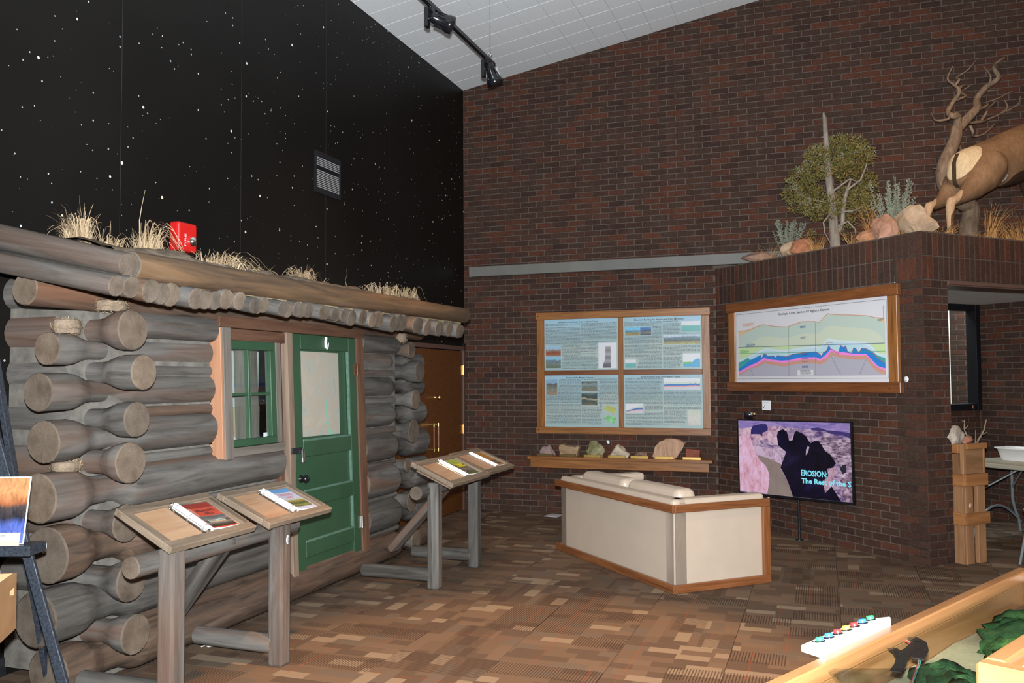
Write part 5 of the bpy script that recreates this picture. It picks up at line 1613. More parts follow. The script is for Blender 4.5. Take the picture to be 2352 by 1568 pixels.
# ================================================================ TRACK LIGHTING
TX, TZ = 1.15, 4.665
tk = thing('track_rail', 'black lighting track hung below the sloping white ceiling', 'track light', T(TX, -4.5, TZ))
MB().box(-.018, -8.0, -.018, .018, -2.10, .018).box(-.008, -8.0, -.0205, .008, -2.12, -.018).build('track_channel', MAT['black_plastic'], tk, T(TX, 0, TZ), .003)
for cy in (-2.20, -5.2):
    MB().tube([(TX, cy, TZ+.018), (TX, cy, CZ(TX))], .0028, 6).build('hanger_cable', MAT['steel'], tk, I4)
    MB().tube([(TX+.014*math.cos(a), cy, TZ+.075+.016*math.sin(a)) for a in [i*math.pi/6 for i in range(13)]], .004, 6, cap=False).build('hanger_ring', MAT['steel'], tk, I4)
def track_head(label, y, aim):
    h = thing('track_spotlight', label, 'spotlight', T(TX, y, TZ-.018), 'black track spotlights')
    MB().box(-.022, -.035, -.045, .022, .035, .0).build('adapter', MAT['black_plastic'], h, T(TX, y, TZ-.020), .004)
    MB().box(-.016, -.028, -.185, .016, .028, -.02).build('ballast_arm', MAT['black_plastic'], h, T(TX-.012, y-.05, TZ-.020), .004)
    p0 = Vector((TX+.03, y+.03, TZ-.105))
    M, _ = along(p0, p0+Vector(aim))
    MB().lathe([(.012, -.06), (.040, -.055), (.046, -.02), (.046, .0), (.058, .06), (.072, .10), (.075, .105), (.075, .150), (.066, .152), (.060, .12)], 18, close=False).build('lamp_can', MAT['black_plastic'], h, M)
    for a in range(8):
        q = Matrix.Rotation(a*math.pi/4, 4, 'Z')
        MB().box(.044, -.004, .0, .068, .004, .10).build('cooling_fin', MAT['black_plastic'], h, M @ q, .001)
    MB().tube([(TX, y, TZ-.04), p0-Vector(aim).normalized()*.03], .014, 8).build('swivel', MAT['black_plastic'], h, I4)
track_head('black spotlight aimed sideways, farther up the track', -3.56, (.55, .42, -.22))
track_head('black spotlight aimed down at the lower end of the track', -2.30, (.16, .26, -.62))

# ================================================================ DIORAMA ON THE LEDGE
ZL = 2.8175
random.seed(33)
# juniper tree
rr_, ff_ = Vector((.9423, .33476, 0)), Vector((-.33476, .9423, 0))
JB = Vector((4.272, -.887, 0))
jn = thing('juniper_tree', 'bushy olive juniper with a bare dead top on the brick ledge', 'tree', T(JB.x, JB.y, ZL))
def J(u, z, d=0.0):
    return JB+rr_*u+ff_*d+Vector((0, 0, z))
MB().tube([J(.004, ZL), J(.0, 2.95), J(-.01, 3.06), J(-.022, 3.30), J(-.047, 3.54), J(-.06, 3.745), J(-.067, 3.963), J(-.076, 4.15), J(-.084, 4.20)], [.055, .050, .046, .042, .036, .032, .026, .020, .006], 12).build('trunk', MAT['bark'], jn, I4)
MB().tube([J(.03, 2.98, .01), J(.07, 3.10, -.02), J(.085, 3.30, -.03), J(.12, 3.42, -.04), J(.16, 3.52, -.02)], [.020, .024, .022, .018, .01], 8).build('branch', MAT['bark'], jn, I4)
for pts in ([(-.062, 3.95, 0), (-.10, 3.955, -.01), (-.118, 3.945, -.01)], [(-.05, 3.6, 0), (-.15, 3.62, -.08), (-.26, 3.70, -.1)], [(-.02, 3.3, 0), (-.16, 3.34, .08), (-.30, 3.40, .1), (-.38, 3.5, .08)], [(.12, 3.42, -.04), (.22, 3.50, -.12), (.27, 3.64, -.14), (.31, 3.82, -.12)], [(.08, 3.3, -.03), (.20, 3.33, .10), (.33, 3.42, .12)], [(-.03, 3.4, 0), (.10, 3.50, -.16), (.16, 3.46, -.2)],
            [(0, 3.12, 0), (-.09, 3.16, -.10), (-.16, 3.08, -.14), (-.15, 2.98, -.14), (-.08, 2.86, -.12)], [(0, 3.05, 0), (.10, 3.10, -.08), (.16, 3.02, -.10), (.17, 2.92, -.1)], [(0, 3.2, 0), (.15, 3.2, -.1), (.26, 3.25, -.16)], [(-.05, 3.65, 0), (.04, 3.75, .1), (.10, 3.9, .12)]):
    p3 = [J(u, z, d) for u, z, d in pts]
    rd = [.013*(1-.75*i/(len(p3)-1)) for i in range(len(p3))]
    MB().tube(p3, rd, 7).build('branch', MAT['bark'], jn, I4)
CL = [(-.33, 3.55, .11), (-.36, 3.42, .10), (-.30, 3.33, .11), (-.24, 3.26, .09), (-.17, 3.21, .08), (-.22, 3.44, .12), (-.25, 3.60, .11), (-.22, 3.72, .11), (-.14, 3.78, .10), (-.13, 3.64, .12), (-.12, 3.36, .11), (-.05, 3.27, .10), (.05, 3.26, .08), (.0, 3.82, .09), (.06, 3.90, .09), (.12, 3.86, .10), (.10, 3.74, .12), (.04, 3.62, .10), (.20, 3.84, .10), (.28, 3.88, .09), (.33, 3.82, .07), (.24, 3.72, .11), (.16, 3.62, .11),
      (.33, 3.62, .08), (.36, 3.52, .09), (.32, 3.42, .11), (.26, 3.36, .11), (.30, 3.28, .08), (.22, 3.22, .09), (.13, 3.22, .09), (.10, 3.36, .09), (-.30, 3.24, .07), (-.40, 3.50, .06), (.20, 3.30, .08), (-.08, 3.18, .07), (.15, 3.13, .06), (.22, 3.12, .05), (-.18, 3.00, .05), (.08, 2.98, .05), (.27, 3.18, .06)]
vs, fs, tint = [], [], []
bvs, bfs = [], []
for (u, z, r) in CL:
    cdp = random.uniform(-.17, .17)
    c0 = J(u, z, cdp)
    n = int(330*(r/.1)**2)
    for i in range(n):
        dv = Vector((random.gauss(0, 1), random.gauss(0, 1), random.gauss(0, 1))).normalized()
        rad = r*random.random()**.45
        p = c0+dv*rad
        out = (dv+Vector((0, 0, .35))+Vector((random.uniform(-.6, .6), random.uniform(-.6, .6), random.uniform(-.6, .6)))).normalized()
        L = random.uniform(.018, .040)
        sd = out.cross(Vector((random.uniform(-1, 1), random.uniform(-1, 1), random.uniform(-1, 1)))).normalized()*random.uniform(.0035, .0065)
        b0 = len(vs)
        vs += [p-sd*.4, p+sd*.4, p+out*L*.6+sd, p+out*L, p+out*L*.6-sd]
        fs.append((b0, b0+1, b0+2, b0+3, b0+4))
        tint.append(random.random())
    nb = 26 if z > 3.68 or u < -.2 else 6
    for i in range(nb):
        dv = Vector((random.gauss(0, 1), random.gauss(0, 1)-.5, random.gauss(0, 1)+.4)).normalized()
        p = c0+dv*r*1.02
        q = .0045
        b0 = len(bvs)
        bvs += [p+Vector(v)*q for v in ((1, 0, 0), (-1, 0, 0), (0, 1, 0), (0, -1, 0), (0, 0, 1), (0, 0, -1))]
        bfs += [tuple(b0+j for j in f) for f in ((0, 2, 4), (2, 1, 4), (1, 3, 4), (3, 0, 4), (2, 0, 5), (1, 2, 5), (3, 1, 5), (0, 3, 5))]
tinted('foliage', vs, fs, tint, MAT['juniper'], jn, I4)
MB().add(bvs, bfs).build('berries', MAT['berry'], jn, I4)['kind'] = 'stuff'

# sagebrush
def sage(label, loc, n, h, spread, lean=0):
    t = thing('sagebrush', label, 'shrub', T(*loc), 'sagebrush on the brick ledge')
    vs, fs, tint = [], [], []
    sb = MB()
    for i in range(n):
        a = random.uniform(0, 6.283)
        d = Vector((math.cos(a)*spread*random.random()+lean, math.sin(a)*spread*.7*random.random(), 0))
        hh = h*random.uniform(.5, 1)
        pts = [Vector((0, 0, 0)), d*.45+Vector((0, 0, hh*.35)), d*.8+Vector((0, 0, hh*.68)), d+Vector((0, 0, hh))]
        sb.tube(pts, [.006, .004, .003, .0015], 5)
        for j in range(int(70*hh/.3)):
            tt = .25+.75*random.random()
            sgi = min(2, int(tt*3))
            p = pts[sgi].lerp(pts[sgi+1], tt*3-sgi)
            o_ = Vector((random.uniform(-1, 1), random.uniform(-1, 1), random.uniform(.2, 1.3))).normalized()
            L = random.uniform(.014, .030)
            sd = o_.cross(Vector((random.random(), random.random(), .1))).normalized()*.0035
            b0 = len(vs)
            vs += [p-sd*.3, p+sd*.3, p+o_*L+sd, p+o_*L-sd]
            fs.append((b0, b0+1, b0+2, b0+3))
            tint.append(random.random())
    sb.build('stem', MAT['bark'], t)
    tinted('foliage', vs, fs, tint, MAT['sage'], t, T(*loc))
sage('small grey green sagebrush at the left end of the ledge', (3.80, -.58, ZL), 26, .40, .24, .05)
sage('taller grey green sagebrush standing between the juniper and the ram', (4.76, -1.42, ZL), 34, .56, .22)

# rocks on the ledge
for i, (lb, x, y, sx_, sy_, sz_, st_, rz) in enumerate((
    ('small flat pinkish rock at the far left of the ledge', 3.50, -.40, .34, .20, .11, [(.3, (.20, .12, .09)), (.6, (.33, .20, .15)), (.8, (.40, .27, .21))], .2),
    ('pale cream stone below the small sagebrush', 3.85, -.735, .20, .16, .14, [(.3, (.28, .17, .09)), (.55, (.40, .28, .18)), (.8, (.48, .37, .26))], .5),
    ('orange red rock beside the pale cream stone', 3.97, -.83, .27, .18, .155, [(.3, (.25, .09, .045)), (.55, (.40, .17, .09)), (.8, (.47, .24, .14))], -.3),
    ('low orange rock right of the juniper trunk', 4.56, -1.38, .26, .18, .13, [(.3, (.26, .11, .055)), (.55, (.40, .19, .10)), (.8, (.47, .27, .16))], -.7),
    ('rounded pink sandstone rock under the tall sagebrush', 4.68, -1.505, .30, .20, .23, [(.3, (.27, .13, .08)), (.55, (.40, .21, .14)), (.8, (.48, .28, .19))], -.7),
    ('long buff sandstone block nearest the ram hoof', 4.93, -1.68, .42, .20, .26, [(.3, (.27, .17, .10)), (.55, (.41, .28, .18)), (.8, (.48, .36, .25))], -.75))):
    me = rock_mesh(sx_, sy_, sz_, 20+i*3, 3, .26, True, .6)
    me.materials.append(rock_mat('ledge_rock_%d' % i, st_, 8))
    tag(put('rock', me, None, T(x, y, ZL) @ Matrix.Rotation(rz, 4, 'Z')), lb, 'rock', 'rocks on the brick ledge')

# bunch grass on the ledge
GL = 'orange bunch grass on the brick ledge'
def ledge_grass(label, loc, n, h, spread, lean=(0, 0), curl=.35, base=.05, w=.003, mat='bunchgrass'):
    tuft('bunch_grass', label, loc, grass_blades(n, h, spread, lean, curl, w, base), mat, 'grass', GL)
ledge_grass('sparse orange grass sprigs on the far left rock', (3.62, -.50, ZL), 60, .22, .9, base=.12)
ledge_grass('orange grass tuft between the orange rock and the juniper trunk', (4.10, -.93, ZL), 90, .26, .45, (-.1, 0), base=.06)
ledge_grass('orange grass tuft at the right foot of the juniper', (4.43, -1.20, ZL), 70, .24, .6, (.2, 0), base=.05)
ledge_grass('tall thin orange grass left of the tall sagebrush', (4.60, -1.30, ZL), 80, .50, .22, (-.12, .0), .15, .05)
ledge_grass('orange grass mixed into the base of the tall sagebrush', (4.80, -1.50, ZL), 130, .32, .55, base=.10)
ledge_grass('short frizzy grass around the ram hoof', (5.13, -1.52, ZL), 120, .16, .9, base=.12, curl=.6)
ledge_grass('upright orange grass clump right of the weathered stump', (5.60, -1.10, ZL), 90, .40, .4, (.25, .12), .2, .05)
ledge_grass('broad orange grass clump at the right end of the ledge', (5.93, -.78, ZL), 260, .34, .65, (.05, 0), .3, .18)
ledge_grass('low grass litter below the ram belly', (5.42, -1.25, ZL), 110, .12, 1.2, base=.16, curl=.6)

# dead juniper with curved trunk
LDIR = Vector((R2, R2, 0))
LO = Vector((OC[0], OC[1], 0))
def KP(t, z, s=.35):
    """point above the ledge: t along the lintel, s behind its face"""
    return LO+LDIR*t+Vector((-R2, R2, 0))*s+Vector((0, 0, z))
dt_ = thing('dead_tree', 'bare brown dead tree with a curved trunk behind the ram', 'tree', Matrix.Translation(KP(1.40, ZL, .62)))
DT = {'trunk': [(1.40, 2.80), (1.403, 3.035), (1.433, 3.15), (1.412, 3.249), (1.284, 3.295), (1.142, 3.372), (1.066, 3.475), (1.08, 3.61), (1.157, 3.751), (1.244, 3.895), (1.273, 4.011)],
 'L': [(1.273, 4.011), (1.245, 4.107), (1.172, 4.10), (1.198, 4.159), (1.251, 4.255), (1.263, 4.347), (1.249, 4.413), (1.221, 4.499), (1.242, 4.615)], 'L2': [(1.249, 4.413), (1.30, 4.48), (1.352, 4.53), (1.471, 4.616), (1.543, 4.73)], 'Lh': [(1.172, 4.10), (1.10, 4.06), (1.027, 4.064), (0.926, 4.11)],
 'R': [(1.29, 4.0), (1.417, 4.13), (1.521, 4.223), (1.627, 4.351), (1.751, 4.484), (1.841, 4.566), (1.828, 4.669), (1.936, 4.755), (2.008, 4.813)], 'R2': [(1.571, 4.218), (1.708, 4.282), (1.779, 4.337), (1.919, 4.391), (2.026, 4.452)], 'R3': [(1.38, 4.065), (1.599, 4.101), (1.771, 4.157), (1.929, 4.229), (2.09, 4.302), (2.191, 4.392)], 'R4': [(1.633, 4.123), (1.688, 4.21), (1.793, 4.27), (1.883, 4.363)],
 'b1': [(1.463, 4.045), (1.477, 3.978), (1.559, 3.965), (1.678, 3.996), (1.759, 4.092)], 'b2': [(1.26, 4.279), (1.393, 4.331), (1.412, 4.39), (1.498, 4.459)], 'b3': [(1.28, 4.372), (1.348, 4.427), (1.498, 4.471)], 'b4': [(1.06, 3.558), (0.90, 3.568)], 'b5': [(1.751, 4.484), (1.765, 4.58), (1.753, 4.704)], 'b6': [(1.20, 3.80), (1.12, 3.83)], 'b7': [(1.20, 3.78), (1.35, 3.70), (1.42, 3.70)], 'b8': [(1.93, 4.229), (2.0, 4.29), (2.03, 4.37)], 'b9': [(1.84, 4.566), (1.93, 4.60), (2.02, 4.63)], 'b10': [(1.29, 3.9), (1.38, 3.82), (1.44, 3.76)], 'b11': [(1.70, 4.45), (1.80, 4.46), (1.93, 4.47)]}
RADS = {'trunk': [.095, .09, .085, .085, .085, .080, .075, .070, .064, .058, .054], 'R': [.050, .046, .040, .034, .030, .026, .020, .014, .005], 'L': [.046, .036, .032, .026, .022, .018, .015, .010, .004]}
for nm, pl_ in DT.items():
    p3 = []
    for i, (t_, z_) in enumerate(pl_):
        ds = 0 if nm == 'trunk' else .05*math.sin(i*1.7+len(nm)*2.1)*min(1, i)
        q_ = KP(t_, z_, .60+ds)
        q_.y = min(q_.y, -.09-.02*len(nm))
        p3.append(q_)
    rd = RADS.get(nm) or [.016*(1-.75*i/(len(p3)-1)) for i in range(len(p3))]
    # smooth the path a little
    q, rq = [], []
    for i in range(len(p3)-1):
        for j in range(3):
            f_ = j/3
            a0, a1, a2, a3 = p3[max(i-1, 0)], p3[i], p3[i+1], p3[min(i+2, len(p3)-1)]
            q.append(.5*((2*a1)+(a2-a0)*f_+(2*a0-5*a1+4*a2-a3)*f_*f_+(3*a1-a0-3*a2+a3)*f_**3))
            rq.append(rd[i]*(1-f_)+rd[i+1]*f_)
    q.append(p3[-1])
    rq.append(rd[-1])
    MB().tube(q, rq, 10 if nm == 'trunk' else 7).build('trunk' if nm == 'trunk' else 'branch', MAT['dead_bark'], dt_, I4)

# mounted bighorn ram
ram = thing('bighorn_ram', 'mounted brown bighorn ram with pale rump striding along the ledge', 'animal', Matrix.Translation(KP(1.3, ZL)))
bm = bmesh.new()
def ell(c, r, rot=None):
    m = bmesh.ops.create_icosphere(bm, subdivisions=3, radius=1)
    for v in m['verts']:
        v.co = Vector(c)+Vector((v.co.x*r[0], v.co.y*r[1], v.co.z*r[2]))
def limb(pts, rad, flat=1.0):
    b_ = MB()
    b_.tube(pts, rad, 14)
    vv = [bm.verts.new(v) for v in b_.v]
    for f in b_.f:
        try:
            bm.faces.new([vv[i] for i in f])
        except ValueError:
            pass
    for p, r_ in zip(pts, rad):
        ell(p, (r_, r_, r_))
# local frame: x along the ledge (t - 1.3), y towards the viewer, z above the ledge
def Q(t, z, y=0.0):
    return Vector((t-1.3, y, z-ZL))
secs = [(.885, 3.47, .10, .075), (.94, 3.50, .165, .13), (1.05, 3.535, .185, .18), (1.17, 3.575, .185, .205), (1.30, 3.62, .195, .215), (1.42, 3.635, .225, .225), (1.55, 3.655, .265, .235), (1.70, 3.70, .280, .24), (1.85, 3.755, .285, .24), (2.00, 3.80, .285, .225), (2.14, 3.84, .27, .20), (2.26, 3.89, .24, .165), (2.36, 3.96, .20, .13)]
def bend(v):
    """turn the fore part away from the back wall"""
    x = v.x+1.3
    if x > 1.75:
        a = min((x-1.75)*1.0, .75)
        d = x-1.75
        return Vector((1.75-1.3+d*math.cos(a*.6), v.y+d*math.sin(a*.6), v.z))
    return v
nS = 24
vr = []
for (t_, z_, hh, hw) in secs:
    ring = []
    for k_ in range(nS):
        a = 2*math.pi*k_/nS
        ring.append(bm.verts.new(Q(t_, z_+math.sin(a)*hh, math.cos(a)*hw)))
    vr.append(ring)
for i in range(len(vr)-1):
    for k_ in range(nS):
        bm.faces.new((vr[i][k_], vr[i][(k_+1) % nS], vr[i+1][(k_+1) % nS], vr[i+1][k_]))
bm.faces.new(vr[0][::-1])
bm.faces.new(vr[-1])
for sy_, dx in ((.125, 0), (-.125, .02)):
    limb([Q(1.20+dx, 3.53, sy_), Q(1.10+dx, 3.42, sy_), Q(.98+dx, 3.315, sy_), Q(.86+dx, 3.235, sy_), Q(.755+dx, 3.180, sy_)], [.155, .150, .110, .068, .047])
    limb([Q(1.28+dx, 3.50, sy_), Q(1.20+dx, 3.41, sy_), Q(1.06+dx, 3.315, sy_), Q(.90+dx, 3.235, sy_)], [.11, .10, .07, .045])
    limb([Q(.72+dx, 3.175, sy_), Q(.675+dx, 3.165, sy_), Q(.655+dx, 3.10, sy_), Q(.655+dx, 2.98, sy_), Q(.660+dx, 2.88, sy_), Q(.672+dx, 2.84, sy_)], [.045, .044, .042, .036, .036, .043])
    limb([Q(2.05+dx, 3.72, sy_*.9), Q(2.04+dx, 3.50, sy_*.9), Q(2.06+dx, 3.30, sy_*.9), Q(2.05+dx, 3.10, sy_*.9), Q(2.06+dx, 2.95, sy_*.9), Q(2.07+dx, 2.845, sy_*.9)], [.13, .085, .05, .04, .036, .045])
limb([Q(2.26, 3.90), Q(2.36, 4.02), Q(2.44, 4.15), Q(2.50, 4.24)], [.175, .145, .12, .105])
limb([Q(2.50, 4.25), Q(2.58, 4.22), Q(2.68, 4.15), Q(2.73, 4.11)], [.10, .088, .062, .048])
for sy_ in (.10, -.10):
    ell(Q(2.47, 4.30, sy_), (.022, .06, .03))
for v in bm.verts:
    v.co = bend(v.co)
me = bpy.data.meshes.new('ram_body')
bm.to_mesh(me)
bm.free()
k = NT('ram_hide', .85, .1)
x, y, z = k.sep(k.coord())
fine = k.noise(k.map(k.coord(), (60, 60, 18)), 1.0, 4, .7)
broad = k.noise(k.coord(), 5, 4, .6)
c = k.ramp(broad, [(.3, (.150, .080, .040)), (.5, (.205, .115, .060)), (.7, (.250, .145, .080))])
xe = k.math('ADD', x, k.math('MULTIPLY', k.math('SUBTRACT', broad, .5), .06))
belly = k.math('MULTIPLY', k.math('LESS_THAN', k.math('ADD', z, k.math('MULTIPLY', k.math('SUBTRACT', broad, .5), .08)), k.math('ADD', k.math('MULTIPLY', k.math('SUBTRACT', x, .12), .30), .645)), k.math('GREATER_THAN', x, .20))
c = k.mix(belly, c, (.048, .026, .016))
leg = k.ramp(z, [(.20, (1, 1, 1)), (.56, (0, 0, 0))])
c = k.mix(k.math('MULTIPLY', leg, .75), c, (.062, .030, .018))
rump = k.math('MULTIPLY', k.math('LESS_THAN', xe, k.math('ADD', k.math('MULTIPLY', k.math('SUBTRACT', z, .575), .76), -.425)), k.math('GREATER_THAN', z, .50))
tail = k.math('MULTIPLY', k.math('GREATER_THAN', z, .52), k.math('LESS_THAN', k.math('ADD', k.math('ABSOLUTE', y), k.math('MULTIPLY', k.math('GREATER_THAN', x, -.36), 1.0)), .022))
c = k.mix(rump, c, (.56, .415, .25))
c = k.mix(tail, c, (.06, .035, .02))
strip = k.math('MULTIPLY', k.math('LESS_THAN', xe, k.math('ADD', k.math('MULTIPLY', k.math('SUBTRACT', z, .40), .72), -.535)), k.math('LESS_THAN', z, .56))
strip2 = k.math('MULTIPLY', k.math('LESS_THAN', x, -.668), k.math('LESS_THAN', z, .36))
c = k.mix(k.math('MAXIMUM', strip, strip2), c, (.42, .27, .16))
wh = k.math('LESS_THAN', k.math('ADD', k.math('POWER', k.math('SUBTRACT', x, .085), 2.0), k.math('POWER', k.math('SUBTRACT', z, .600), 2.0)), .0042)
c = k.mix(wh, c, (.50, .46, .42))
c = k.mix(1.0, c, k.ramp(fine, [(.3, (.80,)*3), (.7, (1.22,)*3)]), 'MULTIPLY')
k.base(c)
k.bump(fine, .35, .006)
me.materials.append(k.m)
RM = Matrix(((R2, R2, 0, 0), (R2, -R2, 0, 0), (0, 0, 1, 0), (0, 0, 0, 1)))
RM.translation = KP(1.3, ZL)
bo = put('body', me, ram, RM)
rmd = bo.modifiers.new('remesh', 'REMESH')
rmd.mode = 'VOXEL'
rmd.voxel_size = .014
rmd.use_smooth_shade = True
smd = bo.modifiers.new('smooth', 'SMOOTH')
smd.factor = .6
smd.iterations = 9
HO = plain('hoof_black', (.02, .017, .015), .5)
for sy_, tt in ((.125, .675), (-.125, .695), (.112, 2.075), (-.112, 2.095)):
    MB().lathe([(.046, 0), (.042, .05), (.034, .062)], 12).build('hoof', HO, ram, RM @ Matrix.Translation(bend(Q(tt, ZL, sy_))))
HN = plain('horn_brown', (.20, .13, .075), .6, .2, var=.3, scale=50, bump=.4)
for sy_ in (1, -1):
    pts = [bend(Q(2.46-.16*(1-math.cos(a)), 4.36+.13*math.sin(a)-.05*a, sy_*(.06+.03*a))) for a in [i*.42 for i in range(10)]]
    MB().tube(pts, [.055*(1-.8*i/9) for i in range(10)], 10).build('horn', HN, ram, RM)
MB().tube([Q(1.175, 3.40, .02), Q(1.165, 3.345, .02), Q(1.160, 3.315, .02)], [.035, .042, .024], 10).build('scrotum', plain('pale_hide', (.50, .40, .30), .8, .1), ram, RM)

# ================================================================ ALCOVE FURNITURE
# pallet wood stand beside the pier (t along the lintel, s in front of its face)
def LP(t, s, z):
    return LO+LDIR*t+Vector((R2, -R2, 0))*s+Vector((0, 0, z))
FST = Matrix(((R2, R2, 0, 0), (R2, -R2, 0, 0), (0, 0, 1, 0), (0, 0, 0, 1)))
FST.translation = LP(.345, .085, 0)          # front left corner on the floor; x along lintel, y towards the room
sd_ = thing('pallet_stand', 'rough pine pallet wood display stand beside the brick pier', 'stand', FST)
def sb(name, x0, y0, z0, x1, y1, z1, mat='pine'):
    d = (x1-x0, y1-y0, z1-z0)
    a = max(range(3), key=lambda i: d[i])
    Q_ = [Matrix(((0, 0, 1, 0), (1, 0, 0, 0), (0, 1, 0, 0), (0, 0, 0, 1))), Matrix(((0, 1, 0, 0), (0, 0, 1, 0), (1, 0, 0, 0), (0, 0, 0, 1))), Matrix.Identity(4)][a]
    dd = Q_.inverted().to_3x3() @ Vector(d)
    dd = [abs(v)/2 for v in dd]
    return MB().box(-dd[0], -dd[1], -dd[2], dd[0], dd[1], dd[2]).build(name, MAT[mat], sd_, FST @ T((x0+x1)/2, (y0+y1)/2, (z0+z1)/2) @ Q_, .003)
Wd, Dp = .245, .34
for x0, x1 in ((0, .095), (.150, .245)):
    sb('leg', x0, -.04, 0, x1, 0, .66)
    sb('leg', x0, -Dp, 0, x1, -Dp+.04, .66)
sb('side_board', -.022, -.165, 0, 0, -.01, .66)
sb('side_board', -.022, -Dp, 0, 0, -.185, .66)
sb('cross_board', -.022, .0, .33, Wd+.03, .022, .43, 'pine_stain')
sb('cross_board', -.044, -Dp, .33, -.022, .022, .43, 'pine_stain')
sb('cross_board', -.022, .0, .655, Wd+.018, .022, .755, 'pine_stain')
sb('cross_board', -.044, -Dp, .655, -.022, .022, .755, 'pine_stain')
sb('box_panel', 0, -.02, .755, Wd, 0, .965)
sb('box_panel', 0, -Dp, .66, Wd, -Dp+.02, .985)
sb('box_panel', Wd-.02, -Dp+.02, .66, Wd, -.02, .985)
sb('corner_post', -.022, -.03, .755, .012, .006, 1.01)
sb('corner_post', Wd-.016, -.02, .755, Wd+.006, .006, .985)
sb('box_floor', 0, -Dp+.02, .655, Wd-.02, -.02, .675, 'pine_stain')
sb('top_board', 0, -Dp, .985, Wd, -.02, 1.005)
sb('top_rail', .012, -.02, .965, Wd+.02, .018, 1.012, 'pine_stain')
sb('top_rail', -.04, -Dp, .93, -.005, -.03, 1.005, 'pine_stain')
tag(MB().lathe([(.020, 0), (.020, .002), (.001, .002)], 14, close=False).build('round_sticker', pic_mat('faded_red_sticker', [(0, (.42, .2, .15)), (.5, (.5, .36, .3)), (1, (.4, .22, .17))], 40, .5), None, FST @ T(.058, .001, .49) @ Matrix.Rotation(-math.pi/2, 4, 'X') @ Matrix.Scale(1.25, 4, (0, 1, 0))), 'faded round sticker on the front leg of the pallet stand', 'sticker')
tag(MB().lathe([(.019, 0), (.019, .002), (.001, .002)], 14, close=False).build('round_sticker', plain('orange_sticker', (.36, .12, .05), .5, var=.5, scale=60), None, FW @ T(-.155, 1.238, .021)), 'small orange sticker on the bottom of the black window frame', 'sticker')
for lb, x, y, dx, dy, dz, st_, sd in (('whitish lumpy rock on top of the pallet stand', .03, -.13, .27, .16, .155, [(.3, (.30, .24, .19)), (.55, (.42, .36, .30)), (.75, (.5, .45, .4))], 41),
                                      ('small reddish rock at the right edge of the pallet stand', .165, -.10, .11, .09, .075, [(.3, (.25, .10, .06)), (.6, (.36, .17, .11)), (.8, (.42, .24, .17))], 44)):
    me = rock_mesh(dx, dy, dz, sd, 3, .3, True, .5)
    me.materials.append(rock_mat('stand_rock_%d' % sd, st_, 8))
    tag(put('rock', me, None, FST @ T(x, y, 1.005)), lb, 'rock', 'rocks on the pallet stand')
# folding table
FTB = FR((AK[0], AK[1], 0), (R2, -R2, 0), (0, 0, 1))   # x along, y up, z out
FTB = FTB @ Matrix(((1, 0, 0, 0), (0, 0, 1, 0), (0, 1, 0, 0), (0, 0, 0, 1)))   # x along, y out of the wall, z up
PL = plain('grey_beige_plastic', (.34, .31, .24), .45, .3)
SG = plain('grey_leg_paint', (.16, .18, .19), .35, .5)
tb = thing('folding_table', 'grey folding table with steel wishbone legs along the alcove wall', 'table', FTB @ T(1.5, .9, 0))
X0, X1, Y0, Y1 = .62, 2.45, .50, 1.265
MB().box(X0, Y0, .695, X1, Y1, .740).build('tabletop', PL, tb, FTB, .012, 2)
def legpair(xc, sgn):
    for yy, s_ in ((Y0+.14, -1), (Y1-.14, 1)):
        MB().tube([(xc, yy, .695), (xc, yy, .34), (xc, yy+s_*.03, .24), (xc, yy+s_*.09, .12), (xc, yy+s_*.11, .0)], .015, 9).build('leg', SG, tb, FTB)
    MB().tube([(xc, Y0+.02+(Y1-Y0-.04)*i/10, .10+.185*math.sin(math.pi*i/10)) for i in range(11)], .012, 8).build('leg_arch', SG, tb, FTB)
    MB().tube([(xc, Y0+.14, .45), (xc+sgn*.30, (Y0+Y1)/2, .695)], .009, 8).build('leg_strut', SG, tb, FTB)
    MB().tube([(xc, Y1-.14, .45), (xc+sgn*.30, (Y0+Y1)/2, .695)], .009, 8).build('leg_strut', SG, tb, FTB)
legpair(.80, 1)
legpair(2.28, -1)
# white tub
tbn = thing('storage_tub', 'white plastic tub standing on the grey folding table', 'tub', FTB @ T(.97, .74, .740))
b = MB()
W0, D0, HT = .19, .13, .115
vs = []
for (w_, d_, z_) in ((W0*.82, D0*.82, 0), (W0, D0, HT), (W0+.02, D0+.02, HT), (W0+.02, D0+.02, HT+.012), (W0-.01, D0-.01, HT+.012), (W0*.80, D0*.80, .006)):
    for a in range(24):
        an = 2*math.pi*a/24
        cx, sx2 = math.cos(an), math.sin(an)
        e_ = .35
        vs.append((math.copysign(abs(cx)**e_, cx)*w_, math.copysign(abs(sx2)**e_, sx2)*d_, z_))
fs = []
for i in range(5):
    for a in range(24):
        q1, q2 = i*24+a, i*24+(a+1) % 24
        fs.append((q1, q2, q2+24, q1+24))
b.add(vs, fs, 0, True)
b.add(vs[:24], [tuple(range(23, -1, -1))]).add(vs[-24:], [tuple(range(24))])
b.build('tub_body', plain('white_tub', (.70, .69, .66), .4, .35), tbn)
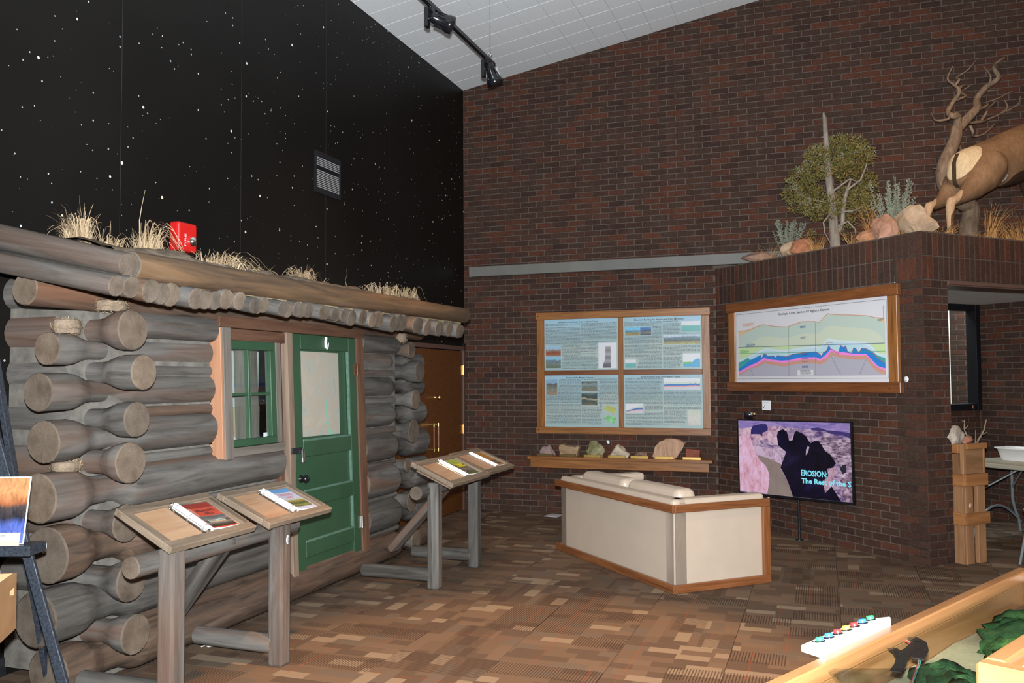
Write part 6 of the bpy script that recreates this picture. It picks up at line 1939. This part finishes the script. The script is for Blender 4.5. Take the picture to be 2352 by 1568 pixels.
# dry branches in a dark vase behind the stand
db = thing('dry_branch', 'dry forked branches in a dark pot on the table behind the stand', 'branch', FTB @ T(.69, 1.05, .740))
MB().lathe([(.045, 0), (.06, .04), (.05, .10), (.035, .13)], 14).build('pot', plain('dark_pot', (.06, .055, .05), .5), db)
DW = plain('pale_dry_wood', (.32, .25, .18), .8, .1, var=.3, scale=40)
for pts, r_ in (([(0, 0, .10), (-.07, .0, .22), (-.09, .02, .30), (-.085, .02, .40)], .010), ([(-.09, .02, .30), (-.06, .0, .34)], .006), ([(0, 0, .10), (.05, .0, .20), (.10, -.02, .30), (.13, -.02, .41)], .011), ([(.07, -.01, .25), (.14, .03, .27), (.18, .04, .29)], .006), ([(0, 0, .1), (.02, 0, .2), (.03, .01, .30)], .007), ([(-.085, .02, .38), (-.11, .03, .39)], .004)):
    MB().tube([(p[0], p[1], p[2]) for p in pts], [r_*(1-.5*i/(len(pts)-1)) for i in range(len(pts))], 7).build('twig', DW, db)
# folding chair at the frame edge
FCH = FTB @ T(2.02, 1.80, 0) @ Matrix.Rotation(math.radians(-12), 4, 'Z')
ch = thing('folding_chair', 'grey metal folding chair pulled up to the folding table', 'chair', FCH)
CH = plain('dark_chair_seat', (.045, .045, .048), .4, .4)
for x in (-.22, .22):
    MB().tube([(x, .24, 0), (x, -.18, .80), (x, -.20, .86)], .012, 9).build('leg', SG, ch)
    MB().tube([(x*.92, -.26, 0), (x*.92, .16, .46)], .011, 9).build('leg', SG, ch)
MB().box(-.20, -.20, .435, .20, .20, .460).build('seat', CH, ch, None, .012, 2)
MB().box(-.21, -.215, .66, .21, -.165, .84).build('backrest', CH, ch, None, .012, 2)
MB().tube([(-.20, -.235, .03), (.20, -.235, .03)], .009, 8).build('stretcher', SG, ch)

# ================================================================ FOREGROUND DISPLAY CASE
a1 = math.radians(62.8)
E1, E2 = Vector((math.cos(a1), math.sin(a1), 0)), Vector((math.sin(a1), -math.cos(a1), 0))
CO = Vector((3.9925, -7.9775, 0))
FCS = Matrix(((E1.x, E2.x, 0, CO.x), (E1.y, E2.y, 0, CO.y), (0, 0, 1, 0), (0, 0, 0, 1)))   # x along the long rim, y across, z up (left handed pair handled below)
FCS = FR(CO, E1, -E2)    # x along rim away from camera, y = outward (left), z up
CL_, CW = 1.70, .98
dc = thing('display_case', 'glass topped wooden case over a painted relief map in the foreground', 'case', FCS @ T(.5, -.5, 0))
def cb_(name, x0, y0, z0, x1, y1, z1, mat='case_wood', bev=.004):
    d = (x1-x0, y1-y0, z1-z0)
    a = max(range(3), key=lambda i: d[i])
    Q_ = [Matrix(((0, 0, 1, 0), (1, 0, 0, 0), (0, 1, 0, 0), (0, 0, 0, 1))), Matrix(((0, 1, 0, 0), (0, 0, 1, 0), (1, 0, 0, 0), (0, 0, 0, 1))), Matrix.Identity(4)][a]
    dd = Q_.inverted().to_3x3() @ Vector(d)
    dd = [abs(v)/2 for v in dd]
    return MB().box(-dd[0], -dd[1], -dd[2], dd[0], dd[1], dd[2]).build(name, MAT[mat], dc, FCS @ T((x0+x1)/2, (y0+y1)/2, (z0+z1)/2) @ Q_, bev)
XN = -.75
for nm, q in (('side_panel', (XN, -.022, .04, CL_-.002, -.002, .86)), ('side_panel', (XN, -CW+.002, .04, CL_-.002, -CW+.022, .86)), ('end_panel', (CL_-.022, -CW+.022, .04, CL_-.002, -.022, .86)), ('end_panel', (XN, -CW+.022, .04, XN+.02, -.022, .86))):
    cb_(nm, *q)
cb_('plinth', XN+.03, -CW+.03, 0, CL_-.03, -.03, .05, 'case_wood')
cb_('top_rim', XN, -.036, .86, CL_, 0, .90)
cb_('top_rim', XN, -CW, .86, CL_, -CW+.036, .90)
cb_('top_rim', CL_-.036, -CW+.036, .86, CL_, -.036, .90)
cb_('top_rim', XN, -CW+.036, .86, XN+.036, -.036, .90)
MB().box(XN+.03, -CW+.03, .872, CL_-.03, -.03, .878).build('glass_top', MAT['glass'], dc, FCS)
# relief map under the glass
k = NT('relief_map_paint', .8, .15)
x, y, z = k.sep(k.coord())
nz = k.noise(k.coord(), 2.6, 5, .6, .4)
n2 = k.noise(k.coord(), 26, 4, .7)
f_ = k.math('ADD', k.math('SUBTRACT', k.math('MULTIPLY', x, .55), k.math('MULTIPLY', y, .85)), k.math('MULTIPLY', k.math('SUBTRACT', nz, .5), .55))
c = k.ramp(f_, [(.0, (.40, .34, .20)), (.62, (.42, .35, .21)), (.70, (.30, .24, .15)), (.80, (.15, .085, .062)), (1, (.16, .09, .07))])
c = k.mix(1.0, c, k.ramp(n2, [(.3, (.85,)*3), (.7, (1.12,)*3)]), 'MULTIPLY')
k.base(c)
k.bump(n2, .4, .004)
N1, N2 = 60, 28
vs, fs = [], []
for i in range(N1):
    for j in range(N2):
        xx = XN+.02+(CL_-.04-XN)*i/(N1-1)
        yy = -.024-(CW-.048)*j/(N2-1)
        vs.append((xx, yy, .775+.012*noise.noise(Vector((xx*3, yy*3, 1)))+.006*noise.noise(Vector((xx*9, yy*9, 4)))))
for i in range(N1-1):
    for j in range(N2-1):
        a = i*N2+j
        fs.append((a, a+N2, a+N2+1, a+1))
MB().add(vs, fs, 0, True).build('relief_map', k.m, dc, FCS)
MB().box(XN+.02, -CW+.022, .72, CL_-.022, -.022, .755).build('map_base', MAT['case_wood'], dc, FCS)
# flocked green forest on the map
k = NT('green_flock', .95, .05)
nz = k.noise(k.map(k.coord(), rndloc=True), 16, 5, .7)
c = k.ramp(nz, [(.3, (.030, .060, .026)), (.5, (.055, .130, .045)), (.7, (.13, .21, .06))])
c = k.mix(1.0, c, k.ramp(k.rnd(), [(0, (.55, .7, .8)), (1, (1.2, 1.2, .9))]), 'MULTIPLY')
k.base(c)
k.bump(k.noise(k.coord(), 90, 5, .75), .9, .012)
FLK = k.m
random.seed(8)
def flock(x, y, r, h):
    bm = bmesh.new()
    bmesh.ops.create_icosphere(bm, subdivisions=3, radius=1)
    sd = random.random()*40
    for v in bm.verts:
        p = v.co.copy()
        q = 1+.42*noise.noise(p*1.9+Vector((sd, 0, 0)))+.28*noise.noise(p*5+Vector((0, sd, 0)))
        v.co = Vector((p.x*r*q, p.y*r*q*.9, max(-.25, p.z)*h*q))
    me = bpy.data.meshes.new('forest_clump')
    bm.to_mesh(me)
    bm.free()
    for p in me.polygons:
        p.use_smooth = True
    me.materials.append(FLK)
    put('forest_clump', me, dc, FCS @ T(x, y, .785))
for (x, y, r, h) in ((1.28, -.16, .12, .05), (1.12, -.20, .14, .055), (1.38, -.12, .10, .04), (1.00, -.24, .12, .05), (.90, -.30, .14, .05), (.78, -.36, .14, .055), (.98, -.33, .10, .05), (.70, -.44, .15, .055), (.62, -.34, .10, .05), (.55, -.50, .16, .06), (.50, -.40, .12, .05), (.40, -.48, .12, .05), (.62, -.16, .09, .05), (.55, -.20, .08, .045), (.48, -.27, .11, .05), (.36, -.33, .13, .05), (.24, -.40, .14, .05), (1.20, -.30, .10, .04), (1.05, -.44, .12, .05), (.86, -.50, .12, .05), (1.45, -.22, .08, .04), (1.50, -.34, .09, .04), (.12, -.42, .12, .05), (1.3, -.46, .1, .04)):
    flock(x, y, r, h)
# black tape and wires against the inside
BT = plain('black_tape', (.012, .011, .011), .5, .3, var=.3, scale=80)
def ptape(name, pts, w_, mat, z=.866, th=.002):
    b_ = MB()
    for (x0, y0), (x1, y1) in zip(pts[:-1], pts[1:]):
        d = Vector((x1-x0, y1-y0, 0)).normalized()
        n = Vector((-d.y, d.x, 0))*w_/2
        b_.prism([(x0-n.x, y0-n.y), (x1-n.x, y1-n.y), (x1+n.x, y1+n.y), (x0+n.x, y0+n.y)], z-th, z)
    return b_.build(name, mat, dc, FCS)
ptape('tape_strip', [(.560, -.042), (.535, -.072), (.50, -.095), (.44, -.115), (.385, -.128)], .026, BT, .868)
ptape('tape_strip', [(.690, -.040), (.665, -.075), (.60, -.105), (.52, -.125)], .030, BT, .8685)
ptape('tape_strip', [(.515, -.085), (.590, -.083), (.660, -.072)], .034, BT, .867)
for i, cc in enumerate(((.45, .03, .025), (.05, .18, .5), (.55, .40, .02), (.40, .05, .04), (.02, .02, .02), (.05, .35, .35))):
    o_ = i*.0042-.010
    MB().tube([(.675+o_, -.026, .862), (.662+o_, -.045, .864), (.640+o_, -.066, .862), (.600+o_, -.10, .855), (.520+o_*.6, -.128, .855), (.440+o_*.5, -.150, .853), (.36+o_*.5, -.170, .84), (.30+o_*.5, -.175, .80)], .0021, 6).build('wire', plain('wire_%d' % i, cc, .4, .4), dc, FCS)
# push button console hung on the outside of the rim
KB = plain('console_white', (.74, .70, .64), .45, .3)
kx0, kx1 = .28, .66
b = MB()
vs = [(kx0, .001, .890), (kx1, .001, .890), (kx1-.03, .072, .888), (kx0+.02, .072, .888), (kx0, .001, .922), (kx1, .001, .922), (kx1-.03, .072, .905), (kx0+.02, .072, .905)]
b.add(vs, [(3, 2, 1, 0), (4, 5, 6, 7), (0, 1, 5, 4), (1, 2, 6, 5), (2, 3, 7, 6), (3, 0, 4, 7)])
bm = bmesh.new()
con = b.build('button_console', KB, dc, FCS, .003)
bm.from_mesh(con.data)
bmesh.ops.recalc_face_normals(bm, faces=bm.faces)
bm.to_mesh(con.data)
bm.free()
BC = [(.03, .45, .10), (.03, .18, .62), (.60, .03, .03), (.75, .62, .05), (.60, .03, .03), (.03, .18, .62), (.03, .45, .10)]
tiltk = Matrix.Rotation(-math.atan(.017/.07), 4, 'X')
for i, cc in enumerate(BC):
    bx_ = kx0+.052+i*(kx1-kx0-.098)/6
    Mk = FCS @ T(bx_, .036, .9142) @ tiltk
    q = MB().lathe([(.0135, 0), (.0135, .002), (.011, .003)], 16).build('push_button', MAT['black_plastic'], con, Mk)
    MB().lathe([(.0098, .002), (.0098, .010), (.008, .0118), (.001, .012)], 16, close=False).build('push_button', plain('button_colour_%d' % i, cc, .25, .5), con, Mk)
bl_ = MB()
rs = random.Random(3)
for i in range(7):
    bx_ = kx0+.046+i*(kx1-kx0-.098)/6
    bl_.box(bx_, .056, .9088, bx_+rs.uniform(.010, .022), .0585, .9097)
bl_.build('console_print', INK, con, FCS)['kind'] = 'stuff'
# clear sheet added in place of a faint reflection on the glass
cdk = thing('reflection_sheet', 'clear sheet imitating a faint reflection on the glass of the display case', 'reflection', FCS @ T(.3, -.2, .878))
AM = FCS @ T(.30, -.165, .879) @ Matrix.Rotation(math.radians(-44), 4, 'Z')
MB().box(-.14, -.24, 0, .14, .06, .004).build('reflection_pane', glassy('acrylic', (.84, .88, .90), .05, 1.6), cdk, AM)
# wooden box with paper at the corner of the case
wbx = thing('wooden_tray', 'varnished wooden tray holding white paper on the corner of the case', 'tray', FCS @ T(.3, -.7, .90))
TM = FCS @ T(0, 0, 0)
def wb_(name, x0, y0, z0, x1, y1, z1, mat='case_wood'):
    d = (x1-x0, y1-y0, z1-z0)
    a = max(range(3), key=lambda i: d[i])
    Q_ = [Matrix(((0, 0, 1, 0), (1, 0, 0, 0), (0, 1, 0, 0), (0, 0, 0, 1))), Matrix(((0, 1, 0, 0), (0, 0, 1, 0), (1, 0, 0, 0), (0, 0, 0, 1))), Matrix.Identity(4)][a]
    dd = Q_.inverted().to_3x3() @ Vector(d)
    dd = [abs(v)/2 for v in dd]
    return MB().box(-dd[0], -dd[1], -dd[2], dd[0], dd[1], dd[2]).build(name, MAT[mat], wbx, FCS @ T((x0+x1)/2, (y0+y1)/2, (z0+z1)/2) @ Q_, .006)
tx0, tx1, ty0, ty1 = -.012, .60, -.446, -.95
wb_('tray_side', tx0, ty1, .8785, tx0+.040, ty0, 1.05)
wb_('tray_side', tx0+.04, ty0-.040, .8785, tx1, ty0, 1.05)
wb_('tray_side', tx0+.04, ty1, .8785, tx1, ty1+.04, 1.05)
wb_('tray_side', tx1-.04, ty1+.04, .8785, tx1, ty0-.04, 1.05)
MB().box(tx0+.04, ty1+.04, .8785, tx1-.04, ty0-.04, 1.030).build('tray_bed', MAT['case_wood'], wbx, FCS)
tag(MB().box(tx0+.048, ty1+.045, 1.0305, tx1-.045, ty0-.052, 1.034).build('paper_sheet', MAT['paper'], None, FCS), 'white paper sheet lying in the varnished wooden tray', 'paper')

# ================================================================ EASEL, PRINTS AND CRATE AT THE LEFT EDGE
ec = CAM+(fwd*3.6)
er = Vector((cr.x, cr.y, 0)).normalized()
en = Vector((-er.y, er.x, 0))*-1            # towards the camera
FE = FR((1.007, -7.263, 0), er, (0, 0, 1))    # x right, y up, z towards the camera
es = thing('display_easel', 'black painted wooden A frame easel holding art prints at left', 'easel', FE @ T(-.25, 0, 0))
def ebar(name, p0, p1, w_=.042, th=.022):
    M, L = along(p0, p1, (0, 0, 1))
    return MB().box(-w_/2, -th/2, 0, w_/2, th/2, L).build(name, MAT['easel_black'], es, FE @ M, .003)
sl_ = .245/.89
for sgn, x0 in ((1, .27), (-1, -.78)):
    xt = -.33 if sgn > 0 else -.36
    ebar('easel_leg', (x0, .0, -.02), (x0+(xt-x0)*1.0, 1.86, -.10))
M_, L_ = along((-.255, .0, -.75), (-.255, 1.80, -.18), (1, 0, 0))
MB().box(-.02, -.012, 0, .02, .012, L_).build('easel_rear_leg', MAT['easel_black'], es, FE @ M_, .003)
MB().box(-.62, .868, -.075, .062, .910, .055).build('easel_shelf', MAT['easel_black'], es, FE, .003)
MB().box(-.66, .20, -.05, .13, .235, -.03).build('easel_crossbar', MAT['easel_black'], es, FE, .003)
pr = thing('art_print', 'plastic sleeved landscape art print leaning on the easel shelf', 'print', FE @ T(-.14, .910, 0))
FPR = FE @ T(0, .912, .022) @ Matrix.Rotation(math.radians(-11), 4, 'X')
MB().box(-.38, 0, -.004, .018, .275, 0).build('print_board', MAT['paper'], pr, FPR)
flat('print_picture', rect(-.375, .004, .014, .271), .0012, pic_mat('autumn_lake_print', [(0, (.10, .14, .42)), (.28, (.06, .10, .34)), (.40, (.02, .02, .03)), (.56, (.05, .04, .04)), (.62, (.30, .10, .04)), (.78, (.50, .24, .10)), (1, (.42, .20, .09))], 7, .22, mot=.45, sc=(2.5, 1, 1)), pr, FPR, .0008)
k = NT('plastic_sleeve')
k.t.nodes.remove(k.b)
tr = k.n('ShaderNodeBsdfTransparent')
gl = k.n('ShaderNodeBsdfGlossy')
gl.inputs['Roughness'].default_value = .12
bp = k.n('ShaderNodeBump')
bp.inputs['Strength'].default_value = .9
bp.inputs['Distance'].default_value = .02
k.put(bp.inputs['Height'], k.noise(k.map(k.coord(), (14, 5, 1)), 1.0, 3, .5, 1.2))
k.put(gl.inputs['Normal'], bp.outputs[0])
mx = k.n('ShaderNodeMixShader')
mx.inputs[0].default_value = .16
k.put(mx.inputs[1], tr.outputs[0])
k.put(mx.inputs[2], gl.outputs[0])
k.put(k.t.nodes['Material Output'].inputs[0], mx.outputs[0])
vs, fs = [], []
for i in range(25):
    for j in range(17):
        u, v = i/24, j/16
        vs.append((-.382+.403*u, -.001+.279*v, .004+.003*noise.noise(Vector((u*6, v*3, 2)))))
for i in range(24):
    for j in range(16):
        a = i*17+j
        fs.append((a, a+17, a+18, a+1))
MB().add(vs, fs, 0, True).build('plastic_sleeve', k.m, pr, FPR)
nc = thing('price_card', 'small beige name card standing on the easel shelf before the print', 'card', FE @ T(-.035, .910, .045))
FN = FE @ T(-.035, .911, .046) @ Matrix.Rotation(math.radians(-12), 4, 'X')
MB().box(-.048, 0, -.003, .048, .052, 0).build('card_stock', plain('beige_card', (.36, .31, .26), .6), nc, FN)
flat('card_label', rect(-.045, .022, .046, .047), .0008, plain('pale_green_label', (.60, .68, .66), .5), nc, FN, .0005)
b_ = MB()
for y, n in ((.038, 3), (.031, 4), (.027, 5)):
    xx = -.040
    for i in range(n):
        d = random.uniform(.006, .012)
        hh = .0035 if n == 3 else .0014
        b_.add([(xx, y, .0012), (xx+d, y, .0012), (xx+d, y+hh, .0012), (xx, y+hh, .0012)], [(0, 1, 2, 3)])
        xx += d+.002
b_.build('small_print', GREYINK, nc, FN)['kind'] = 'stuff'
# wooden crate of prints on a stand, mostly outside the frame
cx_dir = (Vector((1.274, -7.585, 0))-Vector((1.157, -7.415, 0))).normalized()
ck = Vector((1.157, -7.415, 0))
back_ = Vector((-cx_dir.y, cx_dir.x, 0))
if back_.x > 0:
    back_ = -back_
FCR = FR(ck+Vector((0, 0, .62)), -cx_dir, (0, 0, 1))        # x towards the wall corner, y up, z out of the visible side
if (FCR @ Vector((0, 0, 1))-FCR @ Vector((0, 0, 0))).dot(CAM-ck) < 0:
    FCR = FR(ck+Vector((0, 0, .62)), cx_dir, (0, 0, 1))
crt = thing('wooden_crate', 'plywood crate with a hand hole, full of prints at the left edge', 'crate', FCR)
sg = 1 if (FCR.to_3x3() @ Vector((1, 0, 0))).dot(cx_dir) > 0 else -1
BX = plain('crate_plywood', (.36, .20, .095), .6, .25, var=.14, scale=10)
b = MB()
Lc, Hc = .44, .215
def cbx(x0, y0, x1, y1, z0=-.012, z1=0):
    b.box(min(sg*x0, sg*x1), y0, z0, max(sg*x0, sg*x1), y1, z1)
cbx(0, 0, .030, Hc)
cbx(.030, 0, .090, .135)
cbx(.030, .165, .090, Hc)
cbx(.090, 0, Lc, Hc)
b.build('crate_side', BX, crt, FCR)
b = MB()
cbx(0, 0, Lc, Hc, -.46, -.448)
b.build('crate_side', BX, crt, FCR)
b = MB()
cbx(0, 0, .012, Hc, -.448, -.012)
b.build('crate_end', BX, crt, FCR)
b = MB()
cbx(Lc-.012, 0, Lc, Hc, -.448, -.012)
b.build('crate_end', BX, crt, FCR)
b = MB()
cbx(.012, 0, Lc-.012, .012, -.448, -.012)
b.build('crate_floor', BX, crt, FCR)
for i in range(4):
    m_ = [MAT['paper'], plain('print_edge_lilac', (.42, .40, .60), .5), MAT['off_white'], plain('print_edge_blue', (.25, .35, .6), .5)][i]
    pp = MB().box(min(sg*.03, sg*.40), .012, -.06-.035*i, max(sg*.03, sg*.40), .232, -.05-.035*i).build('print_sleeve', m_, None, FCR)
    tag(pp, ['white backed print nearest the hand hole in the crate', 'lilac print second in the plywood crate', 'off white print third in the plywood crate', 'blue print farthest back in the plywood crate'][i], 'print', 'prints in the plywood crate')
stn = thing('crate_stand', 'dark stand carrying the plywood crate of prints', 'stand', FCR @ T(sg*.25, -.62, -.23))
MB().box(min(sg*.14, sg*.40), -.03, -.40, max(sg*.14, sg*.40), -.001, -.06).build('stand_top', MAT['easel_black'], stn, FCR)
for x_ in (.16, .38):
    for z_ in (-.38, -.08):
        MB().box(sg*x_-.018, -.62, z_-.018, sg*x_+.018, -.03, z_+.018).build('leg', MAT['easel_black'], stn, FCR)

# ================================================================ SMALL THINGS
sn = thing('floor_sensor', 'small white plastic sensor on the carpet behind the near lectern', 'sensor', T(.665, -5.63, 0) @ Matrix.Rotation(.9, 4, 'Z'))
MB().box(-.034, -.024, 0, .034, .024, .020).build('sensor_case', MAT['white'], sn, None, .009, 3)
MB().tube([(-.034, 0, .010), (-.062, .004, .004)], .003, 6).build('sensor_lead', MAT['white'], sn)
MB().lathe([(.010, 0), (.009, .003), (.001, .004)], 12, close=False).build('sensor_lens', plain('grey_lens', (.5, .5, .55), .2), sn, WM['floor_sensor'] @ T(.014, 0, .020))
tag(MB().box(-.085, -.105, 0, .085, .105, .004).build('floor_paper', plain('grey_paper', (.52, .52, .55), .6), None, T(1.16, -.215, 0) @ Matrix.Rotation(-.18, 4, 'Z')), 'pale sheet on the carpet between the loveseat and the brick wall', 'paper')
k = NT('shield_print', .4, .3)
x, y, z = k.sep(k.coord())
c = k.mix(k.math('GREATER_THAN', k.math('ADD', y, k.math('MULTIPLY', x, .5)), -.003), (.50, .36, .06), (.08, .26, .58))
c = k.mix(k.math('MULTIPLY', k.math('LESS_THAN', x, -.001), k.math('LESS_THAN', y, .006)), c, (.55, .6, .62))
k.base(c)
FSH = FR((.500, -6.690, .765), (1, 0, 0), (0, 0, 1))
shd = thing('shield_sticker', 'blue and yellow shield sticker with white edge on a log butt', 'sticker', FSH)
SHP = [(-.013, .022), (0, .030), (.016, .018), (.018, -.002), (.008, -.024), (-.003, -.032), (-.013, -.022), (-.016, 0)]
MB().prism(SHP, .0, .002).build('sticker_backing', MAT['paper'], shd, FSH)
MB().prism([(p[0]*.80, p[1]*.84) for p in SHP], .002, .0026).build('sticker_print', k.m, shd, FSH)
FOV = FR((1.2975, -5.792, .690), (0, 1, 0), (0, 0, 1))
ov = thing('oval_tag', 'grey oval tag with white rim on the right post of the near lectern', 'tag', FOV)
MB().lathe([(.014, 0), (.014, .002), (.001, .002)], 16, close=False).build('tag_backing', MAT['paper'], ov, FOV @ Matrix.Scale(1.7, 4, (0, 1, 0)))
MB().lathe([(.0105, .002), (.0105, .0026), (.001, .0026)], 16, close=False).build('tag_print', plain('grey_tag', (.30, .29, .30), .5), ov, FOV @ Matrix.Scale(1.75, 4, (0, 1, 0)))
